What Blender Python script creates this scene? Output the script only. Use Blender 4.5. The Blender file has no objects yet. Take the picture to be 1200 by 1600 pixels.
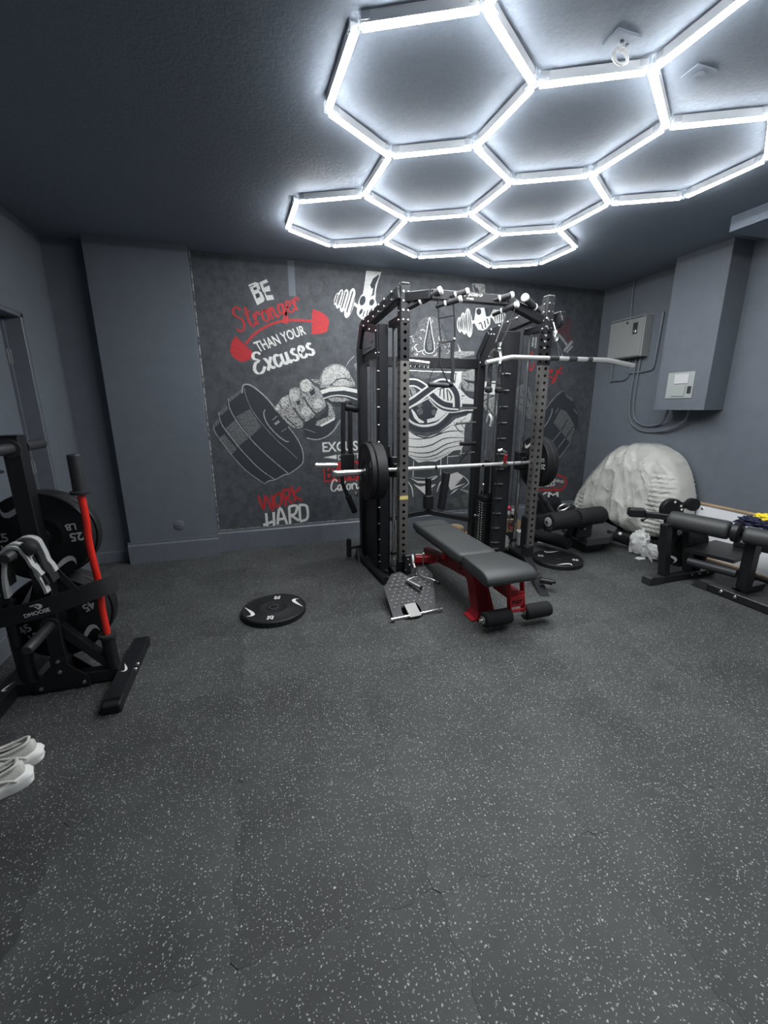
import bpy, math, random
from math import sin, cos, pi, radians
from mathutils import Vector, Matrix, noise

random.seed(11)
SC = bpy.context.scene
COL = SC.collection

# ------------------------------------------------------------------ camera, light level, exposure
def setup_camera():
    pitch, roll, head = 0.2492, 0.00395, radians(17.3)
    f = Vector((0, cos(pitch), -sin(pitch)))
    r = Vector((1, 0, 0))
    d = f.cross(r)
    c, s = cos(roll), sin(roll)
    r, d = r * c + d * s, d * c - r * s
    m = Matrix((r, -d, -f)).transposed()
    m = Matrix.Rotation(-head, 3, 'Z') @ m
    cam = bpy.data.cameras.new('camera')
    cam.sensor_fit = 'VERTICAL'
    cam.sensor_height = 36.0
    cam.lens = 643.0 / 1600.0 * 36.0
    cam.clip_start = 0.05
    o = bpy.data.objects.new('camera', cam)
    o.matrix_world = Matrix.Translation((0, 0, 1.43)) @ m.to_4x4()
    COL.objects.link(o)
    SC.camera = o
setup_camera()
w = bpy.data.worlds.new('World')
SC.world = w
w.use_nodes = True
w.node_tree.nodes['Background'].inputs[0].default_value = (0.5, 0.58, 0.68, 1)
w.node_tree.nodes['Background'].inputs[1].default_value = 0.02
SC.view_settings.view_transform = 'Standard'
SC.view_settings.look = 'None'
SC.view_settings.gamma = 1
SC.view_settings.use_curve_mapping = False
SC.view_settings.exposure = 0.0
TUBE_LIGHT = 84.0          # emission of the ceiling light tubes

# ------------------------------------------------------------------ materials
def mat(name, col, rough=.5, metal=0., spec=.5, coat=0., emit=None, estr=0., alpha=1., sheen=0.):
    m = bpy.data.materials.new(name)
    m.use_nodes = True
    b = m.node_tree.nodes['Principled BSDF']
    b.inputs['Base Color'].default_value = (*col, 1)
    b.inputs['Roughness'].default_value = rough
    b.inputs['Metallic'].default_value = metal
    b.inputs['Specular IOR Level'].default_value = spec
    b.inputs['Coat Weight'].default_value = coat
    b.inputs['Alpha'].default_value = alpha
    if emit:
        b.inputs['Emission Color'].default_value = (*emit, 1)
        b.inputs['Emission Strength'].default_value = estr
    return m

def N(m, t, **kw):
    n = m.node_tree.nodes.new(t)
    for k, v in kw.items():
        setattr(n, k, v)
    return n

def lk(m, a, b):
    m.node_tree.links.new(a, b)

def grain(m, scale=60., amt=.25, bump=.0, detail=3., col2=None, lo=.35, hi=.65, stretch=None, rough_amt=0.):
    """vary the base colour with a world-space noise and add a fine bump"""
    b = m.node_tree.nodes['Principled BSDF']
    g = N(m, 'ShaderNodeNewGeometry')
    vec = g.outputs['Position']
    if stretch:
        mp = N(m, 'ShaderNodeMapping')
        mp.inputs['Scale'].default_value = stretch
        lk(m, vec, mp.inputs['Vector'])
        vec = mp.outputs['Vector']
    n = N(m, 'ShaderNodeTexNoise')
    n.inputs['Scale'].default_value = scale
    n.inputs['Detail'].default_value = detail
    n.inputs['Roughness'].default_value = .65
    lk(m, vec, n.inputs['Vector'])
    r = N(m, 'ShaderNodeValToRGB')
    c = b.inputs['Base Color'].default_value[:]
    if col2 is None:
        col2 = [x * (1 - amt) for x in c[:3]]
    r.color_ramp.elements[0].position = lo
    r.color_ramp.elements[1].position = hi
    r.color_ramp.elements[0].color = (*col2, 1)
    r.color_ramp.elements[1].color = c
    lk(m, n.outputs['Fac'], r.inputs['Fac'])
    lk(m, r.outputs['Color'], b.inputs['Base Color'])
    if bump:
        bp = N(m, 'ShaderNodeBump')
        bp.inputs['Strength'].default_value = bump
        bp.inputs['Distance'].default_value = .004
        lk(m, n.outputs['Fac'], bp.inputs['Height'])
        lk(m, bp.outputs['Normal'], b.inputs['Normal'])
    return m

WALL = (.142, .160, .184)
M = {}
M['wall'] = grain(mat('wall_paint', WALL, .55, spec=.35), 9, .10, .0, 4)
M['ceiling'] = grain(mat('ceiling_paint', (.25, .29, .345), .6, spec=.3), 55, .10, .5, 5)
M['wall_trim'] = grain(mat('trim_paint', (.144, .161, .184), .4, spec=.45), 20, .1)
M['mural'] = grain(mat('mural_print', (.096, .105, .115), .62, spec=.3), 14, .5, .12, 9, lo=.3, hi=.72)
M['W'] = grain(mat('print_white', (.74, .74, .71), .6, spec=.3), 130, .45, 0, 3, col2=(.12, .125, .13), lo=.30, hi=.44)
M['F'] = grain(mat('print_pale_grey', (.42, .42, .40), .6, spec=.3), 75, .5, 0, 4, col2=(.07, .075, .08), lo=.38, hi=.56)
M['H'] = grain(mat('print_stippled_white', (.66, .66, .63), .6, spec=.3), 150, .5, 0, 3, col2=(.10, .105, .11), lo=.40, hi=.52)
M['G'] = grain(mat('print_grey', (.20, .205, .205), .6, spec=.3), 95, .7, 0, 4, col2=(.045, .05, .054), lo=.40, hi=.60)
M['L'] = grain(mat('print_line', (.40, .41, .415), .6, spec=.3), 90, .5, 0, 3, col2=(.07, .075, .08), lo=.33, hi=.5)
M['K'] = mat('print_dark', (.036, .043, .051), .6, spec=.3)
M['R'] = grain(mat('print_red', (.50, .035, .04), .6, spec=.3), 110, .5, 0, 3, col2=(.15, .02, .024), lo=.30, hi=.5)
M['edge'] = grain(mat('chipped_paint_edge', (.42, .42, .40), .6, spec=.3), 30, .5, 0, 6, col2=(.07, .08, .09), lo=.42, hi=.56)
M['D'] = grain(mat('print_dull_red', (.16, .045, .055), .6, spec=.3), 90, .5, 0, 3, col2=(.06, .035, .045), lo=.3, hi=.55)
M['black'] = grain(mat('black_powder_coat', (.011, .012, .0145), .42, spec=.5), 300, .3, .05)
M['black_sheet'] = grain(mat('black_sheet_metal', (.014, .015, .018), .5, spec=.45), 200, .2)
M['upright'] = grain(mat('satin_steel_upright', (.21, .205, .19), .42, metal=.6), 4, .45, 0, 3, stretch=(1, 1, .5))
M['rubber'] = grain(mat('black_rubber', (.012, .0125, .014), .55, spec=.4), 220, .3, .08)
M['rubber_edge'] = grain(mat('grey_black_rubber', (.028, .030, .033), .5, spec=.5), 200, .25, .05)
M['foam'] = grain(mat('black_foam', (.017, .018, .019), .8, spec=.3), 500, .4, .3)
M['vinyl'] = grain(mat('black_vinyl', (.050, .053, .053), .5, spec=.5), 350, .2, .15)
M['vinyl_piping'] = mat('black_vinyl_piping', (.012, .012, .013), .5)
M['chrome'] = mat('chrome', (.86, .86, .84), .2, metal=1.)
M['satin'] = mat('satin_chrome', (.84, .84, .82), .32, metal=.75)
M['steel'] = grain(mat('brushed_steel', (.58, .57, .54), .3, metal=1.), 60, .2)
M['bolt'] = mat('zinc_bolt', (.72, .72, .70), .25, metal=1.)
M['red_bar'] = mat('red_bar_coat', (.72, .022, .012), .35, coat=.3)
M['red_frame'] = grain(mat('red_powder_coat', (.30, .010, .018), .36, spec=.5), 200, .15)
M['red_bright'] = mat('red_plate', (.55, .02, .03), .4)
M['white_print'] = mat('white_print', (.78, .78, .76), .5)
M['grey_print'] = mat('grey_print', (.36, .36, .35), .5)
M['dark_print'] = mat('dark_print', (.02, .006, .008), .5)
M['white_cap'] = mat('white_plastic', (.78, .78, .76), .35)
M['yellow'] = mat('yellow_label', (.75, .62, .22), .5)
M['housing'] = mat('white_light_housing', (.62, .64, .66), .45)
M['clear'] = mat('frosted_clear_plastic', (.55, .60, .66), .2, alpha=.22)
M['grey_box'] = grain(mat('grey_enclosure_paint', (.27, .28, .275), .42, spec=.5), 30, .08)
M['grey_dark'] = mat('dark_grey_plastic', (.03, .032, .035), .4)
M['panel_grey'] = mat('panel_cover_grey', (.36, .385, .37), .45)
M['paper'] = grain(mat('paper_label', (.56, .56, .57), .6), 120, .25, 0, 2, col2=(.34, .34, .35), lo=.2, hi=.42)
M['whiteboard'] = mat('whiteboard_surface', (.80, .81, .82), .25)
M['wood'] = grain(mat('pale_wood_trim', (.50, .36, .22), .5), 40, .3, stretch=(1, .1, 1))
M['shoe'] = grain(mat('off_white_knit', (.66, .65, .60), .75), 260, .2, .2)
M['shoe_sole'] = mat('white_foam_sole', (.80, .80, .76), .6)
M['shoe_lining'] = mat('shoe_lining_grey', (.25, .25, .24), .8)
M['wrap_item'] = grain(mat('wrapped_cream_padding', (.50, .50, .46), .55), 9, .25, .3, 6)
M['cloth_navy'] = grain(mat('navy_cloth', (.012, .014, .045), .8), 150, .3, .1)
M['cloth_yellow'] = mat('yellow_cloth', (.80, .62, .03), .8)
M['cloth_white'] = grain(mat('white_bag_film', (.66, .67, .66), .4), 30, .2)
M['cloth_black'] = grain(mat('black_webbing', (.014, .0145, .016), .7), 220, .3, .15)
M['cloth_grey'] = grain(mat('pale_grey_webbing', (.50, .51, .50), .7), 160, .3, .1)
M['straw'] = grain(mat('tan_straw', (.46, .34, .19), .7), 200, .3, .2)
M['pink'] = mat('pink_plastic', (.75, .05, .12), .4)
M['rope'] = grain(mat('black_rope', (.03, .031, .032), .8), 200, .5, .2)
M['pedal'] = grain(mat('worn_tread_plate', (.050, .052, .053), .5, metal=.2), 30, .35, .1)
M['tread'] = mat('worn_tread_bump', (.36, .36, .36), .45, metal=.3)
M['dull_steel'] = mat('dull_grey_steel', (.28, .28, .265), .5, metal=.4)
M['logo_plate'] = mat('dark_logo_plate', (.10, .105, .115), .35)

def wrap_film():
    m = mat('clear_wrap_film', (.84, .84, .78), .13, spec=.7, alpha=.34)
    b = m.node_tree.nodes['Principled BSDF']
    g = N(m, 'ShaderNodeNewGeometry')
    mp = N(m, 'ShaderNodeMapping')
    mp.inputs['Rotation'].default_value = (.5, 0, 0)
    mp.inputs['Scale'].default_value = (1, 1.7, .7)
    lk(m, g.outputs['Position'], mp.inputs['Vector'])
    n = N(m, 'ShaderNodeTexNoise', noise_type='RIDGED_MULTIFRACTAL')
    n.inputs['Scale'].default_value = 6
    n.inputs['Detail'].default_value = 4
    n.inputs['Distortion'].default_value = .8
    lk(m, mp.outputs['Vector'], n.inputs['Vector'])
    bp = N(m, 'ShaderNodeBump')
    bp.inputs['Strength'].default_value = 1.
    bp.inputs['Distance'].default_value = .02
    lk(m, n.outputs['Fac'], bp.inputs['Height'])
    lk(m, bp.outputs['Normal'], b.inputs['Normal'])
    return m
M['film'] = wrap_film()

def floor_mat():
    m = mat('flecked_rubber_mat', (.021, .0235, .0235), .62, spec=.42)
    b = m.node_tree.nodes['Principled BSDF']
    g = N(m, 'ShaderNodeNewGeometry')
    oi = N(m, 'ShaderNodeObjectInfo')
    off = N(m, 'ShaderNodeVectorMath', operation='SCALE')
    off.inputs[0].default_value = (37, 53, 0)
    lk(m, oi.outputs['Random'], off.inputs['Scale'])
    add = N(m, 'ShaderNodeVectorMath', operation='ADD')
    lk(m, g.outputs['Position'], add.inputs[0])
    lk(m, off.outputs[0], add.inputs[1])
    base = add.outputs[0]
    # warp so that the flecks are irregular
    nz = N(m, 'ShaderNodeTexNoise')
    nz.inputs['Scale'].default_value = 130
    nz.inputs['Detail'].default_value = 1
    lk(m, base, nz.inputs['Vector'])
    sub = N(m, 'ShaderNodeVectorMath', operation='SUBTRACT')
    lk(m, nz.outputs['Color'], sub.inputs[0])
    sub.inputs[1].default_value = (.5, .5, .5)
    sc_ = N(m, 'ShaderNodeVectorMath', operation='SCALE')
    sc_.inputs['Scale'].default_value = .012
    lk(m, sub.outputs[0], sc_.inputs[0])
    ad2 = N(m, 'ShaderNodeVectorMath', operation='ADD')
    lk(m, base, ad2.inputs[0])
    lk(m, sc_.outputs[0], ad2.inputs[1])
    masks = []
    for scale, thr, keep in ((66, .14, .46), (100, .165, .44)):
        v = N(m, 'ShaderNodeTexVoronoi', voronoi_dimensions='2D')
        v.inputs['Scale'].default_value = scale
        v.inputs['Randomness'].default_value = 1.
        lk(m, ad2.outputs[0], v.inputs['Vector'])
        sp = N(m, 'ShaderNodeSeparateColor')
        lk(m, v.outputs['Color'], sp.inputs[0])
        k = N(m, 'ShaderNodeMath', operation='LESS_THAN')
        lk(m, sp.outputs[0], k.inputs[0])
        k.inputs[1].default_value = keep
        # each fleck has its own size
        sz = N(m, 'ShaderNodeMath', operation='MULTIPLY_ADD')
        lk(m, sp.outputs[1], sz.inputs[0])
        sz.inputs[1].default_value = thr * .75
        sz.inputs[2].default_value = thr * .45
        l = N(m, 'ShaderNodeMath', operation='LESS_THAN')
        lk(m, v.outputs['Distance'], l.inputs[0])
        lk(m, sz.outputs[0], l.inputs[1])
        mu = N(m, 'ShaderNodeMath', operation='MULTIPLY')
        lk(m, k.outputs[0], mu.inputs[0])
        lk(m, l.outputs[0], mu.inputs[1])
        # brightness of each fleck
        br = N(m, 'ShaderNodeMath', operation='MULTIPLY_ADD')
        lk(m, sp.outputs[2], br.inputs[0])
        br.inputs[1].default_value = .55
        br.inputs[2].default_value = .35
        m2 = N(m, 'ShaderNodeMath', operation='MULTIPLY')
        lk(m, mu.outputs[0], m2.inputs[0])
        lk(m, br.outputs[0], m2.inputs[1])
        masks.append(m2.outputs[0])
    mx = N(m, 'ShaderNodeMath', operation='MAXIMUM')
    lk(m, masks[0], mx.inputs[0])
    lk(m, masks[1], mx.inputs[1])
    # scuffed, dusty patches and fine crumb grain
    d1 = N(m, 'ShaderNodeTexNoise')
    d1.inputs['Scale'].default_value = 2.6
    d1.inputs['Detail'].default_value = 5
    d1.inputs['Roughness'].default_value = .6
    lk(m, base, d1.inputs['Vector'])
    d2 = N(m, 'ShaderNodeTexNoise')
    d2.inputs['Scale'].default_value = 420
    d2.inputs['Detail'].default_value = 2
    lk(m, base, d2.inputs['Vector'])
    r1 = N(m, 'ShaderNodeValToRGB')
    r1.color_ramp.elements[0].position = .35
    r1.color_ramp.elements[1].position = .72
    r1.color_ramp.elements[0].color = (.034, .0368, .036, 1)
    r1.color_ramp.elements[1].color = (.064, .068, .065, 1)
    lk(m, d1.outputs['Fac'], r1.inputs['Fac'])
    r2 = N(m, 'ShaderNodeMapRange')
    r2.inputs['From Min'].default_value = .3
    r2.inputs['From Max'].default_value = .7
    r2.inputs['To Min'].default_value = .72
    r2.inputs['To Max'].default_value = 1.3
    lk(m, d2.outputs['Fac'], r2.inputs['Value'])
    tv = N(m, 'ShaderNodeMapRange')
    tv.inputs['To Min'].default_value = .88
    tv.inputs['To Max'].default_value = 1.12
    lk(m, oi.outputs['Random'], tv.inputs['Value'])
    mm = N(m, 'ShaderNodeMath', operation='MULTIPLY')
    lk(m, r2.outputs[0], mm.inputs[0])
    lk(m, tv.outputs[0], mm.inputs[1])
    vs = N(m, 'ShaderNodeVectorMath', operation='SCALE')
    lk(m, r1.outputs['Color'], vs.inputs[0])
    lk(m, mm.outputs[0], vs.inputs['Scale'])
    mix = N(m, 'ShaderNodeMix', data_type='RGBA')
    lk(m, mx.outputs[0], mix.inputs[0])
    lk(m, vs.outputs[0], mix.inputs[6])
    mix.inputs[7].default_value = (.50, .515, .50, 1)
    lk(m, mix.outputs[2], b.inputs['Base Color'])
    bp = N(m, 'ShaderNodeBump')
    bp.inputs['Strength'].default_value = .35
    bp.inputs['Distance'].default_value = .002
    lk(m, d2.outputs['Fac'], bp.inputs['Height'])
    lk(m, bp.outputs['Normal'], b.inputs['Normal'])
    return m
M['floor'] = floor_mat()
M['diffuser'] = mat('lit_diffuser', (.8, .8, .8), .5, emit=(.95, .975, 1.0), estr=TUBE_LIGHT)

# ------------------------------------------------------------------ mesh helpers
ORG = {}
STUFF = {'bolt', 'tower_pin', 'tread_bump', 'stack_number', 'roller_pleat', 'bar_hook', 'slot', 'knurl_band', 'grip_mark', 'cam_hole', 'twist', 'screw'}
def V(*a):
    return Vector(a)

def rot(rx=0, ry=0, rz=0):
    return Matrix.Rotation(radians(rz), 3, 'Z') @ Matrix.Rotation(radians(ry), 3, 'Y') @ Matrix.Rotation(radians(rx), 3, 'X')

def frame(d):
    d = Vector(d).normalized()
    u = d.cross(Vector((0, 0, 1)))
    if u.length < 1e-4:
        u = Vector((1, 0, 0))
    u.normalize()
    return u, d.cross(u), d

class MB:
    def __init__(self):
        self.v, self.f = [], []
    def add(self, vs, fs):
        b = len(self.v)
        self.v += [Vector(p) for p in vs]
        self.f += [[i + b for i in q] for q in fs]
        return self
    def box(self, c, s, R=None, ch=.0):
        """box centred on c with size s, chamfered by ch"""
        c = Vector(c)
        hx, hy, hz = s[0] / 2, s[1] / 2, s[2] / 2
        R = R or Matrix.Identity(3)
        if ch <= 0:
            vs = [R @ Vector((x * hx, y * hy, z * hz)) + c for x in (-1, 1) for y in (-1, 1) for z in (-1, 1)]
            fs = [[0, 1, 3, 2], [4, 6, 7, 5], [0, 4, 5, 1], [2, 3, 7, 6], [0, 2, 6, 4], [1, 5, 7, 3]]
            return self.add(vs, fs)
        ch = min(ch, hx * .9, hy * .9, hz * .9)
        vs, idx = [], {}
        for x in (-1, 1):
            for y in (-1, 1):
                for z in (-1, 1):
                    for a in range(3):
                        p = Vector((x * hx, y * hy, z * hz))
                        q = [x * (hx - ch), y * (hy - ch), z * (hz - ch)]
                        q[a] = p[a]
                        idx[x, y, z, a] = len(vs)
                        vs.append(R @ Vector(q) + c)
        fs = []
        for a in range(3):
            b, d = (a + 1) % 3, (a + 2) % 3
            for s_ in (-1, 1):
                q = []
                for (i, j) in ((-1, -1), (1, -1), (1, 1), (-1, 1)):
                    k = [0, 0, 0]
                    k[a], k[b], k[d] = s_, i, j
                    q.append(idx[k[0], k[1], k[2], a])
                fs.append(q if s_ > 0 else q[::-1])
        for a in range(3):          # edges along axis a
            b, d = (a + 1) % 3, (a + 2) % 3
            for i in (-1, 1):
                for j in (-1, 1):
                    k0, k1 = [0, 0, 0], [0, 0, 0]
                    k0[a], k1[a] = -1, 1
                    k0[b] = k1[b] = i
                    k0[d] = k1[d] = j
                    q = [idx[(*k0, b)], idx[(*k1, b)], idx[(*k1, d)], idx[(*k0, d)]]
                    fs.append(q if i * j < 0 else q[::-1])
        for x in (-1, 1):
            for y in (-1, 1):
                for z in (-1, 1):
                    q = [idx[x, y, z, 0], idx[x, y, z, 1], idx[x, y, z, 2]]
                    fs.append(q if x * y * z > 0 else q[::-1])
        return self.add(vs, fs)
    def beam(self, p0, p1, a, b, ch=.004, up=(0, 0, 1)):
        """rectangular bar from p0 to p1; a = width across, b = height"""
        p0, p1 = Vector(p0), Vector(p1)
        d = (p1 - p0)
        L = d.length
        d.normalize()
        u = d.cross(Vector(up))
        if u.length < 1e-4:
            u = Vector((1, 0, 0))
        u.normalize()
        w_ = u.cross(d)
        R = Matrix((u, d, w_)).transposed()
        return self.box((p0 + p1) / 2, (a, L, b), R, ch)
    def cyl(self, p0, p1, r, n=16, r2=None, cap=True, ch=0.):
        p0, p1 = Vector(p0), Vector(p1)
        d = p1 - p0
        L = d.length
        r2 = r if r2 is None else r2
        if ch:
            return self.lathe([(0, 0), (r - ch, 0), (r, ch), (r2, L - ch), (r2 - ch, L), (0, L)], p0, d, n)
        return self.lathe(([(0, 0)] if cap else []) + [(r, 0), (r2, L)] + ([(0, L)] if cap else []), p0, d, n)
    def lathe(self, prof, o, axis, n=24):
        o = Vector(o)
        u, v_, d = frame(axis)
        vs, rings = [], []
        for (r, h) in prof:
            if r < 1e-6:
                rings.append([len(vs)])
                vs.append(o + d * h)
            else:
                rings.append(list(range(len(vs), len(vs) + n)))
                vs += [o + d * h + (u * cos(2 * pi * k / n) + v_ * sin(2 * pi * k / n)) * r for k in range(n)]
        fs = []
        for A, B in zip(rings, rings[1:]):
            for k in range(n):
                j = (k + 1) % n
                if len(A) == 1 and len(B) == 1:
                    continue
                if len(A) == 1:
                    fs.append([A[0], B[j], B[k]])
                elif len(B) == 1:
                    fs.append([A[k], A[j], B[0]])
                else:
                    fs.append([A[k], A[j], B[j], B[k]])
        return self.add(vs, fs)
    def tube(self, path, r, n=10, closed=False, cap=True):
        P = [Vector(p) for p in path]
        m_ = len(P)
        rr = r if isinstance(r, (list, tuple)) else [r] * m_
        vs, rings = [], []
        u = None
        for i in range(m_):
            a = P[i - 1] if (i or closed) else P[i]
            b = P[(i + 1) % m_] if (i < m_ - 1 or closed) else P[i]
            d = (b - a).normalized()
            if u is None:
                u = frame(d)[0]
            u = (u - d * u.dot(d))
            if u.length < 1e-5:
                u = frame(d)[0]
            u.normalize()
            w_ = d.cross(u)
            rings.append(list(range(len(vs), len(vs) + n)))
            vs += [P[i] + (u * cos(2 * pi * k / n) + w_ * sin(2 * pi * k / n)) * rr[i] for k in range(n)]
        fs = []
        prs = list(zip(rings, rings[1:])) + ([(rings[-1], rings[0])] if closed else [])
        for A, B in prs:
            for k in range(n):
                j = (k + 1) % n
                fs.append([A[k], A[j], B[j], B[k]])
        if cap and not closed:
            fs.append(rings[0][::-1])
            fs.append(rings[-1][:])
        return self.add(vs, fs)
    def prism(self, pts, n_, t):
        """polygon (3-D points, counter-clockwise seen along -n) extruded by t along n"""
        n_ = Vector(n_).normalized() * t
        P = [Vector(p) for p in pts]
        k = len(P)
        fs = [list(range(k))[::-1], list(range(k, 2 * k))]
        for i in range(k):
            j = (i + 1) % k
            fs.append([i, j, j + k, i + k])
        return self.add(P + [p + n_ for p in P], fs)
    def strip(self, path, wdir, wid, t):
        """flat band of width wid (along wdir, a vector or one per point) and thickness t"""
        P = [Vector(p) for p in path]
        m_ = len(P)
        Wd = [Vector(wdir[i]) if isinstance(wdir, list) else Vector(wdir) for i in range(m_)]
        vs, fs = [], []
        for i in range(m_):
            d = (P[min(i + 1, m_ - 1)] - P[max(i - 1, 0)]).normalized()
            w_ = Wd[i].normalized()
            nn = d.cross(w_).normalized()
            for a, b in ((-1, -1), (1, -1), (1, 1), (-1, 1)):
                vs.append(P[i] + w_ * (a * wid / 2) + nn * (b * t / 2))
        for i in range(m_ - 1):
            for k in range(4):
                j = (k + 1) % 4
                fs.append([i * 4 + k, i * 4 + j, i * 4 + 4 + j, i * 4 + 4 + k])
        fs.append([0, 3, 2, 1])
        e = (m_ - 1) * 4
        fs.append([e, e + 1, e + 2, e + 3])
        return self.add(vs, fs)
    def ball(self, c, r, n=12, sq=(1, 1, 1)):
        prof = [(r * sin(pi * k / (n // 2)), -r * cos(pi * k / (n // 2))) for k in range(n // 2 + 1)]
        b = len(self.v)
        self.lathe(prof, (0, 0, 0), (0, 0, 1), n)
        for i in range(b, len(self.v)):
            p = self.v[i]
            self.v[i] = Vector((p.x * sq[0] + c[0], p.y * sq[1] + c[1], p.z * sq[2] + c[2]))
        return self
    def build(self, name, m, parent=None, ang=35, label=None, world=True):
        me = bpy.data.meshes.new(name)
        off = Vector((0, 0, 0))
        if parent is not None and world:
            off = ORG.get(parent.name, Vector((0, 0, 0)))
        me.from_pydata([p - off for p in self.v], [], self.f)
        me.validate()
        me.update()
        if ang:
            me.shade_smooth()
            me.set_sharp_from_angle(angle=radians(ang))
        me.materials.append(M[m] if isinstance(m, str) else m)
        o = bpy.data.objects.new(name, me)
        COL.objects.link(o)
        if parent is not None:
            o.parent = parent
            ORG[o.name] = off
        if label:
            o['label'] = label
        if name in STUFF:
            o['kind'] = 'stuff'
        return o

def thing(name, label, cat, loc=(0, 0, 0), group=None, local=False):
    o = bpy.data.objects.new(name, None)
    o.empty_display_size = .1
    COL.objects.link(o)
    o.location = loc
    ORG[o.name] = Vector((0, 0, 0)) if local else Vector(loc)
    o['label'], o['category'] = label, cat
    if group:
        o['group'] = group
    return o

def tag(o, label, cat, group=None):
    o['label'], o['category'] = label, cat
    if group:
        o['group'] = group
    return o

def struct(o):
    o['kind'] = 'structure'
    return o

def copy_tree(o, parent=None):
    c = o.copy()
    COL.objects.link(c)
    if parent is not None:
        c.parent = parent
    for ch in list(o.children):
        copy_tree(ch, c)
    return c

def text_geo(s, bold=.0, spacing=1.0):
    """built-in font -> flat polygons scaled into the unit square"""
    cu = bpy.data.curves.new('txt', 'FONT')
    cu.body = s
    cu.offset = bold
    cu.space_character = spacing
    cu.resolution_u = 3
    o = bpy.data.objects.new('txt', cu)
    COL.objects.link(o)
    dg = bpy.context.evaluated_depsgraph_get()
    me = o.evaluated_get(dg).to_mesh()
    vs = [v.co.copy() for v in me.vertices]
    fs = [list(p.vertices) for p in me.polygons]
    o.evaluated_get(dg).to_mesh_clear()
    bpy.data.objects.remove(o)
    bpy.data.curves.remove(cu)
    x0, x1 = min(v.x for v in vs), max(v.x for v in vs)
    y0, y1 = min(v.y for v in vs), max(v.y for v in vs)
    return [((v.x - x0) / (x1 - x0), (v.y - y0) / (y1 - y0)) for v in vs], fs, (x1 - x0) / (y1 - y0)

def text_on(mb, s, o, ux, uy, w_=None, h=None, bold=.0):
    """letters centred on o; ux = reading direction, uy = up"""
    uv, fs, asp = text_geo(s, bold)
    ux, uy, o = Vector(ux).normalized(), Vector(uy).normalized(), Vector(o)
    if h is None:
        h = w_ / asp
    if w_ is None:
        w_ = h * asp
    return mb.add([o + ux * ((u - .5) * w_) + uy * ((v - .5) * h) for u, v in uv], fs)

TICK = [(1.0, .46), (.2, .02), (-.1, -.12), (-.4, -.22), (-.68, -.24), (-.88, -.12), (-.93, .08), (-.86, .3), (-.74, .5),
        (-.78, .32), (-.76, .18), (-.66, .1), (-.5, .08), (-.3, .11), (0, .18)]
def tick_on(mb, o, ux, uy, size):
    """the curved tick emblem"""
    o, ux, uy = Vector(o), Vector(ux).normalized(), Vector(uy).normalized()
    return mb.add([o + ux * (x * size / 2) + uy * (y * size / 2) for x, y in TICK], [list(range(len(TICK)))])

def smooth_path(pts, n=4, closed=False):
    P = [Vector(p) for p in pts]
    r, m_ = [], len(P)
    for i in range(m_ if closed else m_ - 1):
        if closed:
            a, b, c, d = P[i - 1], P[i], P[(i + 1) % m_], P[(i + 2) % m_]
        else:
            a, b, c, d = P[max(i - 1, 0)], P[i], P[i + 1], P[min(i + 2, m_ - 1)]
        for k in range(n):
            t = k / n
            r.append(.5 * ((2 * b) + (c - a) * t + (2 * a - 5 * b + 4 * c - d) * t * t + (3 * b - a - 3 * c + d) * t ** 3))
    if not closed:
        r.append(P[-1])
    return r

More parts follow.
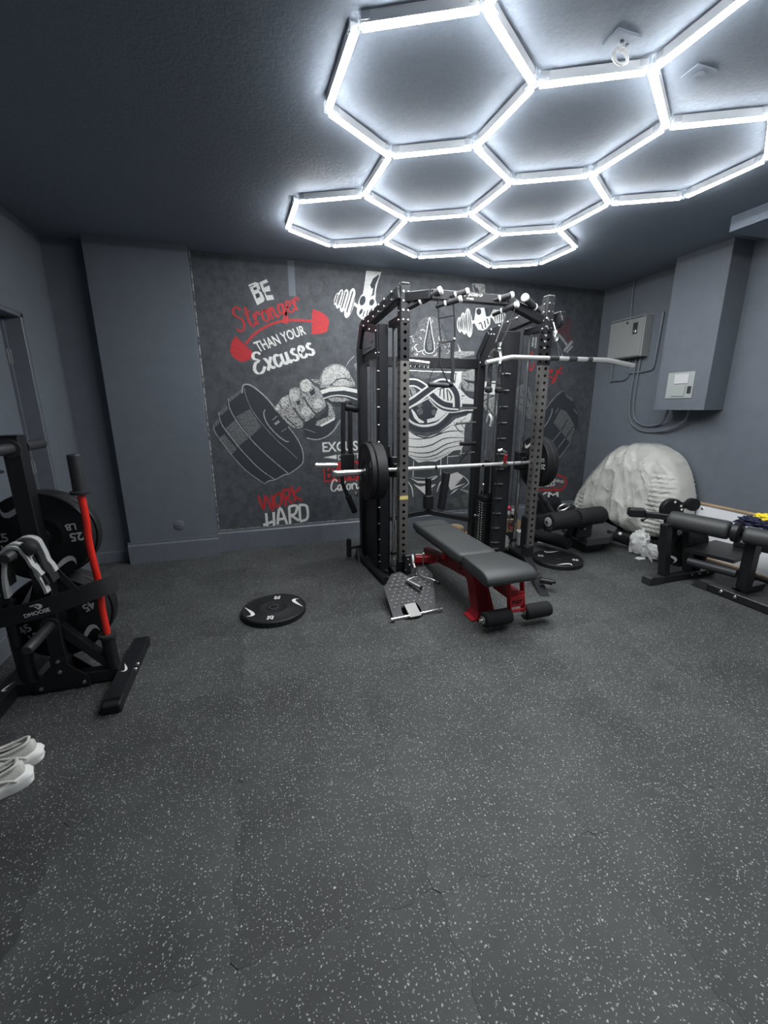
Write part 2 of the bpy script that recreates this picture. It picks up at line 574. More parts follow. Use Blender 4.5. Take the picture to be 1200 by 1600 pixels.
def bolt(mb, p, d, r=.011, h=.008):
    return mb.lathe([(0, h), (r * .75, h), (r, h * .5), (r, 0)], p, d, 8)
MURAL=[('slogan','W',1,0,[60,2516,122,2544,150,2539,163,2493,151,2477,174,2459,197,2410,186,2385,126,2350]),
('slogan','W',1,0,[158,2543,224,2576,238,2552,189,2529,196,2503,245,2526,254,2480,205,2468,214,2440,270,2447,281,2410,215,2395,198,2451,181,2477]),
('slogan','K',2,0,[67,2502,109,2521,111,2515,69,2496]),
('slogan','K',2,0,[100,2493,130,2506,136,2486,106,2473]),
('slogan','K',2,0,[114,2442,147,2457,158,2425,124,2405]),
('slogan','R',1,1,[-19,2305,-25,2311,-33,2319,-43,2327,-55,2330,-66,2329,-77,2325,-87,2318,-95,2310,-100,2299,-103,2287,-102,2276,-100,2265,-94,2255,-86,2248,-77,2241,-68,2235,-58,2232,-47,2229,-39,2226,-33,2221,-27,2213,-22,2203,-17,2193,-15,2183,-14,2172,-16,2159,-18,2147,-21,2139,-25,2134,-30,2128,-37,2124,-42,2124,-47,2129,-53,2135,-60,2143,-65,2148,-79,2135,-74,2130,-67,2122,-57,2115,-46,2112,-36,2113,-25,2116,-14,2121,-4,2131,2,2143,6,2158,7,2174,6,2188,3,2202,-4,2214,-11,2225,-20,2234,-31,2239,-42,2242,-51,2245,-58,2249,-65,2255,-72,2261,-78,2267,-80,2274,-81,2280,-81,2289,-80,2296,-78,2302,-75,2307,-70,2313,-64,2317,-58,2319,-54,2314,-46,2306,-39,2298,-34,2292]),
('slogan','R',1,1,[4,2329,8,2308,14,2279,21,2247,27,2222,33,2203,40,2187,46,2175,54,2166,64,2162,74,2163,83,2164,92,2168,99,2178,102,2189,104,2198,105,2204,83,2206,82,2199,80,2190,79,2182,78,2179,77,2176,74,2173,71,2175,68,2179,64,2187,59,2197,53,2211,48,2229,41,2254,35,2286,29,2315,24,2335]),
('slogan','R',1,1,[3,2257,61,2293,54,2305,-4,2269]),
('slogan','R',1,1,[68,2267,72,2259,79,2249,86,2236,93,2224,98,2212,103,2199,108,2187,112,2179,131,2188,128,2197,123,2209,117,2222,111,2235,104,2247,97,2260,90,2271,85,2278]),
('slogan','R',1,1,[112,2237,113,2246,114,2260,115,2274,116,2282,116,2285,118,2288,122,2289,123,2286,123,2283,126,2277,129,2269,131,2264,151,2273,148,2279,145,2286,140,2295,133,2300,123,2300,115,2300,105,2297,97,2288,93,2275,92,2259,91,2245,90,2235]),
('slogan','R',1,1,[165,2315,162,2309,158,2300,153,2289,151,2276,153,2263,157,2249,163,2236,170,2226,179,2218,189,2213,200,2212,210,2212,221,2217,228,2227,233,2239,234,2252,231,2265,225,2279,219,2293,211,2304,200,2311,188,2315,181,2317,179,2306,180,2308,191,2307,204,2306,213,2305,215,2316,206,2317,194,2318,181,2318,170,2318,174,2304,182,2302,190,2297,195,2291,200,2283,206,2270,210,2258,211,2248,211,2240,209,2233,207,2228,207,2224,203,2223,197,2227,191,2232,186,2238,182,2247,178,2258,174,2269,173,2279,174,2286,177,2295,181,2303,184,2309]),
('slogan','R',1,1,[209,2325,248,2233,268,2242,229,2335]),
('slogan','R',1,1,[249,2291,250,2300,250,2313,251,2326,252,2332,250,2333,249,2336,249,2332,251,2328,256,2316,263,2298,271,2279,278,2265,286,2257,295,2254,303,2255,312,2255,320,2263,323,2272,325,2280,326,2285,304,2287,303,2282,301,2274,300,2269,302,2268,303,2265,302,2267,300,2271,296,2276,290,2289,283,2307,276,2326,269,2339,260,2346,250,2346,240,2345,231,2337,228,2326,228,2312,227,2298,227,2289]),
('slogan','R',1,1,[351,2375,347,2377,340,2379,330,2379,319,2378,311,2370,305,2360,302,2347,301,2335,304,2323,309,2310,315,2299,323,2290,332,2284,343,2281,353,2281,368,2286,372,2301,372,2318,371,2334,371,2345,348,2341,349,2331,349,2315,349,2300,349,2294,352,2292,348,2294,342,2298,338,2303,333,2310,328,2320,325,2330,323,2339,324,2347,326,2355,329,2362,329,2366,329,2369,334,2366,339,2363,344,2362]),
('slogan','R',1,1,[337,2377,344,2359,354,2334,365,2306,372,2283,377,2265,381,2248,382,2235,382,2226,381,2223,378,2218,372,2215,368,2216,367,2220,366,2223,365,2227,366,2235,372,2251,383,2273,394,2294,402,2309,383,2316,375,2301,363,2280,352,2257,344,2238,343,2224,347,2212,355,2206,363,2204,372,2205,383,2205,395,2211,404,2223,405,2238,403,2254,399,2272,394,2291,386,2315,375,2343,365,2368,358,2386]),
('slogan','R',1,1,[400,2340,406,2345,417,2352,428,2361,437,2371,438,2384,434,2394,429,2402,422,2407,413,2409,404,2409,395,2409,383,2403,379,2392,377,2379,378,2365,380,2352,385,2339,392,2326,400,2315,409,2306,419,2302,428,2301,437,2302,448,2304,457,2313,463,2324,468,2334,471,2341,451,2347,448,2340,444,2331,439,2322,437,2317,435,2314,431,2313,427,2316,423,2320,417,2327,411,2337,405,2349,402,2359,400,2369,400,2381,401,2391,401,2395,399,2397,402,2399,407,2396,410,2393,412,2389,415,2384,416,2379,416,2377,414,2372,406,2365,396,2357,390,2352]),
('slogan','R',1,1,[430,2412,435,2404,442,2393,450,2381,457,2369,463,2357,469,2344,474,2332,478,2324,498,2333,495,2342,489,2354,483,2367,476,2380,469,2392,460,2405,453,2416,448,2424]),
('slogan','R',1,1,[477,2382,478,2392,478,2406,479,2420,480,2428,480,2430,482,2433,486,2435,487,2432,488,2429,491,2422,494,2415,496,2410,516,2419,514,2425,510,2433,505,2441,497,2446,487,2446,479,2445,469,2442,460,2433,456,2420,455,2404,455,2390,454,2380]),
('slogan','R',1,1,[3,2003,18,2020,39,2044,64,2070,88,2093,112,2111,138,2128,165,2144,192,2158,218,2172,244,2184,271,2195,300,2205,331,2213,364,2219,400,2225,438,2228,484,2230,536,2231,585,2230,619,2230,622,2253,588,2253,539,2254,486,2253,438,2251,399,2247,363,2242,328,2235,295,2226,265,2216,236,2205,209,2192,182,2178,155,2163,127,2146,100,2128,74,2109,48,2085,23,2058,1,2034,-14,2017]),
('slogan','R',1,0,[-89,2077,74,1921,20,1874,-42,1848,-91,1866,-131,1896,-150,1940,-131,2019]),
('slogan','R',1,0,[632,2348,707,2332,773,2293,793,2251,773,2158,720,2133,615,2121]),
('slogan','W',1,1,[128,1933,121,1937,112,1943,100,1947,87,1947,75,1947,63,1942,52,1935,42,1924,38,1911,37,1898,40,1884,50,1873,64,1868,80,1865,92,1861,89,1860,92,1869,85,1863,72,1856,59,1845,51,1830,46,1814,43,1798,43,1781,49,1767,57,1755,69,1746,82,1741,95,1742,109,1742,124,1746,139,1753,151,1767,159,1784,166,1800,170,1810,142,1819,138,1808,132,1794,126,1780,121,1771,115,1764,106,1759,96,1755,89,1759,84,1765,79,1772,75,1781,73,1789,73,1798,75,1810,79,1822,82,1831,86,1838,95,1845,108,1851,117,1871,101,1879,86,1882,73,1886,68,1891,68,1896,67,1903,68,1910,68,1914,70,1918,74,1924,80,1929,86,1933,91,1929,99,1924,108,1918,114,1914]),
('slogan','W',1,1,[156,1867,159,1870,158,1873,155,1874,157,1869,168,1855,184,1832,200,1810,216,1795,233,1794,249,1798,256,1806,258,1810,236,1825,233,1820,230,1815,233,1809,232,1814,222,1827,206,1849,190,1872,176,1888,162,1892,149,1891,141,1887,140,1885]),
('slogan','W',1,1,[201,1907,168,1779,198,1774,230,1903]),
('slogan','W',1,1,[295,1923,290,1925,282,1929,271,1931,259,1931,247,1925,239,1915,233,1902,231,1888,233,1873,237,1857,243,1841,250,1828,259,1819,270,1812,282,1810,297,1810,311,1819,321,1833,328,1847,333,1855,308,1867,302,1858,296,1846,289,1835,288,1829,286,1827,283,1832,278,1837,274,1844,270,1854,266,1867,263,1880,262,1891,263,1897,265,1904,267,1909,266,1913,267,1914,272,1910,278,1906,284,1904]),
('slogan','W',1,1,[293,1928,298,1913,306,1891,314,1868,323,1850,332,1839,344,1834,355,1835,367,1835,378,1842,385,1854,389,1869,390,1885,387,1904,381,1925,375,1944,371,1957,342,1946,346,1933,351,1915,357,1895,359,1881,358,1871,356,1862,354,1856,355,1853,356,1849,355,1853,353,1858,349,1865,342,1880,334,1902,327,1924,322,1939]),
('slogan','W',1,1,[342,1946,347,1931,354,1909,362,1886,370,1868,378,1857,387,1851,397,1850,409,1850,420,1858,425,1868,427,1877,429,1883,399,1888,397,1882,395,1874,394,1869,398,1868,401,1867,402,1870,401,1874,397,1882,391,1897,383,1920,376,1942,371,1957]),
('slogan','W',1,1,[455,1985,451,1987,444,1990,434,1990,423,1991,411,1984,404,1974,400,1963,398,1951,404,1940,412,1933,419,1928,428,1924,437,1922,446,1922,451,1919,452,1916,453,1912,455,1906,456,1901,456,1899,457,1897,455,1893,452,1888,451,1884,447,1885,441,1888,434,1892,429,1894,419,1875,424,1873,432,1870,442,1868,453,1868,464,1870,474,1876,482,1884,488,1896,488,1908,484,1918,478,1927,470,1935,460,1938,450,1938,444,1940,439,1943,435,1947,431,1952,429,1956,429,1957,430,1958,431,1964,434,1969,432,1972,431,1974,435,1971,440,1968,445,1966]),
('slogan','W',1,1,[498,1938,505,1943,517,1951,531,1960,542,1972,546,1987,541,1999,534,2008,526,2014,516,2017,505,2017,494,2017,479,2011,473,1998,470,1984,470,1968,472,1953,477,1939,485,1924,494,1912,504,1902,515,1897,527,1897,538,1897,550,1899,562,1908,570,1920,576,1931,580,1939,553,1950,549,1943,543,1932,538,1923,536,1918,535,1914,530,1913,526,1917,523,1921,518,1929,511,1939,506,1951,503,1962,502,1972,502,1984,503,1994,503,1998,500,1999,503,2002,508,1999,510,1995,511,1991,513,1986,514,1982,515,1982,513,1978,504,1970,493,1962,485,1957]),
('slogan','W',1,1,[609,2041,605,2043,597,2045,588,2045,576,2046,565,2039,558,2030,553,2019,551,2006,557,1995,565,1988,573,1983,582,1979,591,1977,600,1977,605,1974,607,1971,608,1967,610,1961,611,1956,611,1954,611,1952,609,1948,607,1944,605,1939,602,1940,596,1943,589,1947,584,1949,573,1930,578,1928,586,1924,597,1923,608,1923,619,1925,629,1931,638,1939,643,1951,643,1963,639,1973,633,1983,625,1990,614,1993,605,1994,598,1995,594,1999,589,2003,584,2007,582,2011,583,2012,583,2014,585,2019,587,2024,586,2027,585,2030,589,2026,594,2023,599,2022]),
('painted_dumbbell','K',1,0,[-359,1272,-313,1330,-296,1381,-221,1452,-204,1522,-71,1612,-27,1651,34,1626,143,1530,241,1411,340,1275,416,1149,465,1021,477,921,449,853,324,766,274,760,174,712,118,705,68,677,-96,818,-225,989,-345,1193]),
('painted_dumbbell','G',2,0,[-148,1348,-14,1419,81,1249,-36,1146]),
('painted_dumbbell','G',2,0,[-255,1238,-154,1321,-54,1136,-161,1052]),
('painted_dumbbell','G',2,0,[-318,1150,-270,1185,-167,1035,-219,986]),
('painted_dumbbell','G',2,0,[-208,1518,-72,1606,-74,1576,-190,1484]),
('painted_dumbbell','G',2,0,[-301,1390,-221,1452,-205,1426,-282,1357]),
('painted_dumbbell','G',2,0,[-358,1282,-313,1330,-303,1295,-344,1248]),
('painted_dumbbell','L',3,1,[-66,1567,-64,1580,-62,1598,-59,1616,-55,1629,-50,1635,-45,1639,-38,1641,-29,1642,-17,1641,-4,1638,11,1632,30,1620,54,1602,83,1578,112,1552,138,1525,163,1496,187,1464,208,1434,222,1413,233,1421,219,1442,198,1472,173,1504,148,1534,121,1561,92,1588,63,1613,38,1631,18,1643,1,1650,-14,1653,-27,1654,-39,1654,-50,1651,-59,1644,-66,1634,-72,1618,-75,1599,-77,1580,-79,1568]),
('painted_dumbbell','L',3,1,[335,1244,349,1224,369,1196,392,1163,411,1133,426,1104,440,1075,451,1047,460,1020,466,993,469,968,470,943,469,921,467,902,465,887,459,873,445,856,420,835,385,811,350,789,322,773,306,767,298,767,288,768,273,765,250,754,222,740,195,726,172,717,156,713,143,712,130,712,117,710,102,703,87,695,75,687,66,682,70,673,79,678,92,686,106,694,119,700,131,702,143,702,157,703,175,707,199,717,226,731,254,745,276,755,289,758,297,757,309,757,326,764,355,781,390,803,426,827,452,849,467,867,475,884,477,901,479,921,480,943,479,969,476,995,470,1022,460,1050,449,1079,435,1109,419,1138,400,1169,377,1201,357,1230,342,1250]),
('painted_dumbbell','L',3,1,[-52,1612,-50,1598,-48,1578,-45,1554,-39,1528,-32,1502,-23,1474,-12,1443,3,1411,22,1376,44,1339,69,1301,96,1264,125,1225,157,1184,189,1146,219,1111,247,1082,273,1057,298,1034,323,1010,349,984,375,956,399,932,415,914,418,917,402,935,378,959,352,987,326,1013,301,1037,276,1060,250,1085,222,1114,192,1148,160,1187,128,1227,99,1266,73,1304,48,1342,25,1379,6,1413,-9,1445,-20,1475,-28,1504,-36,1530,-41,1555,-44,1578,-46,1598,-48,1613]),
('painted_dumbbell','L',3,1,[-206,1515,-206,1500,-207,1478,-206,1452,-202,1425,-193,1398,-182,1370,-167,1340,-149,1306,-125,1266,-97,1221,-66,1175,-34,1130,-1,1087,35,1046,72,1004,113,960,162,910,219,855,271,805,307,769,313,776,276,811,224,861,168,916,119,966,78,1009,41,1051,6,1093,-28,1135,-60,1180,-91,1226,-119,1271,-142,1310,-160,1344,-175,1374,-186,1401,-194,1427,-199,1453,-200,1479,-199,1501,-199,1516]),
('painted_dumbbell','L',3,1,[-305,1387,-304,1369,-302,1343,-298,1313,-290,1282,-276,1251,-258,1219,-237,1184,-213,1148,-188,1109,-160,1067,-129,1024,-98,982,-66,941,-33,899,1,859,36,823,73,789,112,757,147,730,171,711,176,718,152,737,117,764,78,795,41,829,7,865,-27,905,-60,946,-92,987,-123,1029,-153,1072,-182,1114,-207,1153,-230,1189,-251,1223,-269,1255,-283,1286,-291,1315,-295,1345,-296,1370,-297,1388]),
('painted_dumbbell','L',3,1,[-363,1272,-362,1260,-363,1245,-359,1222,-348,1192,-325,1149,-295,1096,-261,1039,-227,987,-197,941,-166,897,-133,856,-98,816,-56,775,-8,735,36,700,66,676,70,682,40,706,-4,741,-52,781,-93,821,-128,860,-160,902,-191,945,-222,991,-255,1043,-289,1099,-320,1153,-342,1195,-353,1224,-356,1246,-356,1261,-356,1272]),
('painted_dumbbell','L',3,1,[124,1414,120,1408,114,1400,108,1387,107,1371,109,1351,114,1327,122,1301,134,1275,151,1247,174,1217,198,1188,221,1163,242,1142,263,1124,283,1110,299,1098,313,1092,324,1090,331,1090,336,1090,337,1101,331,1101,325,1101,317,1102,305,1108,289,1119,270,1133,249,1151,229,1171,206,1196,182,1224,160,1253,143,1280,132,1306,124,1331,119,1353,117,1372,119,1385,123,1395,128,1403,132,1409]),
('painted_dumbbell','L',3,1,[193,1308,241,1348,237,1353,189,1313]),
('painted_dumbbell','L',3,1,[275,1194,322,1225,319,1229,273,1199]),
('painted_dumbbell','L',3,0,[202,1277,247,1310,260,1289,217,1260]),
('painted_fist','K',4,0,[488,1250,616,1316,755,1383,842,1314,802,1201,728,1142,620,1114,508,1138]),
('painted_fist','F',5,0,[226,1436,233,1450,246,1462,257,1473,264,1483,269,1491,277,1502,289,1515,304,1530,319,1542,335,1548,351,1550,363,1555,367,1567,368,1582,372,1595,383,1606,398,1616,415,1623,435,1624,457,1623,473,1626,477,1637,475,1651,477,1665,487,1678,501,1691,515,1700,528,1705,540,1707,553,1705,567,1698,581,1687,594,1675,602,1664,609,1653,618,1643,633,1634,651,1625,668,1610,683,1583,696,1549,708,1519,718,1496,727,1477,730,1460,726,1444,716,1431,703,1418,687,1405,667,1393,650,1384,637,1380,627,1380,619,1376,614,1367,611,1355,604,1342,589,1328,569,1312,550,1300,534,1295,519,1294,507,1292,499,1291,493,1289,489,1284,488,1272,488,1255,483,1242,468,1233,448,1227,426,1226,405,1230,382,1239,360,1252,338,1272,317,1296,297,1320,277,1343,258,1366,243,1387,233,1405,227,1421]),
('painted_fist','H',6,0,[586,1620,565,1595,536,1582,508,1586,487,1604,481,1633,489,1663,510,1688,539,1701,567,1697,587,1679,594,1651]),
('painted_fist','H',6,0,[458,1527,440,1506,415,1497,390,1501,372,1517,366,1541,372,1567,390,1587,415,1596,439,1593,457,1577,464,1553]),
('painted_fist','H',6,0,[356,1472,341,1454,319,1445,298,1449,283,1463,278,1484,284,1507,299,1525,320,1533,342,1530,357,1516,362,1495]),
('painted_fist','H',6,0,[692,1449,674,1429,649,1419,625,1423,607,1439,600,1463,607,1488,624,1508,649,1518,673,1514,691,1498,698,1474]),
('painted_fist','H',6,0,[575,1372,556,1351,530,1342,504,1346,485,1364,477,1389,484,1415,502,1435,528,1445,554,1440,573,1423,581,1398]),
('painted_fist','H',6,0,[265,1419,254,1405,242,1398,230,1398,223,1407,222,1421,227,1437,238,1451,250,1458,262,1458,269,1449,270,1435]),
('painted_fist','K',7,1,[500,1532,509,1515,522,1491,537,1464,552,1440,568,1418,586,1397,602,1380,613,1367,624,1376,613,1389,596,1406,579,1427,563,1447,549,1471,534,1497,521,1521,513,1538]),
('painted_fist','K',7,1,[399,1424,407,1411,418,1390,432,1368,445,1348,460,1331,477,1313,492,1298,503,1288,511,1297,501,1307,486,1322,469,1339,455,1356,442,1375,429,1397,417,1417,409,1431]),
('painted_fist','K',7,1,[311,1342,321,1331,335,1315,351,1298,367,1282,382,1268,399,1254,413,1243,424,1234,430,1242,420,1251,405,1262,389,1276,374,1289,359,1305,343,1322,329,1338,319,1348]),
('painted_fist','K',7,1,[604,1289,609,1293,617,1299,625,1306,632,1314,638,1323,643,1334,647,1343,650,1349,643,1352,640,1345,636,1336,632,1327,626,1318,620,1311,612,1304,605,1298,600,1294]),
('painted_fist','K',7,1,[678,1342,687,1346,699,1352,713,1360,725,1369,735,1379,744,1391,751,1403,756,1416,757,1430,754,1444,751,1455,749,1462,732,1457,734,1450,737,1439,739,1428,739,1419,735,1410,729,1400,722,1390,714,1381,704,1374,691,1367,679,1362,671,1358]),
('painted_fist','K',7,1,[369,1592,367,1584,365,1573,362,1559,362,1542,365,1520,369,1494,374,1469,378,1452,382,1453,379,1470,374,1495,370,1521,367,1543,367,1559,370,1572,372,1583,374,1591]),
('painted_fist','K',7,1,[471,1624,473,1617,477,1607,482,1596,490,1586,503,1578,519,1571,534,1565,545,1561,547,1567,537,1571,522,1576,506,1583,494,1590,487,1599,482,1609,479,1619,476,1626]),
('painted_fist','K',7,1,[275,1497,274,1486,273,1468,274,1450,277,1435,286,1425,298,1418,310,1413,318,1409,320,1413,312,1417,300,1422,289,1428,281,1437,278,1451,278,1469,278,1486,279,1498]),
('painted_fist','K',7,0,[564,1572,613,1618,628,1573,592,1543]),
('painted_fist','K',7,0,[432,1489,475,1502,464,1452,439,1460]),
('painted_fist','K',7,0,[515,1288,613,1342,629,1316,531,1262]),
('painted_fist','F',6,0,[741,1485,789,1456,825,1340,814,1306,742,1268,670,1239,614,1257,628,1291,700,1324,749,1341,756,1409]),
('painted_fist','W',7,0,[662,1254,815,1331,816,1306,674,1238]),
('painted_fist','L',6,1,[514,1124,533,1118,559,1111,590,1104,620,1102,648,1105,677,1112,705,1122,731,1135,755,1149,776,1166,797,1186,816,1206,836,1231,855,1259,871,1284,883,1302,872,1308,861,1290,844,1265,825,1238,806,1214,788,1194,768,1176,747,1159,725,1145,700,1134,674,1124,646,1117,620,1114,592,1116,563,1122,536,1130,518,1135]),
('painted_fist','L',6,1,[502,1218,605,1179,607,1183,504,1222]),
('painted_figure','F',3,0,[677,1632,672,1652,673,1678,677,1706,685,1733,697,1761,711,1786,728,1805,748,1820,769,1833,791,1843,816,1851,840,1855,864,1854,888,1850,910,1843,931,1834,950,1821,967,1804,982,1781,995,1753,1008,1724,1026,1695,1043,1665,1043,1643,1012,1635,964,1635,919,1635,883,1633,851,1631,818,1630,782,1627,747,1624,718,1623,699,1623,685,1624]),
('painted_figure','H',4,0,[705,1653,698,1681,700,1723,710,1759,728,1784,755,1805,782,1820,810,1832,839,1839,868,1839,898,1830,929,1815,952,1797,969,1780,979,1761,972,1744,939,1732,891,1722,849,1711,826,1696,810,1680,791,1667,761,1656,728,1647]),
('painted_figure','H',4,0,[797,1651,800,1664,828,1681,856,1695,878,1703,900,1708,921,1709,941,1706,959,1699,971,1690,978,1676,979,1660,963,1649,910,1645,841,1646]),
('painted_figure','K',5,1,[785,1638,797,1650,814,1668,833,1686,851,1699,867,1706,884,1711,902,1713,920,1713,942,1709,967,1701,990,1693,1006,1687,1009,1694,993,1699,970,1707,945,1715,922,1720,902,1720,883,1718,865,1713,847,1704,828,1691,809,1672,792,1654,780,1642]),
('painted_figure','F',3,0,[585,1704,668,1703,672,1658,636,1665]),
('painted_figure','K',3,0,[682,1585,1086,1605,1084,1463,840,1435,728,1504]),
('painted_figure','W',4,0,[678,1596,775,1627,919,1636,1086,1605,1086,1569,918,1598,774,1586,695,1561]),
('painted_figure','W',5,1,[709,1513,728,1519,755,1528,785,1537,816,1543,846,1545,878,1545,911,1542,944,1538,981,1529,1021,1516,1057,1504,1082,1495,1087,1506,1061,1514,1025,1527,984,1539,947,1549,912,1553,879,1556,846,1556,815,1553,783,1548,751,1538,724,1529,705,1523]),
('painted_figure','F',4,0,[750,1518,815,1532,930,1528,988,1504,914,1488,799,1485]),
('painted_figure','L',4,1,[957,1836,962,1844,969,1856,977,1870,986,1882,999,1895,1014,1909,1028,1921,1038,1930,1032,1936,1022,1927,1008,1915,993,1901,980,1887,970,1874,961,1860,954,1848,949,1839]),
('painted_figure','F',4,0,[1033,1853,1092,1894,1089,1760,1046,1806]),
('painted_figure','G',2,0,[1742,2292,1759,2310,1780,2325,1806,2336,1838,2345,1875,2350,1907,2349,1932,2342,1953,2328,1970,2308,1984,2275,1995,2236,2008,2198,2028,2167,2050,2139,2071,2112,2089,2085,2106,2061,2120,2036,2142,2008,2162,1981,2154,1961,2102,1952,2022,1950,1934,1949,1827,1941,1713,1935,1632,1945,1606,1987,1613,2045,1626,2094,1640,2121,1660,2138,1679,2156,1694,2178,1707,2200,1719,2223,1726,2247,1732,2271]),
('painted_figure','W',3,1,[1732,2132,1735,2133,1739,2136,1743,2138,1747,2139,1750,2138,1754,2137,1758,2135,1760,2134,1761,2131,1762,2127,1763,2122,1763,2119,1771,2120,1770,2123,1770,2128,1769,2133,1766,2138,1762,2141,1757,2143,1752,2145,1746,2146,1740,2144,1735,2142,1731,2139,1728,2137]),
('painted_figure','K',3,1,[2073,2147,2068,2147,2062,2147,2055,2147,2051,2148,2047,2151,2044,2155,2041,2160,2041,2164,2042,2168,2045,2173,2049,2177,2051,2181,2046,2184,2043,2180,2039,2176,2035,2170,2034,2164,2035,2158,2038,2152,2042,2147,2047,2143,2054,2141,2062,2141,2069,2141,2073,2141]),
('painted_figure','W',3,1,[1726,1985,1725,1982,1722,1978,1719,1974,1716,1971,1713,1970,1708,1970,1703,1971,1700,1972,1698,1974,1695,1978,1693,1983,1691,1986,1683,1983,1685,1979,1687,1975,1690,1969,1695,1965,1701,1963,1708,1962,1714,1963,1721,1965,1726,1969,1730,1974,1732,1979,1734,1982]),
('painted_figure','K',3,1,[1915,2225,1916,2224,1918,2222,1919,2220,1919,2219,1919,2217,1919,2216,1918,2214,1917,2213,1915,2212,1913,2211,1910,2210,1908,2210,1911,2203,1913,2203,1916,2204,1919,2205,1923,2207,1925,2210,1927,2213,1928,2216,1928,2219,1927,2223,1925,2226,1924,2228,1923,2229]),
('painted_figure','K',3,1,[2041,2181,2042,2187,2042,2195,2044,2203,2047,2208,2053,2212,2061,2214,2070,2216,2077,2215,2083,2212,2089,2206,2094,2199,2097,2195,2102,2197,2098,2202,2093,2208,2086,2215,2078,2219,2069,2220,2060,2218,2050,2215,2043,2211,2039,2204,2037,2195,2037,2187,2036,2181]),
('painted_figure','K',3,1,[1670,2226,1670,2231,1669,2238,1669,2245,1671,2250,1675,2254,1681,2259,1687,2262,1693,2264,1699,2263,1707,2261,1714,2259,1720,2257,1722,2262,1717,2264,1710,2267,1701,2269,1692,2270,1684,2267,1677,2263,1670,2258,1665,2252,1663,2245,1663,2237,1663,2230,1663,2225]),
('painted_figure','K',3,1,[2011,2113,2010,2116,2009,2119,2007,2122,2007,2125,2008,2128,2009,2131,2010,2134,2012,2136,2015,2138,2018,2140,2022,2141,2025,2143,2021,2149,2018,2148,2014,2146,2010,2144,2006,2141,2003,2137,2001,2134,1999,2130,1998,2125,1999,2121,2001,2117,2002,2113,2003,2111]),
('painted_figure','K',3,1,[2062,2045,2066,2046,2071,2047,2077,2049,2081,2049,2086,2048,2090,2047,2095,2045,2098,2043,2101,2040,2104,2036,2107,2032,2109,2029,2118,2033,2116,2036,2113,2040,2110,2045,2105,2050,2100,2053,2094,2055,2088,2057,2082,2058,2075,2057,2068,2056,2063,2055,2059,2054]),
('painted_figure','K',3,1,[2071,2106,2065,2107,2057,2108,2049,2109,2044,2112,2040,2116,2038,2122,2036,2128,2037,2133,2040,2138,2046,2143,2053,2147,2057,2150,2053,2154,2049,2151,2042,2147,2035,2141,2031,2135,2030,2128,2032,2120,2035,2113,2039,2108,2047,2104,2056,2102,2064,2101,2070,2101]),
('painted_figure','K',3,1,[1694,1998,1689,1994,1681,1989,1673,1985,1667,1983,1661,1984,1653,1987,1646,1991,1642,1996,1640,2001,1640,2009,1641,2017,1642,2023,1633,2024,1632,2018,1631,2010,1631,2000,1634,1992,1640,1985,1648,1980,1658,1976,1667,1975,1677,1977,1687,1982,1694,1988,1700,1991]),
('painted_figure','W',3,1,[1660,2152,1657,2150,1652,2148,1648,2146,1644,2145,1640,2146,1636,2147,1633,2149,1630,2152,1629,2155,1628,2159,1628,2164,1628,2167,1622,2166,1622,2163,1622,2158,1623,2153,1625,2149,1629,2145,1633,2142,1638,2140,1644,2140,1650,2141,1655,2143,1660,2145,1663,2147]),
('painted_figure','W',3,1,[1906,2102,1902,2103,1897,2105,1891,2107,1887,2110,1885,2113,1882,2117,1880,2121,1879,2125,1880,2129,1881,2134,1883,2139,1884,2142,1878,2144,1877,2141,1875,2136,1874,2130,1873,2125,1874,2120,1876,2115,1879,2110,1883,2106,1888,2103,1894,2100,1900,2098,1903,2097]),
('painted_figure','K',3,1,[1677,2092,1675,2092,1672,2092,1670,2092,1668,2092,1666,2093,1664,2094,1663,2096,1662,2097,1662,2099,1662,2101,1662,2104,1662,2105,1657,2106,1657,2104,1657,2101,1657,2098,1657,2096,1659,2093,1661,2091,1663,2089,1666,2088,1669,2087,1672,2087,1675,2088,1677,2088]),
('painted_figure','K',3,1,[1674,2009,1673,2006,1672,2001,1671,1996,1669,1993,1665,1992,1661,1990,1656,1990,1652,1990,1649,1992,1646,1996,1643,2001,1641,2003,1635,2000,1637,1997,1640,1993,1644,1988,1649,1985,1655,1984,1662,1985,1668,1987,1673,1990,1677,1994,1678,2000,1679,2005,1680,2009]),
('painted_figure','K',3,1,[2030,2216,2033,2216,2038,2217,2043,2218,2047,2218,2051,2218,2055,2217,2059,2215,2062,2213,2065,2211,2068,2207,2070,2204,2072,2201,2078,2205,2076,2207,2074,2211,2070,2215,2067,2218,2062,2220,2058,2222,2053,2224,2047,2224,2042,2224,2036,2223,2031,2222,2028,2221]),
('painted_figure','K',3,1,[1988,2247,1987,2245,1986,2241,1985,2237,1984,2234,1981,2232,1978,2231,1974,2229,1971,2229,1967,2229,1963,2231,1959,2232,1956,2234,1954,2230,1957,2229,1961,2227,1966,2226,1971,2225,1975,2226,1980,2227,1984,2229,1987,2232,1990,2236,1991,2240,1992,2244,1992,2247]),
('painted_figure','W',3,1,[1821,2119,1823,2120,1826,2121,1829,2122,1830,2123,1832,2122,1834,2122,1836,2120,1837,2119,1838,2118,1838,2115,1838,2113,1838,2111,1846,2111,1846,2113,1846,2116,1846,2120,1844,2123,1842,2126,1838,2128,1835,2129,1831,2130,1826,2129,1822,2127,1819,2126,1817,2125]),
('painted_figure','K',3,1,[1765,2210,1768,2212,1773,2215,1778,2218,1783,2220,1788,2221,1793,2220,1798,2220,1803,2218,1807,2216,1811,2212,1815,2208,1818,2205,1821,2208,1819,2210,1815,2214,1810,2219,1805,2222,1800,2223,1794,2224,1788,2224,1782,2224,1776,2221,1770,2218,1765,2215,1762,2213]),
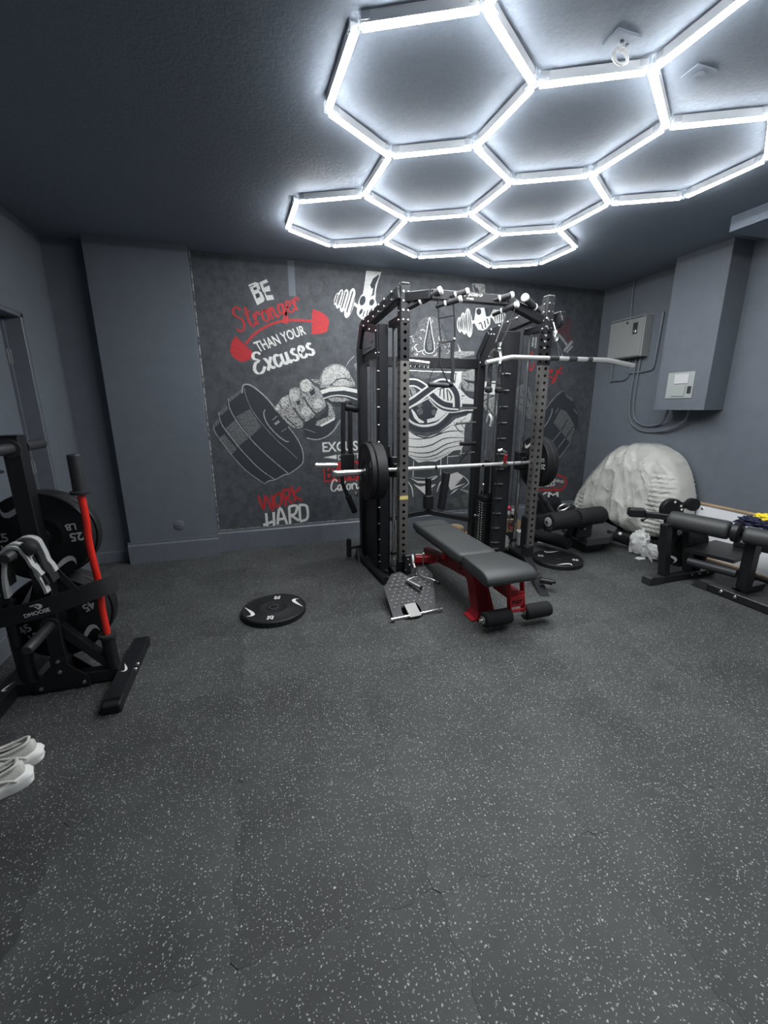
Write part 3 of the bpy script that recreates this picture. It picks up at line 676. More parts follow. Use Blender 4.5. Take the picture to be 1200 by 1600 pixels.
('painted_figure','K',3,1,[1666,2046,1661,2047,1655,2049,1648,2051,1643,2054,1639,2058,1637,2063,1635,2069,1634,2074,1636,2079,1639,2084,1643,2090,1645,2094,1641,2096,1638,2092,1634,2087,1631,2080,1629,2074,1630,2068,1632,2061,1635,2055,1639,2051,1645,2047,1653,2045,1660,2043,1664,2042]),
('painted_figure','W',3,1,[1723,2022,1718,2024,1710,2028,1703,2031,1699,2035,1698,2040,1697,2046,1698,2053,1700,2058,1705,2061,1712,2065,1720,2068,1725,2070,1722,2077,1717,2075,1708,2072,1700,2068,1693,2062,1690,2055,1688,2047,1689,2039,1692,2031,1698,2025,1706,2021,1714,2017,1719,2015]),
('painted_figure','K',3,1,[1641,2089,1638,2091,1634,2093,1630,2096,1627,2099,1625,2102,1624,2105,1624,2109,1624,2112,1625,2116,1627,2120,1629,2124,1631,2126,1626,2128,1624,2126,1622,2122,1619,2117,1618,2113,1618,2108,1619,2104,1620,2100,1622,2096,1626,2092,1630,2089,1634,2087,1637,2085]),
('painted_figure','K',3,1,[1743,2151,1740,2149,1736,2146,1731,2143,1728,2142,1724,2141,1719,2141,1715,2142,1711,2143,1708,2145,1705,2149,1702,2152,1700,2155,1693,2150,1695,2148,1698,2144,1702,2140,1707,2137,1713,2135,1718,2134,1724,2134,1730,2135,1736,2137,1741,2140,1745,2143,1748,2146]),
('painted_figure','W',3,1,[1769,2018,1764,2014,1758,2009,1750,2005,1744,2003,1738,2003,1731,2005,1724,2008,1719,2012,1717,2017,1715,2024,1715,2032,1715,2037,1705,2037,1705,2031,1706,2023,1707,2014,1711,2007,1718,2001,1727,1997,1736,1995,1746,1994,1755,1997,1763,2003,1770,2008,1775,2012]),
('painted_figure','W',3,1,[1832,2243,1833,2244,1834,2246,1835,2248,1836,2249,1837,2250,1838,2251,1840,2251,1842,2252,1843,2252,1845,2251,1848,2251,1849,2251,1852,2258,1850,2259,1847,2259,1844,2260,1841,2260,1837,2259,1834,2258,1831,2256,1829,2254,1827,2252,1825,2249,1824,2247,1823,2246]),
('painted_figure','K',3,1,[1787,2030,1789,2031,1792,2032,1795,2033,1797,2034,1799,2033,1802,2032,1804,2031,1806,2030,1807,2028,1807,2025,1808,2022,1808,2020,1814,2020,1814,2022,1813,2026,1813,2029,1811,2033,1808,2035,1805,2037,1801,2038,1797,2039,1793,2038,1789,2037,1786,2035,1784,2034]),
('painted_figure','K',3,1,[1990,2224,1989,2227,1988,2230,1987,2234,1987,2237,1988,2240,1990,2242,1993,2245,1995,2247,1999,2248,2003,2249,2007,2249,2010,2249,2010,2253,2007,2253,2003,2252,1998,2252,1993,2250,1990,2248,1987,2245,1984,2241,1983,2238,1982,2234,1983,2229,1984,2226,1985,2223]),
('painted_figure','K',3,1,[1834,2266,1837,2264,1840,2260,1843,2257,1845,2253,1845,2250,1844,2246,1842,2242,1840,2239,1836,2237,1831,2236,1826,2234,1822,2234,1824,2227,1827,2228,1833,2229,1839,2231,1845,2235,1849,2239,1851,2244,1852,2250,1852,2255,1850,2260,1846,2264,1842,2268,1840,2271]),
('painted_figure','K',3,1,[2094,2071,2094,2073,2095,2076,2095,2079,2096,2081,2098,2082,2100,2083,2103,2084,2105,2084,2107,2083,2110,2081,2112,2079,2114,2078,2120,2083,2118,2084,2115,2086,2111,2089,2107,2090,2102,2090,2098,2089,2093,2087,2090,2085,2088,2081,2087,2077,2087,2074,2086,2071]),
('painted_figure','W',3,1,[2089,2026,2089,2023,2089,2018,2089,2014,2088,2010,2086,2007,2083,2004,2080,2001,2077,1998,2073,1997,2068,1995,2063,1994,2060,1993,2061,1989,2064,1990,2069,1991,2075,1993,2080,1995,2084,1998,2087,2001,2090,2005,2092,2009,2094,2013,2094,2018,2094,2023,2094,2026]),
('painted_figure','W',3,1,[2089,2100,2090,2094,2093,2086,2094,2077,2093,2071,2088,2065,2081,2060,2073,2056,2065,2055,2057,2056,2049,2061,2041,2066,2035,2069,2032,2066,2038,2062,2046,2057,2056,2053,2065,2051,2074,2052,2084,2057,2092,2063,2097,2069,2099,2077,2097,2087,2095,2095,2093,2101]),
('painted_figure','K',3,1,[1971,2280,1974,2281,1978,2282,1983,2283,1986,2282,1989,2281,1993,2280,1995,2277,1997,2275,1998,2272,1998,2268,1997,2264,1997,2262,2002,2262,2002,2264,2003,2268,2003,2272,2002,2276,1999,2280,1996,2283,1992,2285,1987,2286,1983,2287,1977,2286,1973,2285,1970,2284]),
('painted_figure','W',3,1,[1705,1986,1707,1985,1710,1983,1712,1981,1715,1980,1716,1978,1717,1975,1718,1973,1719,1970,1719,1967,1718,1964,1717,1961,1717,1959,1722,1958,1723,1960,1724,1963,1724,1967,1724,1971,1724,1974,1723,1977,1721,1980,1719,1983,1716,1985,1713,1987,1710,1989,1708,1990]),
('painted_figure','W',3,1,[1889,2042,1892,2040,1896,2037,1899,2035,1900,2033,1900,2031,1899,2027,1898,2024,1896,2022,1894,2021,1889,2021,1884,2021,1881,2021,1880,2013,1884,2013,1889,2013,1895,2014,1901,2016,1905,2020,1908,2024,1910,2030,1909,2035,1907,2040,1902,2043,1898,2046,1895,2048]),
('painted_figure','K',3,1,[1667,2084,1665,2081,1662,2077,1659,2073,1656,2070,1652,2068,1647,2066,1642,2066,1638,2065,1634,2066,1629,2068,1624,2071,1621,2072,1617,2066,1620,2065,1625,2062,1631,2060,1637,2059,1643,2059,1649,2060,1655,2062,1660,2064,1665,2068,1669,2073,1672,2077,1674,2080]),
('painted_figure','W',3,1,[1880,2320,1883,2318,1887,2314,1890,2311,1892,2307,1891,2304,1889,2300,1886,2296,1883,2293,1879,2292,1874,2292,1868,2292,1864,2292,1864,2288,1868,2288,1874,2288,1880,2288,1886,2290,1890,2293,1893,2298,1896,2303,1896,2308,1894,2313,1890,2317,1886,2320,1884,2323]),
('painted_figure','K',3,1,[1656,2151,1658,2151,1661,2151,1664,2150,1666,2150,1667,2149,1668,2147,1669,2145,1670,2144,1670,2142,1669,2140,1668,2137,1667,2136,1672,2134,1673,2135,1674,2138,1676,2141,1676,2144,1675,2147,1674,2150,1671,2152,1669,2154,1665,2156,1662,2156,1659,2156,1657,2156]),
('painted_figure','W',3,1,[1761,2203,1764,2205,1767,2208,1771,2211,1775,2212,1778,2213,1782,2213,1787,2213,1790,2212,1793,2210,1797,2207,1800,2204,1802,2201,1810,2207,1808,2209,1804,2213,1800,2217,1795,2220,1789,2221,1783,2222,1777,2222,1771,2221,1766,2218,1761,2214,1757,2211,1754,2209]),
('painted_figure','W',3,1,[1829,2285,1832,2285,1835,2284,1838,2284,1840,2283,1841,2281,1842,2279,1843,2276,1842,2274,1841,2272,1838,2270,1836,2268,1834,2267,1836,2264,1838,2265,1841,2267,1844,2270,1847,2273,1847,2276,1847,2279,1846,2283,1844,2286,1840,2287,1836,2288,1833,2289,1830,2289]),
('painted_figure','K',3,1,[1836,2104,1838,2105,1841,2107,1844,2108,1847,2109,1850,2109,1853,2110,1856,2109,1859,2109,1862,2108,1865,2106,1867,2104,1869,2103,1872,2106,1870,2107,1868,2109,1864,2111,1861,2113,1857,2113,1854,2114,1850,2114,1846,2113,1842,2112,1839,2110,1836,2109,1834,2108]),
('painted_figure','W',3,1,[1948,2059,1948,2056,1948,2053,1948,2049,1947,2046,1946,2044,1943,2042,1940,2040,1938,2039,1934,2038,1930,2039,1926,2039,1923,2039,1922,2034,1925,2034,1930,2033,1935,2033,1939,2034,1943,2036,1947,2038,1950,2041,1953,2044,1954,2048,1954,2053,1954,2056,1954,2059]),
('painted_figure','W',3,1,[1879,2070,1879,2071,1878,2074,1878,2076,1878,2077,1879,2079,1880,2080,1881,2081,1883,2082,1884,2083,1887,2083,1890,2083,1892,2083,1892,2092,1890,2092,1886,2091,1882,2091,1878,2090,1875,2088,1872,2085,1870,2083,1868,2079,1868,2076,1868,2072,1869,2070,1869,2068]),
('painted_figure','W',3,1,[1813,1976,1809,1977,1803,1979,1797,1981,1793,1984,1791,1987,1789,1992,1787,1996,1787,2000,1789,2004,1792,2009,1796,2014,1798,2017,1790,2022,1788,2018,1784,2014,1780,2008,1777,2001,1778,1995,1779,1989,1782,1983,1786,1978,1792,1974,1799,1971,1805,1969,1809,1968]),
('painted_figure','K',3,1,[1968,2008,1967,2010,1965,2012,1963,2015,1962,2017,1961,2020,1961,2023,1962,2025,1962,2028,1964,2030,1966,2033,1968,2035,1970,2037,1964,2041,1962,2039,1960,2037,1957,2034,1955,2030,1954,2027,1953,2023,1953,2019,1954,2016,1956,2012,1958,2009,1960,2006,1961,2004]),
('painted_figure','W',3,1,[1692,2100,1689,2100,1686,2099,1683,2098,1681,2098,1680,2099,1678,2100,1676,2102,1675,2104,1675,2105,1676,2108,1678,2111,1679,2113,1672,2115,1671,2113,1670,2110,1668,2106,1668,2102,1670,2099,1672,2096,1675,2094,1679,2092,1683,2092,1688,2092,1691,2093,1694,2094]),
('painted_figure','W',3,1,[1908,2104,1910,2103,1913,2100,1916,2098,1918,2096,1919,2093,1920,2090,1920,2087,1919,2084,1917,2081,1915,2078,1912,2076,1910,2074,1913,2071,1915,2073,1918,2076,1921,2079,1923,2083,1924,2086,1924,2090,1924,2094,1923,2097,1920,2101,1917,2103,1913,2106,1911,2107]),
('painted_figure','W',3,1,[1685,2122,1681,2123,1677,2125,1672,2127,1669,2130,1667,2133,1665,2136,1664,2140,1664,2144,1665,2148,1667,2152,1669,2156,1671,2159,1667,2160,1665,2157,1663,2153,1660,2149,1659,2144,1660,2139,1661,2135,1663,2131,1666,2127,1670,2124,1675,2121,1679,2119,1683,2118]),
('painted_figure','W',3,1,[2017,2134,2013,2132,2006,2128,1999,2125,1994,2124,1988,2125,1982,2128,1977,2132,1973,2135,1972,2140,1972,2146,1973,2153,1974,2157,1966,2158,1966,2153,1965,2147,1964,2139,1966,2132,1971,2127,1978,2122,1986,2119,1994,2118,2002,2119,2010,2122,2017,2126,2021,2129]),
('painted_figure','K',3,1,[1652,1950,1652,1954,1653,1960,1654,1966,1656,1970,1660,1973,1665,1976,1671,1978,1676,1979,1681,1977,1687,1974,1692,1970,1696,1968,1700,1972,1696,1975,1690,1978,1684,1982,1677,1984,1670,1983,1663,1981,1656,1978,1651,1973,1648,1967,1647,1961,1646,1954,1646,1950]),
('painted_figure','W',3,1,[1940,1992,1940,1989,1940,1985,1939,1981,1938,1978,1936,1975,1933,1973,1929,1971,1926,1970,1923,1969,1918,1970,1913,1971,1910,1971,1908,1962,1911,1962,1916,1961,1923,1960,1929,1961,1934,1963,1939,1966,1944,1969,1947,1974,1949,1979,1950,1984,1950,1989,1951,1992]),
('painted_figure','K',3,1,[1824,2065,1827,2065,1831,2065,1835,2065,1838,2064,1840,2062,1842,2059,1844,2056,1844,2053,1843,2051,1841,2048,1838,2045,1836,2043,1840,2040,1842,2042,1845,2045,1848,2049,1849,2053,1849,2057,1847,2061,1844,2065,1841,2068,1836,2069,1831,2070,1827,2069,1824,2069]),
('painted_figure','K',3,1,[1812,2001,1813,2003,1814,2006,1815,2009,1817,2011,1818,2012,1821,2013,1824,2014,1826,2014,1828,2013,1831,2012,1834,2010,1836,2009,1840,2015,1838,2016,1835,2018,1831,2020,1827,2021,1822,2020,1818,2019,1814,2018,1811,2015,1808,2012,1807,2008,1806,2005,1805,2003]),
('painted_figure','K',3,1,[2003,2286,2003,2282,2003,2276,2002,2271,2000,2267,1997,2264,1992,2262,1986,2260,1981,2260,1977,2261,1972,2265,1967,2269,1964,2272,1958,2267,1961,2264,1966,2260,1973,2255,1980,2253,1987,2253,1995,2255,2002,2259,2007,2263,2010,2269,2011,2276,2011,2282,2011,2287]),
('painted_figure','K',3,1,[2063,2121,2062,2116,2059,2110,2056,2104,2053,2100,2047,2098,2040,2097,2033,2097,2027,2099,2023,2102,2020,2108,2017,2114,2014,2118,2010,2117,2012,2112,2015,2106,2020,2100,2025,2095,2032,2093,2040,2093,2049,2094,2055,2097,2060,2102,2064,2109,2066,2115,2068,2120]),
('painted_figure','W',3,1,[1850,2177,1849,2178,1847,2180,1845,2183,1845,2184,1844,2186,1845,2188,1845,2190,1846,2192,1848,2194,1850,2195,1853,2197,1855,2198,1851,2203,1849,2202,1846,2200,1843,2198,1840,2195,1839,2192,1838,2189,1838,2186,1838,2183,1839,2180,1841,2177,1843,2175,1844,2173]),
('painted_figure','W',3,1,[1951,2080,1954,2082,1958,2085,1962,2087,1965,2088,1968,2087,1972,2086,1975,2083,1977,2081,1978,2079,1977,2074,1976,2070,1975,2067,1983,2066,1983,2069,1985,2073,1985,2079,1984,2084,1981,2088,1976,2091,1971,2093,1965,2094,1959,2093,1954,2090,1949,2087,1946,2085]),
('painted_figure','K',3,1,[1973,2034,1978,2033,1984,2031,1990,2029,1993,2027,1994,2024,1994,2019,1994,2014,1992,2011,1989,2009,1983,2007,1977,2005,1972,2004,1975,1996,1980,1997,1987,1999,1994,2001,2000,2006,2003,2012,2004,2019,2004,2026,2001,2032,1995,2036,1988,2039,1981,2041,1976,2042]),
('painted_figure','K',3,1,[2083,2090,2081,2087,2078,2084,2075,2080,2071,2078,2067,2076,2063,2075,2058,2075,2054,2075,2049,2076,2044,2078,2040,2080,2037,2081,2034,2077,2037,2075,2042,2073,2047,2071,2053,2069,2058,2069,2064,2070,2069,2071,2074,2073,2079,2077,2083,2081,2086,2084,2088,2087]),
('painted_figure','K',3,1,[1717,2236,1720,2236,1725,2236,1730,2235,1733,2234,1734,2231,1736,2228,1736,2224,1736,2222,1734,2219,1731,2217,1727,2214,1724,2212,1727,2209,1730,2210,1734,2213,1738,2216,1741,2220,1742,2225,1741,2229,1739,2234,1736,2237,1732,2239,1726,2240,1721,2240,1718,2241]),
('painted_figure','W',3,1,[1680,2019,1677,2020,1674,2022,1670,2024,1668,2026,1668,2028,1668,2031,1669,2035,1671,2037,1673,2038,1677,2039,1681,2040,1685,2040,1683,2046,1680,2045,1676,2044,1670,2043,1666,2040,1663,2037,1662,2032,1662,2028,1663,2023,1666,2020,1670,2017,1674,2015,1677,2014]),
('painted_figure','K',3,1,[1903,2074,1902,2075,1900,2077,1899,2079,1898,2080,1897,2082,1898,2084,1898,2086,1899,2087,1900,2089,1902,2090,1905,2091,1906,2092,1904,2096,1902,2095,1900,2094,1897,2092,1895,2090,1893,2087,1893,2084,1892,2082,1893,2079,1894,2076,1897,2074,1899,2072,1900,2071]),
('painted_figure','K',3,1,[1956,2047,1953,2046,1949,2044,1945,2042,1941,2041,1938,2041,1934,2041,1930,2043,1927,2044,1924,2046,1922,2050,1920,2053,1918,2055,1914,2053,1915,2051,1917,2047,1920,2044,1924,2041,1928,2039,1933,2037,1937,2037,1942,2037,1947,2038,1952,2040,1956,2042,1958,2043]),
('painted_figure','K',3,1,[1838,2148,1834,2149,1829,2150,1824,2152,1821,2154,1819,2156,1817,2160,1816,2164,1816,2167,1817,2170,1820,2174,1824,2178,1826,2181,1819,2185,1817,2182,1813,2178,1810,2173,1808,2168,1808,2163,1809,2158,1811,2153,1815,2148,1820,2145,1826,2143,1832,2142,1835,2141]),
('painted_figure','K',3,1,[1793,2178,1799,2179,1807,2180,1815,2180,1821,2178,1825,2174,1829,2169,1831,2162,1831,2157,1828,2152,1823,2147,1816,2142,1812,2139,1815,2136,1820,2139,1826,2144,1833,2150,1836,2156,1836,2163,1834,2170,1829,2177,1824,2182,1816,2184,1807,2184,1799,2183,1793,2183]),
('painted_figure','K',3,1,[1876,2136,1877,2139,1878,2142,1879,2145,1880,2148,1882,2150,1884,2152,1887,2154,1890,2155,1893,2156,1896,2157,1900,2157,1903,2157,1902,2165,1899,2164,1895,2164,1891,2163,1886,2162,1882,2160,1879,2157,1876,2154,1873,2151,1871,2148,1870,2144,1869,2140,1868,2138]),
('painted_figure','K',4,0,[1849,2335,1821,2190,1800,2063,1813,2006,1861,1986,1914,2009,1912,2080,1885,2193,1861,2335]),
('painted_figure','G',5,0,[1852,2229,1829,2077,1850,2007,1890,2021,1888,2079,1867,2205]),
('painted_figure','W',5,1,[1846,2341,1841,2314,1834,2274,1826,2230,1819,2191,1812,2156,1805,2121,1799,2090,1796,2063,1796,2043,1798,2027,1802,2014,1809,2004,1820,1994,1832,1987,1847,1983,1861,1982,1876,1984,1892,1988,1907,1996,1918,2008,1923,2022,1924,2039,1922,2059,1919,2081,1914,2105,1907,2133,1898,2162,1891,2194,1884,2231,1876,2274,1870,2313,1865,2340,1856,2338,1861,2312,1867,2273,1875,2230,1882,2192,1890,2161,1898,2131,1905,2104,1910,2079,1913,2058,1915,2039,1914,2023,1910,2011,1901,2002,1888,1995,1874,1991,1861,1990,1849,1991,1836,1994,1825,2000,1817,2008,1811,2018,1806,2029,1804,2043,1804,2063,1808,2089,1814,2120,1821,2155,1828,2190,1835,2229,1843,2273,1850,2313,1855,2341]),
('painted_figure','W',3,0,[2183,2106,2236,2027,2289,1975,2240,1950,2190,1957,2212,2045]),
('painted_figure','F',3,0,[2144,2017,2409,2026,2395,1989,2240,1954,2154,1956]),
('painted_figure','W',3,0,[1622,1923,1987,1934,1987,1914,1622,1907]),
('painted_figure','G',3,0,[1626,1801,1998,1816,2037,1796,1940,1739,1789,1723,1700,1744]),
('painted_figure','W',2,0,[2145,1805,2270,1814,2259,1706,2247,1624,2323,1555,2431,1506,2435,1429,2105,1430,2192,1623]),
('painted_figure','F',3,0,[2255,1801,2412,1845,2426,1597,2304,1610,2252,1692]),
('painted_figure','K',4,0,[2266,1733,2419,1708,2421,1681,2332,1693]),
('painted_figure','K',4,1,[2247,1694,2240,1676,2230,1651,2221,1622,2219,1596,2228,1571,2244,1546,2261,1525,2272,1511,2281,1516,2270,1530,2253,1551,2238,1574,2230,1596,2232,1620,2240,1648,2250,1673,2257,1691]),
('painted_figure','K',4,1,[2305,1560,2293,1558,2275,1556,2256,1552,2239,1545,2228,1531,2219,1514,2213,1498,2208,1487,2219,1483,2223,1494,2230,1510,2238,1526,2247,1537,2260,1543,2278,1547,2295,1549,2307,1550]),
('painted_figure','K',4,1,[2179,1786,2168,1678,2179,1677,2190,1785]),
('painted_figure','K',4,1,[2351,1588,2304,1573,2308,1564,2355,1578]),
('painted_figure','K',4,1,[2275,1621,2288,1605,2308,1581,2330,1556,2352,1537,2374,1527,2396,1521,2416,1518,2429,1516,2431,1525,2417,1528,2399,1530,2378,1536,2359,1545,2339,1563,2317,1587,2297,1610,2284,1627]),
('painted_figure','F',2,0,[1625,1638,1687,1639,1733,1566,1644,1525]),
('painted_figure','W',2,0,[1944,1608,2082,1636,2132,1540,2127,1471,2040,1478,1945,1553]),
('painted_figure','K',3,1,[1998,1622,1987,1486,2000,1485,2011,1621]),
('painted_figure','K',3,1,[2036,1628,2046,1478,2060,1478,2050,1629]),
('painted_figure','K',3,1,[2075,1622,2096,1478,2110,1479,2089,1623]),
('painted_figure','K',3,1,[1637,1617,1667,1537,1680,1541,1649,1620]),
('painted_figure','W',5,1,[1611,1638,1628,1640,1652,1642,1675,1643,1692,1642,1707,1638,1724,1631,1743,1622,1763,1610,1783,1597,1802,1582,1825,1564,1850,1544,1879,1522,1910,1495,1946,1468,1982,1444,2015,1428,2047,1416,2084,1408,2132,1401,2203,1395,2292,1390,2377,1387,2435,1385,2434,1478,2376,1480,2292,1483,2206,1487,2140,1492,2101,1497,2077,1503,2059,1509,2036,1520,2008,1538,1977,1561,1946,1587,1916,1610,1891,1630,1868,1649,1844,1666,1819,1683,1794,1697,1768,1709,1741,1720,1710,1728,1676,1730,1644,1729,1618,1726,1601,1724]),
('painted_figure','K',6,1,[1609,1655,1626,1657,1650,1659,1675,1661,1696,1659,1714,1654,1733,1647,1753,1636,1774,1624,1795,1611,1815,1595,1838,1577,1863,1557,1892,1534,1924,1508,1958,1481,1993,1459,2024,1444,2053,1433,2087,1425,2133,1419,2204,1413,2292,1409,2377,1405,2435,1403,2435,1460,2376,1462,2292,1465,2206,1469,2138,1474,2098,1480,2071,1486,2050,1493,2025,1505,1996,1524,1964,1548,1933,1574,1903,1597,1878,1617,1855,1635,1832,1653,1808,1668,1784,1682,1760,1694,1734,1704,1706,1711,1676,1713,1645,1712,1620,1709,1603,1707]),
('painted_figure','W',7,1,[1635,1410,1655,1420,1684,1435,1717,1453,1750,1472,1781,1492,1812,1514,1842,1535,1871,1554,1898,1573,1924,1590,1948,1605,1970,1617,1991,1626,2009,1634,2021,1637,2032,1638,2047,1636,2066,1631,2084,1622,2100,1613,2114,1601,2127,1585,2139,1567,2148,1549,2154,1523,2158,1488,2160,1453,2162,1428,2277,1431,2275,1455,2272,1492,2267,1534,2257,1574,2241,1608,2221,1638,2198,1664,2171,1687,2140,1706,2106,1721,2071,1730,2035,1735,1999,1732,1967,1724,1940,1713,1914,1700,1887,1686,1859,1668,1832,1650,1804,1632,1775,1612,1745,1590,1715,1570,1688,1552,1659,1535,1628,1518,1601,1504,1581,1493]),
('painted_figure','K',8,1,[1624,1427,1644,1438,1672,1452,1705,1470,1737,1489,1767,1509,1798,1530,1828,1551,1857,1571,1884,1589,1911,1606,1935,1622,1958,1634,1980,1645,2000,1653,2017,1657,2032,1658,2052,1656,2074,1649,2096,1640,2115,1628,2131,1614,2147,1596,2160,1576,2171,1554,2178,1525,2182,1489,2184,1454,2186,1429,2253,1430,2251,1455,2249,1491,2244,1532,2234,1569,2220,1600,2202,1627,2181,1651,2156,1672,2128,1689,2098,1702,2066,1711,2034,1715,2003,1713,1976,1705,1951,1695,1926,1683,1899,1669,1872,1652,1846,1634,1818,1616,1789,1596,1759,1575,1729,1554,1701,1535,1671,1518,1640,1501,1612,1486,1592,1476]),
('painted_figure','W',2,0,[1622,1195,1723,1134,1855,1105,1998,1146,2140,1247,2201,1300,2338,1336,2411,1402,2394,1281,2327,1234,2318,1130,2323,1015,2292,948,2195,941,2070,869,1971,822,1861,834,1758,822,1636,904]),
('painted_figure','K',3,1,[1625,1183,1641,1173,1664,1156,1691,1139,1720,1124,1751,1112,1785,1100,1821,1092,1855,1088,1887,1090,1917,1097,1947,1108,1981,1123,2023,1145,2070,1174,2113,1201,2144,1220,2138,1226,2108,1208,2064,1181,2016,1154,1974,1134,1941,1120,1912,1111,1884,1105,1855,1103,1823,1106,1789,1114,1756,1124,1725,1135,1697,1148,1669,1164,1646,1179,1630,1189]),
('painted_figure','K',3,1,[1628,1096,1650,1093,1681,1088,1717,1082,1754,1080,1790,1080,1829,1083,1868,1087,1908,1094,1948,1105,1987,1119,2026,1133,2062,1144,2095,1151,2126,1156,2155,1159,2186,1162,2221,1162,2258,1160,2291,1157,2314,1156,2314,1162,2291,1164,2258,1167,2220,1170,2185,1171,2154,1169,2123,1167,2092,1162,2058,1155,2021,1145,1982,1130,1943,1116,1904,1106,1866,1098,1827,1093,1789,1090,1754,1089,1718,1090,1682,1094,1651,1099,1629,1102]),
('painted_figure','K',3,1,[1629,1004,1655,1001,1693,995,1736,990,1776,988,1812,990,1847,994,1883,1001,1921,1011,1960,1027,1999,1048,2039,1068,2085,1081,2142,1086,2210,1086,2274,1084,2318,1082,2318,1088,2273,1090,2210,1094,2142,1095,2082,1091,2034,1078,1992,1058,1953,1038,1916,1023,1879,1013,1845,1006,1810,1001,1775,998,1736,999,1694,1002,1656,1007,1630,1010]),
('painted_figure','K',3,1,[1629,948,1656,943,1693,935,1736,927,1777,922,1815,921,1853,922,1892,926,1934,935,1976,952,2020,975,2064,998,2109,1016,2159,1029,2214,1038,2264,1044,2299,1049,2297,1055,2262,1051,2212,1045,2156,1037,2105,1026,2058,1008,2013,985,1970,963,1928,947,1889,938,1851,933,1814,932,1777,932,1737,936,1694,942,1657,949,1631,954]),
('painted_figure','K',3,1,[1645,909,1672,901,1711,890,1755,879,1798,873,1840,873,1883,876,1925,884,1966,894,2004,910,2039,930,2073,951,2110,967,2156,978,2209,986,2257,992,2290,996,2289,1002,2255,998,2207,993,2154,986,2106,976,2067,960,2032,940,1997,920,1961,905,1921,895,1880,887,1839,883,1798,882,1756,887,1712,896,1673,907,1646,914]),
('painted_figure','K',3,1,[1696,862,1726,858,1769,851,1817,845,1861,843,1899,845,1936,850,1972,858,2008,868,2048,883,2090,901,2127,919,2154,931,2151,935,2125,923,2087,906,2045,888,2005,874,1969,865,1934,857,1898,852,1861,850,1817,851,1770,856,1727,862,1697,866]),
('painted_figure','K',3,1,[2179,1264,2186,1250,2195,1229,2207,1206,2223,1186,2245,1168,2272,1152,2297,1138,2314,1128,2317,1132,2300,1143,2276,1158,2251,1175,2231,1192,2216,1211,2203,1232,2192,1252,2184,1266]),
('painted_figure','K',3,1,[2263,1291,2266,1280,2270,1263,2276,1243,2286,1224,2302,1203,2322,1181,2343,1161,2356,1147,2360,1149,2346,1164,2328,1185,2308,1207,2293,1227,2284,1245,2276,1264,2271,1280,2267,1292]),
('painted_figure','K',3,1,[2141,1226,2156,1226,2177,1224,2202,1226,2227,1233,2254,1249,2284,1271,2311,1293,2330,1308,2327,1311,2307,1297,2280,1276,2249,1254,2223,1239,2200,1233,2176,1230,2155,1230,2141,1230]),
('painted_figure','K',4,1,[1597,1240,1612,1230,1634,1215,1662,1198,1693,1184,1726,1175,1761,1168,1797,1164,1834,1163,1871,1164,1910,1168,1949,1175,1986,1185,2020,1199,2051,1217,2079,1237,2107,1258,2128,1283,2141,1306,2154,1322,2178,1335,2232,1346,2308,1354,2383,1360,2436,1364,2427,1413,2375,1408,2299,1402,2220,1393,2157,1380,2117,1359,2094,1332,2082,1310,2067,1292,2044,1275,2019,1257,1992,1242,1964,1230,1934,1221,1900,1215,1865,1212,1831,1211,1799,1212,1767,1215,1736,1221,1710,1228,1686,1238,1663,1253,1642,1267,1627,1278]),
('painted_figure','K',2,0,[1630,1415,1875,1522,2115,1367,2055,1303,1954,1240,1822,1224,1691,1253,1621,1299]),
('painted_figure','W',5,1,[1617,1296,1629,1287,1647,1272,1669,1256,1695,1243,1723,1233,1754,1224,1788,1217,1822,1215,1857,1216,1893,1221,1928,1228,1960,1238,1988,1252,2013,1269,2035,1286,2055,1303,2074,1319,2092,1337,2106,1352,2116,1363,2092,1381,2082,1370,2068,1355,2051,1339,2033,1323,2014,1307,1993,1291,1971,1276,1947,1264,1918,1255,1886,1248,1853,1243,1821,1242,1791,1245,1761,1250,1732,1258,1707,1267,1685,1279,1665,1293,1648,1307,1636,1317]),
('painted_figure','K',6,1,[1629,1314,1643,1304,1662,1289,1685,1274,1710,1262,1735,1253,1762,1246,1791,1242,1821,1240,1854,1242,1889,1246,1924,1254,1954,1263,1979,1275,1999,1290,2018,1306,2035,1320,2053,1334,2070,1349,2085,1362,2095,1370,2092,1374,2081,1365,2067,1352,2049,1338,2031,1324,2014,1309,1996,1294,1976,1279,1952,1267,1922,1258,1888,1251,1853,1246,1821,1244,1791,1246,1763,1251,1736,1257,1712,1266,1688,1278,1665,1293,1646,1307,1632,1317]),
('painted_figure','W',6,1,[1627,1411,1647,1419,1675,1431,1707,1444,1740,1459,1776,1476,1816,1496,1852,1513,1878,1526,1872,1535,1846,1523,1810,1505,1770,1486,1734,1469,1702,1454,1670,1440,1642,1428,1622,1420]),
('painted_figure','W',6,1,[1866,1509,1883,1492,1907,1467,1936,1441,1965,1418,1995,1402,2027,1389,2060,1379,2092,1371,2123,1367,2152,1365,2183,1367,2220,1370,2270,1377,2328,1388,2383,1399,2421,1406,2418,1417,2380,1410,2325,1399,2267,1388,2218,1381,2182,1378,2151,1377,2123,1378,2094,1382,2063,1389,2031,1399,2001,1412,1972,1427,1944,1448,1916,1474,1892,1499,1875,1516]),
('painted_figure','W',4,0,[1664,1415,1704,1379,1750,1311,1815,1274,1816,1259,1761,1260,1700,1312,1664,1393]),
('painted_figure','W',4,0,[1979,1414,2099,1367,2044,1322,1963,1281,1856,1258,1850,1297,1941,1318]),
('painted_figure','G',4,0,[1801,1383,1796,1364,1783,1350,1764,1346,1745,1351,1731,1365,1725,1384,1730,1402,1744,1416,1762,1421,1781,1416,1796,1402]),
('painted_figure','G',4,0,[1967,1373,1963,1357,1951,1345,1935,1341,1919,1346,1907,1357,1902,1373,1906,1389,1917,1401,1933,1405,1950,1401,1962,1389]),
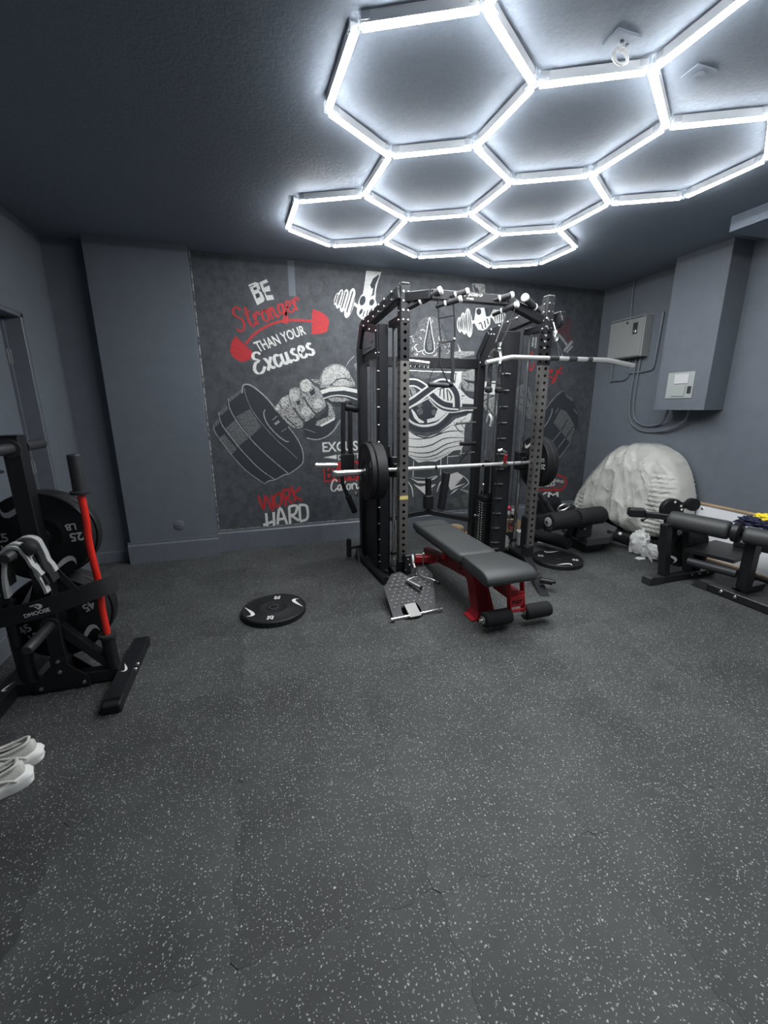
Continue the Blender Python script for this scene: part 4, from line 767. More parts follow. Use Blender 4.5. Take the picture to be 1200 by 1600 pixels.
('painted_figure','G',4,0,[1796,1450,1791,1437,1779,1427,1762,1424,1746,1427,1733,1437,1728,1451,1733,1464,1745,1474,1761,1477,1778,1474,1791,1464]),
('painted_figure','G',4,0,[1948,1446,1945,1437,1938,1430,1928,1428,1918,1430,1910,1437,1907,1446,1909,1455,1917,1461,1927,1464,1937,1461,1945,1455]),
('painted_figure','W',4,1,[1695,845,1690,654,1699,654,1703,845]),
('painted_figure','W',4,1,[2030,856,2029,666,2039,665,2040,855]),
('painted_figure','W',4,1,[2116,896,2116,789,2123,789,2122,896]),
('painted_figure','W',4,1,[1710,648,1738,645,1780,640,1825,636,1866,634,1903,638,1939,645,1971,652,1993,657,1990,664,1968,659,1937,652,1901,645,1865,641,1825,642,1780,647,1739,651,1710,655]),
('painted_figure','W',4,1,[2123,870,2296,880,2294,888,2122,878]),
('painted_figure','W',4,1,[2285,977,2284,880,2295,879,2296,977]),
('painted_figure','W',4,1,[2001,467,2008,487,2016,514,2028,544,2044,572,2069,599,2101,630,2133,657,2155,676,2149,682,2126,664,2092,639,2057,610,2030,581,2014,550,2004,518,1998,490,1993,470]),
('painted_figure','W',4,1,[2325,637,2343,621,2370,598,2394,574,2403,555,2393,540,2368,523,2340,508,2321,498,2327,490,2346,500,2375,515,2401,533,2414,554,2402,579,2377,605,2350,628,2332,643]),
('painted_figure','W',4,1,[1626,617,1636,603,1649,583,1663,560,1674,536,1682,510,1687,478,1692,449,1694,429,1701,429,1700,449,1698,479,1694,511,1687,540,1674,565,1658,588,1642,607,1631,621]),
('painted_figure','W',4,1,[2019,303,2025,319,2033,341,2041,364,2049,382,2057,393,2065,400,2072,406,2077,411,2068,420,2063,416,2055,410,2046,401,2037,388,2029,369,2020,346,2012,324,2007,308]),
('painted_figure','W',4,0,[1651,658,1741,614,1867,603,2004,659,1987,636,1878,575,1752,588]),
('painted_figure','W',4,0,[1699,578,1784,544,1984,561,1937,527,1890,495,1943,502,1854,442]),
('painted_figure','W',4,0,[2090,603,2163,669,2249,689,2331,640,2319,612,2222,550,2308,596,2223,525,2372,547,2171,476,2135,550]),
('painted_figure','W',4,0,[2160,416,2215,475,2280,496,2226,454]),
('painted_figure','G',3,0,[2175,355,2241,382,2324,262,2223,280]),
('painted_figure','G',3,0,[2318,397,2412,432,2409,255,2358,270]),
('painted_figure','F',3,0,[2275,492,2410,463,2412,421,2315,464]),
('painted_hand_with_weight','W',1,0,[1175,2725,1330,2726,1289,2619,1273,2556,1266,2470,1224,2491,1137,2512,1156,2609]),
('painted_hand_with_weight','K',2,0,[1305,2704,1244,2661,1212,2598,1229,2568,1244,2577,1235,2522,1215,2496,1251,2512,1269,2609,1305,2681]),
('painted_hand_with_weight','W',2,0,[1137,2516,1152,2518,1170,2514,1189,2508,1213,2500,1239,2490,1259,2478,1271,2461,1278,2443,1281,2424,1282,2409,1278,2394,1267,2376,1243,2354,1212,2330,1186,2309,1174,2291,1167,2276,1159,2268,1146,2269,1130,2278,1115,2289,1099,2301,1083,2316,1072,2334,1072,2356,1077,2380,1083,2404,1087,2426,1093,2448,1101,2467,1111,2487,1123,2504]),
('painted_hand_with_weight','K',3,0,[1162,2449,1155,2434,1146,2422,1135,2413,1124,2409,1114,2411,1107,2418,1102,2429,1102,2443,1105,2459,1111,2474,1120,2486,1131,2495,1142,2498,1152,2496,1159,2490,1164,2479,1165,2464]),
('painted_hand_with_weight','K',3,0,[1251,2438,1245,2429,1238,2421,1229,2415,1220,2414,1212,2416,1205,2421,1202,2430,1202,2440,1205,2450,1210,2460,1218,2468,1227,2473,1236,2475,1244,2473,1250,2468,1254,2459,1254,2449]),
('painted_hand_with_weight','K',3,0,[1127,2347,1122,2338,1115,2331,1108,2326,1103,2324,1098,2325,1096,2330,1096,2338,1098,2347,1102,2356,1108,2366,1114,2373,1121,2378,1127,2380,1131,2378,1134,2374,1134,2366,1132,2357]),
('painted_hand_with_weight','K',3,1,[1147,2363,1128,2307,1138,2305,1157,2361]),
('painted_hand_with_weight','K',3,1,[1182,2373,1168,2325,1178,2323,1192,2371]),
('painted_hand_with_weight','K',3,1,[1227,2392,1191,2343,1200,2338,1236,2388]),
('painted_hand_with_weight','K',3,1,[1264,2404,1219,2369,1226,2362,1271,2397]),
('painted_hand_with_weight','W',3,1,[1022,2421,1107,2363,1126,2385,1041,2443]),
('painted_hand_with_weight','W',2,0,[888,2449,881,2430,873,2414,864,2402,856,2396,850,2397,846,2405,845,2418,847,2436,852,2455,859,2474,867,2490,876,2502,884,2508,890,2507,894,2499,895,2486,893,2469]),
('painted_hand_with_weight','K',3,1,[877,2496,875,2492,873,2485,870,2477,868,2470,865,2464,863,2457,861,2451,858,2444,856,2437,853,2429,851,2423,849,2418,860,2416,861,2421,864,2427,866,2435,869,2442,871,2449,873,2455,876,2462,878,2468,881,2475,883,2483,886,2490,887,2494]),
('painted_hand_with_weight','K',3,1,[895,2491,894,2487,891,2480,889,2472,886,2465,884,2459,882,2452,879,2445,877,2439,875,2432,872,2424,870,2417,868,2413,875,2411,877,2416,879,2423,882,2430,884,2437,887,2444,889,2451,891,2457,894,2464,896,2471,899,2478,901,2485,903,2490]),
('painted_hand_with_weight','W',2,0,[932,2449,921,2419,907,2393,894,2375,881,2366,871,2367,864,2380,862,2401,865,2428,873,2459,884,2489,897,2515,911,2533,923,2542,934,2540,940,2528,942,2508,939,2480]),
('painted_hand_with_weight','K',3,1,[918,2524,915,2516,911,2506,907,2494,903,2482,900,2472,896,2462,892,2452,889,2441,885,2430,881,2418,877,2407,874,2400,885,2398,887,2405,891,2416,895,2428,899,2439,903,2449,906,2460,910,2470,914,2480,918,2492,922,2504,925,2514,928,2522]),
('painted_hand_with_weight','K',3,1,[945,2519,943,2512,939,2501,935,2489,931,2478,927,2468,924,2457,920,2447,916,2437,912,2425,908,2413,905,2403,902,2395,909,2394,912,2401,916,2412,920,2424,924,2435,927,2445,931,2456,935,2466,938,2476,942,2488,946,2500,950,2510,953,2518]),
('painted_hand_with_weight','W',2,0,[982,2436,969,2400,954,2369,937,2347,922,2336,910,2338,903,2353,901,2378,904,2411,913,2447,926,2483,942,2514,958,2536,973,2546,985,2545,992,2530,994,2506,991,2473]),
('painted_hand_with_weight','K',3,1,[967,2524,964,2516,960,2503,955,2489,950,2475,946,2463,942,2451,937,2439,933,2426,929,2413,924,2399,919,2386,916,2377,927,2375,930,2384,934,2397,939,2411,944,2424,948,2437,952,2449,957,2461,961,2473,966,2487,970,2501,975,2514,978,2522]),
('painted_hand_with_weight','K',3,1,[999,2520,996,2511,992,2499,987,2485,982,2471,978,2459,973,2446,969,2434,965,2422,960,2408,955,2394,951,2381,948,2372,955,2371,958,2380,963,2393,968,2407,972,2420,977,2433,981,2445,985,2457,989,2470,994,2483,999,2497,1003,2510,1006,2519]),
('painted_hand_with_weight','W',2,0,[1047,2417,1030,2370,1010,2329,989,2300,970,2286,955,2289,946,2308,944,2341,949,2383,961,2431,977,2478,997,2518,1018,2546,1036,2561,1051,2558,1061,2540,1063,2508,1058,2465]),
('painted_hand_with_weight','K',3,1,[1032,2532,1028,2520,1022,2504,1016,2485,1010,2468,1004,2452,998,2436,993,2420,987,2404,981,2386,975,2367,969,2351,965,2339,976,2337,980,2348,985,2365,992,2384,998,2401,1004,2417,1009,2434,1015,2450,1020,2466,1026,2483,1033,2502,1038,2518,1042,2530]),
('painted_hand_with_weight','K',3,1,[1070,2528,1066,2516,1060,2500,1054,2481,1048,2464,1043,2448,1037,2432,1031,2415,1026,2399,1020,2382,1013,2363,1008,2346,1004,2335,1011,2333,1015,2345,1021,2361,1027,2380,1033,2398,1039,2414,1044,2430,1050,2446,1055,2462,1062,2480,1068,2498,1074,2515,1078,2526]),
('painted_hand_with_weight+','W',2,0,[2241,2289,2242,2263,2240,2239,2233,2221,2224,2211,2212,2209,2200,2217,2189,2234,2180,2256,2175,2282,2174,2309,2176,2332,2183,2350,2192,2360,2204,2362,2216,2354,2227,2338,2235,2315]),
('painted_hand_with_weight+','K',3,1,[2186,2347,2186,2340,2184,2330,2182,2320,2182,2309,2183,2299,2186,2290,2188,2281,2191,2272,2192,2262,2194,2252,2195,2242,2195,2236,2202,2236,2202,2243,2202,2252,2202,2263,2202,2274,2200,2283,2198,2293,2195,2301,2193,2310,2192,2320,2192,2330,2192,2340,2193,2346]),
('painted_hand_with_weight+','K',3,1,[2205,2348,2204,2341,2202,2331,2200,2321,2200,2310,2201,2300,2204,2291,2207,2282,2209,2273,2211,2263,2212,2253,2213,2243,2214,2237,2220,2237,2220,2243,2220,2253,2221,2264,2220,2275,2218,2284,2216,2293,2213,2302,2211,2311,2210,2321,2210,2331,2210,2341,2211,2347]),
('painted_hand_with_weight+','K',3,1,[2219,2348,2219,2342,2217,2332,2215,2321,2215,2311,2216,2301,2219,2292,2221,2283,2224,2274,2226,2264,2227,2253,2228,2244,2229,2237,2235,2237,2235,2244,2235,2254,2236,2265,2235,2275,2233,2285,2231,2294,2228,2303,2226,2312,2225,2321,2225,2332,2225,2341,2226,2348]),
('painted_hand_with_weight+','W',2,0,[2297,2306,2299,2269,2297,2235,2290,2209,2278,2194,2265,2193,2250,2205,2236,2228,2225,2261,2217,2298,2215,2335,2217,2369,2225,2394,2236,2409,2249,2410,2264,2399,2278,2376,2289,2344]),
('painted_hand_with_weight+','K',3,1,[2231,2389,2230,2380,2229,2366,2227,2351,2227,2336,2229,2322,2231,2309,2234,2296,2237,2283,2239,2269,2241,2254,2242,2240,2243,2230,2249,2231,2249,2240,2249,2254,2249,2270,2248,2284,2246,2298,2244,2311,2241,2324,2238,2337,2237,2351,2237,2366,2237,2379,2237,2389]),
('painted_hand_with_weight+','K',3,1,[2253,2390,2252,2381,2250,2367,2249,2352,2249,2337,2250,2323,2253,2310,2256,2297,2259,2284,2261,2270,2263,2255,2264,2241,2265,2231,2271,2232,2271,2241,2271,2255,2271,2271,2270,2285,2268,2299,2265,2312,2262,2325,2260,2338,2259,2352,2259,2367,2259,2381,2259,2390]),
('painted_hand_with_weight+','K',3,1,[2271,2391,2270,2382,2268,2368,2267,2353,2267,2338,2268,2324,2271,2311,2274,2298,2277,2285,2279,2271,2281,2256,2282,2242,2283,2232,2289,2233,2289,2242,2289,2256,2289,2272,2288,2286,2286,2300,2283,2313,2280,2326,2278,2339,2277,2353,2277,2368,2277,2382,2277,2391]),
('painted_hand_with_weight+','W',2,0,[2360,2317,2364,2267,2363,2221,2355,2187,2343,2168,2327,2166,2310,2183,2293,2214,2280,2258,2270,2307,2266,2357,2268,2401,2276,2435,2288,2453,2303,2455,2320,2440,2336,2409,2350,2366]),
('painted_hand_with_weight+','K',3,1,[2285,2427,2284,2415,2283,2397,2282,2376,2282,2357,2284,2339,2287,2322,2290,2304,2293,2287,2295,2268,2297,2248,2299,2230,2300,2217,2306,2217,2306,2230,2306,2248,2305,2269,2304,2288,2302,2306,2299,2324,2296,2341,2293,2358,2292,2377,2291,2397,2291,2415,2291,2427]),
('painted_hand_with_weight+','K',3,1,[2309,2429,2309,2416,2308,2398,2307,2378,2307,2358,2308,2341,2311,2323,2315,2306,2318,2288,2320,2269,2322,2249,2324,2231,2325,2218,2331,2218,2330,2231,2331,2249,2330,2270,2329,2289,2327,2307,2324,2325,2321,2342,2318,2359,2317,2378,2316,2398,2316,2416,2316,2429]),
('painted_hand_with_weight+','K',3,1,[2330,2430,2329,2417,2328,2399,2327,2379,2327,2360,2329,2342,2332,2324,2335,2307,2338,2289,2341,2270,2343,2250,2344,2232,2345,2219,2352,2219,2351,2232,2351,2250,2351,2271,2350,2290,2347,2308,2344,2326,2341,2343,2338,2360,2337,2379,2336,2399,2336,2417,2336,2430]),
('painted_hand_with_weight+','W',3,1,[2356,2304,2415,2315,2407,2346,2348,2335]),
('painted_hand_with_weight+','W',3,0,[2395,2463,2496,2473,2533,2421,2579,2382,2579,2311,2543,2267,2493,2242,2433,2248,2378,2322]),
('painted_hand_with_weight+','K',4,0,[2461,2431,2460,2419,2455,2409,2447,2401,2438,2397,2427,2396,2417,2400,2409,2406,2403,2416,2400,2427,2401,2439,2406,2449,2414,2457,2423,2461,2434,2462,2444,2458,2453,2452,2458,2442]),
('painted_hand_with_weight+','K',4,0,[2496,2473,2539,2467,2561,2388,2523,2386]),
('painted_hand_with_weight+','K',4,1,[2443,2301,2448,2306,2453,2312,2458,2315,2458,2316,2464,2306,2472,2288,2480,2269,2486,2256,2499,2260,2493,2273,2485,2292,2477,2310,2468,2323,2454,2326,2443,2320,2437,2312,2433,2308]),
('painted_hand_with_weight+','K',4,1,[2497,2341,2519,2272,2532,2275,2511,2344]),
('painted_hand_with_weight+','K',4,1,[2530,2364,2551,2309,2564,2312,2543,2367]),
('painted_hand_with_weight+','W',3,0,[2570,2388,2608,2460,2739,2461,2772,2399,2748,2341,2644,2320,2606,2369]),
('painted_hand_with_weight+','K',4,1,[2614,2453,2616,2443,2619,2429,2622,2413,2625,2398,2629,2381,2633,2363,2637,2347,2640,2335,2646,2336,2645,2348,2643,2364,2641,2383,2638,2400,2634,2415,2629,2431,2624,2445,2620,2454]),
('painted_hand_with_weight+','K',4,1,[2642,2455,2644,2445,2646,2431,2650,2415,2653,2399,2656,2383,2660,2365,2664,2348,2666,2337,2672,2338,2671,2349,2670,2366,2668,2384,2666,2401,2662,2417,2657,2433,2651,2446,2648,2456]),
('painted_hand_with_weight+','K',4,1,[2669,2456,2672,2447,2674,2432,2677,2416,2681,2401,2684,2384,2687,2366,2690,2350,2692,2338,2699,2339,2698,2350,2697,2367,2696,2386,2694,2403,2690,2418,2684,2434,2679,2448,2676,2458]),
('painted_hand_with_weight+','K',4,1,[2697,2458,2699,2448,2702,2434,2706,2418,2709,2402,2711,2386,2714,2368,2717,2351,2718,2340,2725,2340,2725,2352,2725,2369,2724,2387,2722,2404,2718,2420,2712,2436,2707,2450,2704,2459]),
('painted_hand_with_weight+','K',4,1,[2725,2460,2727,2450,2730,2436,2734,2420,2737,2404,2739,2388,2741,2369,2743,2353,2745,2341,2751,2341,2751,2353,2752,2370,2751,2388,2750,2406,2746,2422,2741,2438,2735,2451,2732,2461]),
('painted_hand_with_weight+','F',2,0,[2332,2702,2485,2705,2506,2578,2447,2573,2418,2646,2366,2676]),
('painted_hand_with_weight+','L',3,1,[2330,2696,2375,2571,2386,2574,2341,2699]),
('goal_lettering','L',2,1,[3374,2270,3388,2268,3406,2264,3426,2260,3445,2253,3462,2246,3479,2236,3498,2225,3518,2210,3544,2190,3573,2164,3600,2140,3619,2123,3641,2138,3622,2154,3594,2179,3565,2205,3538,2226,3516,2241,3496,2254,3477,2264,3457,2273,3435,2280,3412,2285,3393,2289,3380,2291]),
('goal_lettering','L',2,1,[3681,2191,3576,2074,3609,2056,3713,2174]),
('goal_lettering','L',2,1,[3695,2132,3621,2058,3641,2046,3714,2120]),
('goal_lettering','W',2,0,[3407,2254,3443,2253,3475,2209,3469,2181,3441,2193]),
('goal_lettering','R',2,1,[3107,1922,3113,1903,3122,1875,3132,1848,3152,1832,3171,1847,3184,1874,3196,1903,3204,1923,3186,1928,3178,1909,3166,1880,3154,1855,3150,1847,3150,1853,3140,1878,3132,1906,3126,1925]),
('goal_lettering','R',2,1,[3100,1862,3156,1828,3165,1837,3109,1871]),
('goal_lettering','R',2,1,[3389,1775,3398,1790,3411,1811,3424,1831,3434,1843,3439,1845,3444,1844,3446,1843,3447,1843,3435,1836,3412,1824,3389,1811,3378,1793,3395,1777,3423,1766,3452,1758,3471,1752,3477,1766,3458,1773,3430,1781,3405,1790,3398,1795,3403,1799,3424,1811,3448,1823,3464,1834,3464,1848,3452,1858,3436,1861,3420,1855,3407,1840,3393,1819,3380,1798,3371,1783]),
('goal_lettering','R',2,1,[3474,1696,3488,1723,3509,1763,3531,1804,3549,1835,3563,1853,3577,1864,3588,1871,3596,1877,3578,1893,3570,1887,3558,1879,3542,1866,3526,1846,3507,1813,3485,1772,3464,1732,3450,1705]),
('goal_lettering','R',2,1,[3497,1840,3603,1806,3609,1819,3503,1854]),
('goal_lettering','R',2,1,[3477,1690,3542,1765,3532,1770,3468,1696]),
('goal_lettering','R',2,1,[3145,2009,3168,2038,3146,2050,3123,2021]),
('goal_lettering','L',2,1,[3178,2315,3113,2294,3115,2215,3139,2215,3135,2285,3187,2297]),
('goal_lettering','L',2,1,[3138,2202,3135,2099,3159,2098,3162,2202]),
('goal_lettering','L',2,1,[3176,2204,3175,2087,3200,2086,3201,2203]),
('goal_lettering','D',2,0,[3216,2273,3272,2279,3274,2218,3213,2222]),
('painted_dumbbell+','K',1,0,[3623,1612,3780,1532,3896,1349,3916,1209,3817,984,3593,733,3449,797,3343,1263,3405,1397]),
('painted_dumbbell+','G',2,0,[3627,1401,3716,1368,3844,1219,3872,1144,3817,984,3660,1129,3540,1238]),
('painted_dumbbell+','K',3,1,[3737,1280,3653,1133,3667,1126,3752,1273]),
('painted_dumbbell+','K',3,1,[3841,1195,3733,1047,3747,1039,3855,1187]),
('painted_dumbbell+','L',3,1,[3621,1614,3608,1607,3590,1596,3569,1584,3548,1569,3529,1551,3508,1531,3488,1510,3469,1488,3450,1464,3431,1439,3414,1415,3402,1399,3408,1396,3420,1412,3436,1435,3456,1461,3475,1485,3494,1506,3514,1528,3534,1548,3553,1565,3573,1579,3594,1592,3612,1602,3625,1609]),
('painted_dumbbell+','L',3,1,[3493,1406,3494,1397,3496,1385,3496,1370,3493,1353,3486,1332,3476,1307,3464,1280,3450,1255,3431,1228,3408,1199,3387,1174,3372,1156,3381,1151,3395,1169,3417,1194,3440,1223,3459,1250,3473,1276,3486,1303,3496,1329,3503,1351,3506,1369,3506,1385,3504,1397,3503,1406]),
('painted_dumbbell+','L',3,1,[3589,1416,3552,1353,3557,1350,3594,1413]),
('painted_dumbbell+','L',3,1,[3657,1131,3466,921,3472,917,3663,1127]),
('painted_dumbbell+','L',3,1,[3737,1045,3536,804,3542,801,3743,1041]),
('painted_dumbbell+','L',3,1,[3814,985,3795,957,3767,917,3736,873,3705,836,3674,805,3641,776,3611,752,3591,735,3595,731,3616,748,3646,772,3679,801,3710,833,3741,870,3772,914,3800,955,3820,983]),
('painted_dumbbell+','G',2,0,[3671,1585,3792,1523,3786,1487,3687,1550]),
('painted_dumbbell+','G',2,0,[3818,1414,3876,1367,3889,1321,3822,1386]),
('painted_fist+','G',3,0,[2988,1659,3023,1676,3067,1684,3104,1682,3129,1668,3148,1645,3164,1617,3178,1584,3190,1546,3201,1507,3212,1471,3222,1434,3226,1396,3223,1352,3213,1308,3196,1284,3168,1293,3131,1322,3095,1352,3060,1376,3024,1401,2995,1431,2976,1468,2964,1510,2959,1551,2961,1591,2970,1630]),
('painted_fist+','K',4,1,[3007,1558,3091,1504,3098,1511,3013,1565]),
('painted_fist+','K',4,1,[3050,1637,3071,1550,3083,1552,3061,1639]),
('painted_fist+','K',4,1,[3042,1459,3155,1393,3161,1401,3048,1467]),
('painted_fist+','K',4,1,[3121,1583,3172,1473,3183,1476,3132,1586]),
('painted_fist+','W',3,0,[2523,1706,2715,1719,2714,1560,2518,1581]),
('painted_fist+','F',3,0,[2519,1570,2714,1550,2740,1377,2685,1246,2525,1475]),
('painted_fist+','K',4,1,[2541,1608,2556,1623,2577,1645,2600,1667,2621,1681,2639,1686,2659,1685,2678,1683,2691,1681,2693,1694,2679,1695,2660,1698,2637,1698,2613,1692,2590,1676,2566,1653,2544,1631,2529,1616]),
('painted_fist+','K',4,1,[2530,1470,2548,1482,2575,1500,2605,1519,2631,1533,2655,1542,2679,1547,2700,1551,2716,1554,2712,1567,2696,1564,2674,1560,2649,1554,2623,1544,2596,1529,2566,1510,2539,1492,2520,1480]),
('painted_fist+','K',4,1,[2576,1461,2590,1441,2612,1412,2636,1381,2659,1352,2681,1326,2706,1301,2727,1279,2742,1263,2754,1271,2739,1287,2717,1309,2693,1334,2671,1359,2648,1387,2624,1419,2603,1447,2588,1467]),
('painted_fist+','K',4,1,[2569,1374,2678,1253,2690,1261,2581,1382]),
('gym_badge','R',1,1,[3389,610,3509,599,3666,577,3795,529,3816,470,3760,389,3376,417,3378,394,3769,365,3845,461,3812,545,3670,600,3509,623,3388,634]),
('gym_badge','R',1,1,[3586,411,3597,413,3612,418,3629,421,3640,422,3643,420,3647,414,3653,405,3667,400,3687,403,3711,409,3733,416,3749,421,3744,430,3728,426,3705,419,3682,413,3665,410,3660,412,3657,417,3652,426,3640,432,3625,431,3607,427,3591,423,3580,420]),
('gym_badge','R',1,1,[3709,463,3732,472,3725,481,3703,472]),
('burn_calories_lettering','W',1,0,[683,921,824,945,823,897]),
('burn_calories_lettering','R',1,0,[677,863,1143,874,1142,661,680,657]),
('burn_calories_lettering','W',1,1,[824,659,822,664,820,671,815,680,808,685,800,685,792,686,784,684,776,678,769,669,762,657,756,644,751,631,748,619,746,607,745,595,746,584,749,573,754,563,760,555,768,550,777,549,785,550,793,552,801,556,808,563,815,571,820,578,824,583,811,592,807,587,802,580,797,573,792,567,787,564,781,560,777,558,773,560,771,564,768,570,765,578,763,586,762,595,763,605,764,616,767,626,771,637,776,649,782,660,787,668,791,673,795,676,800,678,802,675,802,672,805,666,807,659,809,653]),
('burn_calories_lettering','W',1,1,[864,618,862,620,858,623,851,625,845,625,838,623,831,619,825,613,821,605,819,595,819,585,820,575,822,567,826,560,832,554,840,552,850,552,856,561,861,573,865,585,868,593,853,599,850,591,846,579,841,568,839,563,841,561,841,564,839,568,838,572,837,578,836,586,836,594,837,599,838,604,842,608,845,612,848,615,849,615,851,613,854,610,857,608]),
('burn_calories_lettering','W',1,1,[854,622,853,612,853,597,852,582,852,570,854,562,858,556,863,554,870,553,876,556,879,560,881,565,882,568,867,575,866,572,864,568,863,565,866,564,869,564,870,565,870,567,869,571,869,581,870,596,871,610,871,620]),
('burn_calories_lettering','W',1,1,[891,581,896,596,904,618,911,640,916,658,917,671,914,681,909,688,902,689,896,690,888,687,882,679,879,667,878,646,878,618,879,591,881,571,883,560,890,554,897,554,902,554,908,557,914,562,919,567,922,570,910,581,907,577,903,572,899,568,897,565,896,564,897,564,899,565,897,573,896,591,896,618,895,645,896,664,898,674,899,677,899,679,899,680,898,678,899,675,900,671,900,662,895,646,888,624,880,602,875,587]),
('burn_calories_lettering','W',1,1,[940,630,937,627,931,622,925,617,920,609,917,601,916,591,917,582,919,573,924,566,930,561,937,557,944,557,951,557,958,561,965,567,969,574,971,583,972,594,971,604,968,613,962,620,955,625,950,628,946,619,948,619,955,616,964,613,970,610,973,620,967,622,959,626,950,628,944,629,943,618,948,615,952,610,953,607,954,602,954,594,954,586,953,580,952,576,949,572,945,568,943,566,941,568,938,571,936,575,935,578,934,583,934,590,934,597,935,603,937,607,941,612,946,616,950,619]),
('burn_calories_lettering','W',1,1,[969,624,970,618,972,611,974,602,975,594,976,586,976,577,976,569,977,563,994,563,994,569,994,577,993,586,992,595,991,604,989,614,987,622,985,627]),
('burn_calories_lettering','W',1,1,[992,594,995,600,999,608,1003,616,1006,621,1007,624,1010,626,1013,624,1012,623,1011,622,1011,618,1011,613,1012,610,1029,610,1029,613,1029,619,1027,626,1023,632,1016,634,1010,634,1003,635,996,632,990,625,984,616,980,608,977,602]),
('burn_calories_lettering','W',1,1,[1024,626,1024,616,1024,603,1025,588,1026,577,1028,569,1033,563,1039,561,1046,560,1053,562,1059,567,1063,572,1066,576,1055,586,1052,583,1047,578,1043,573,1042,571,1043,570,1044,572,1044,574,1043,578,1042,588,1042,602,1042,616,1042,625]),
('burn_calories_lettering','W',1,1,[1043,647,1045,652,1030,659,1027,654]),
('burn_calories_lettering','W',1,1,[1073,593,1079,594,1087,597,1097,599,1105,603,1110,610,1111,618,1109,625,1105,630,1100,634,1094,636,1087,636,1079,636,1073,631,1068,623,1065,615,1062,606,1062,596,1063,587,1066,578,1070,570,1075,565,1082,563,1089,563,1095,562,1103,564,1110,569,1116,574,1120,578,1110,589,1106,585,1100,580,1095,576,1092,572,1089,571,1086,573,1084,575,1083,578,1082,582,1080,589,1079,597,1080,603,1081,609,1083,616,1086,621,1088,625,1088,627,1091,626,1093,623,1093,621,1093,620,1094,617,1094,615,1095,613,1091,610,1084,607,1075,605,1069,603]),
('burn_calories_lettering','W',1,1,[1161,631,1159,633,1155,635,1149,637,1143,638,1136,636,1130,633,1125,628,1121,622,1122,614,1125,608,1128,603,1133,599,1138,597,1143,595,1146,593,1146,591,1145,589,1146,586,1146,583,1146,582,1145,580,1142,577,1139,575,1136,573,1134,575,1131,578,1128,581,1125,584,1117,573,1119,571,1123,568,1129,565,1136,565,1142,564,1148,566,1154,568,1160,573,1163,579,1163,586,1162,592,1159,599,1153,603,1148,605,1144,607,1142,610,1141,612,1139,615,1138,617,1138,617,1138,619,1141,622,1144,625,1145,628,1146,627,1147,625,1150,622,1152,620]),
('work_hard_lettering','R',1,1,[-14,555,-5,521,8,471,22,424,46,396,62,429,67,481,71,530,65,542,71,522,90,467,108,411,130,377,149,411,148,463,146,518,144,556,121,554,122,517,125,462,125,413,134,402,130,420,112,475,93,532,70,566,48,534,43,483,39,433,43,421,44,433,30,478,17,528,8,562]),
('work_hard_lettering','R',1,1,[193,585,183,575,167,562,151,544,140,523,138,497,142,469,148,443,160,423,181,419,200,426,218,440,231,458,237,482,239,510,237,537,234,558,226,573,214,581,204,584,198,585,192,561,198,560,205,558,209,556,212,551,214,534,215,510,213,486,210,469,201,458,189,448,178,443,175,443,170,452,165,474,162,498,163,516,170,530,183,544,198,557,208,566]),
('work_hard_lettering','R',1,1,[233,591,257,424,281,427,257,595]),
('work_hard_lettering','R',1,1,[245,581,259,584,279,588,297,591,302,591,302,586,301,570,296,551,291,540,287,537,279,535,269,534,261,534,263,509,271,509,283,510,298,514,311,525,319,543,324,565,326,588,319,609,298,616,275,613,254,608,240,605]),
('work_hard_lettering','R',1,1,[259,512,332,438,348,456,276,530]),
('work_hard_lettering','R',1,1,[323,636,357,465,381,470,346,641]),
('work_hard_lettering','R',1,1,[423,631,405,616,377,594,352,569,339,540,355,513,384,494,413,478,433,468,444,490,424,501,395,516,371,532,363,541,370,553,393,575,420,596,438,611]),
('work_hard_lettering','W',1,1,[50,367,50,222,76,222,75,367]),
('work_hard_lettering','W',1,1,[125,373,120,220,147,219,151,372]),
('work_hard_lettering','W',1,1,[28,227,152,265,145,292,21,254]),
('work_hard_lettering','W',1,1,[183,233,189,275,197,335,207,388,205,401,209,385,227,329,244,266,256,223,281,231,269,274,252,337,233,395,207,429,182,396,171,340,163,279,157,238]),
('work_hard_lettering','W',1,1,[178,272,261,284,257,312,174,299]),
('work_hard_lettering','W',1,1,[286,418,286,230,313,230,313,417]),
('work_hard_lettering','W',1,1,[302,404,318,407,342,412,362,414,368,414,368,408,365,388,358,366,351,351,344,345,332,342,318,339,308,337,313,310,323,312,339,314,357,321,373,334,383,355,391,381,394,408,387,433,363,441,337,439,313,434,297,431]),
('work_hard_lettering','W',1,1,[308,312,385,247,401,269,324,334]),
('work_hard_lettering','W',1,1,[392,421,394,256,421,256,419,421]),
('work_hard_lettering','W',1,1,[400,413,416,413,438,413,458,411,468,406,474,393,477,370,478,344,478,322,476,305,473,291,469,281,463,275,451,270,433,267,414,266,400,265,403,237,416,238,436,239,459,242,478,251,491,265,499,281,503,300,505,319,506,343,504,372,500,401,488,425,465,438,439,441,415,441,400,441])]
MURAL_TEXT=[('slogan','W',1,'THAN YOUR',[[61,2027],[537,2204],[566,2122],[110,1939]]),
('goal_lettering','D',1,'GOAL',[[3391,2466],[3697,2421],[3666,2171],[3392,2305]]),
('gym_badge','W',1,'PERSONAL TRAINING',[[3232,617],[3790,503],[3783,466],[3236,575]]),
('gym_badge','W',1,'FITNESS',[[3333,504],[3660,503],[3653,441],[3329,431]]),
('gym_badge','W',1,'GYM',[[3231,388],[3719,357],[3729,272],[3218,296]]),
('burn_calories_lettering','W',1,'EXCUSES',[[676,1080],[1178,1087],[1177,981],[677,976]]),
('burn_calories_lettering','W',1,"DON'T",[[839,944],[1075,957],[1074,898],[837,886]]),
('burn_calories_lettering','K',2,'BURN',[[692,844],[1132,854],[1131,680],[695,675]])]
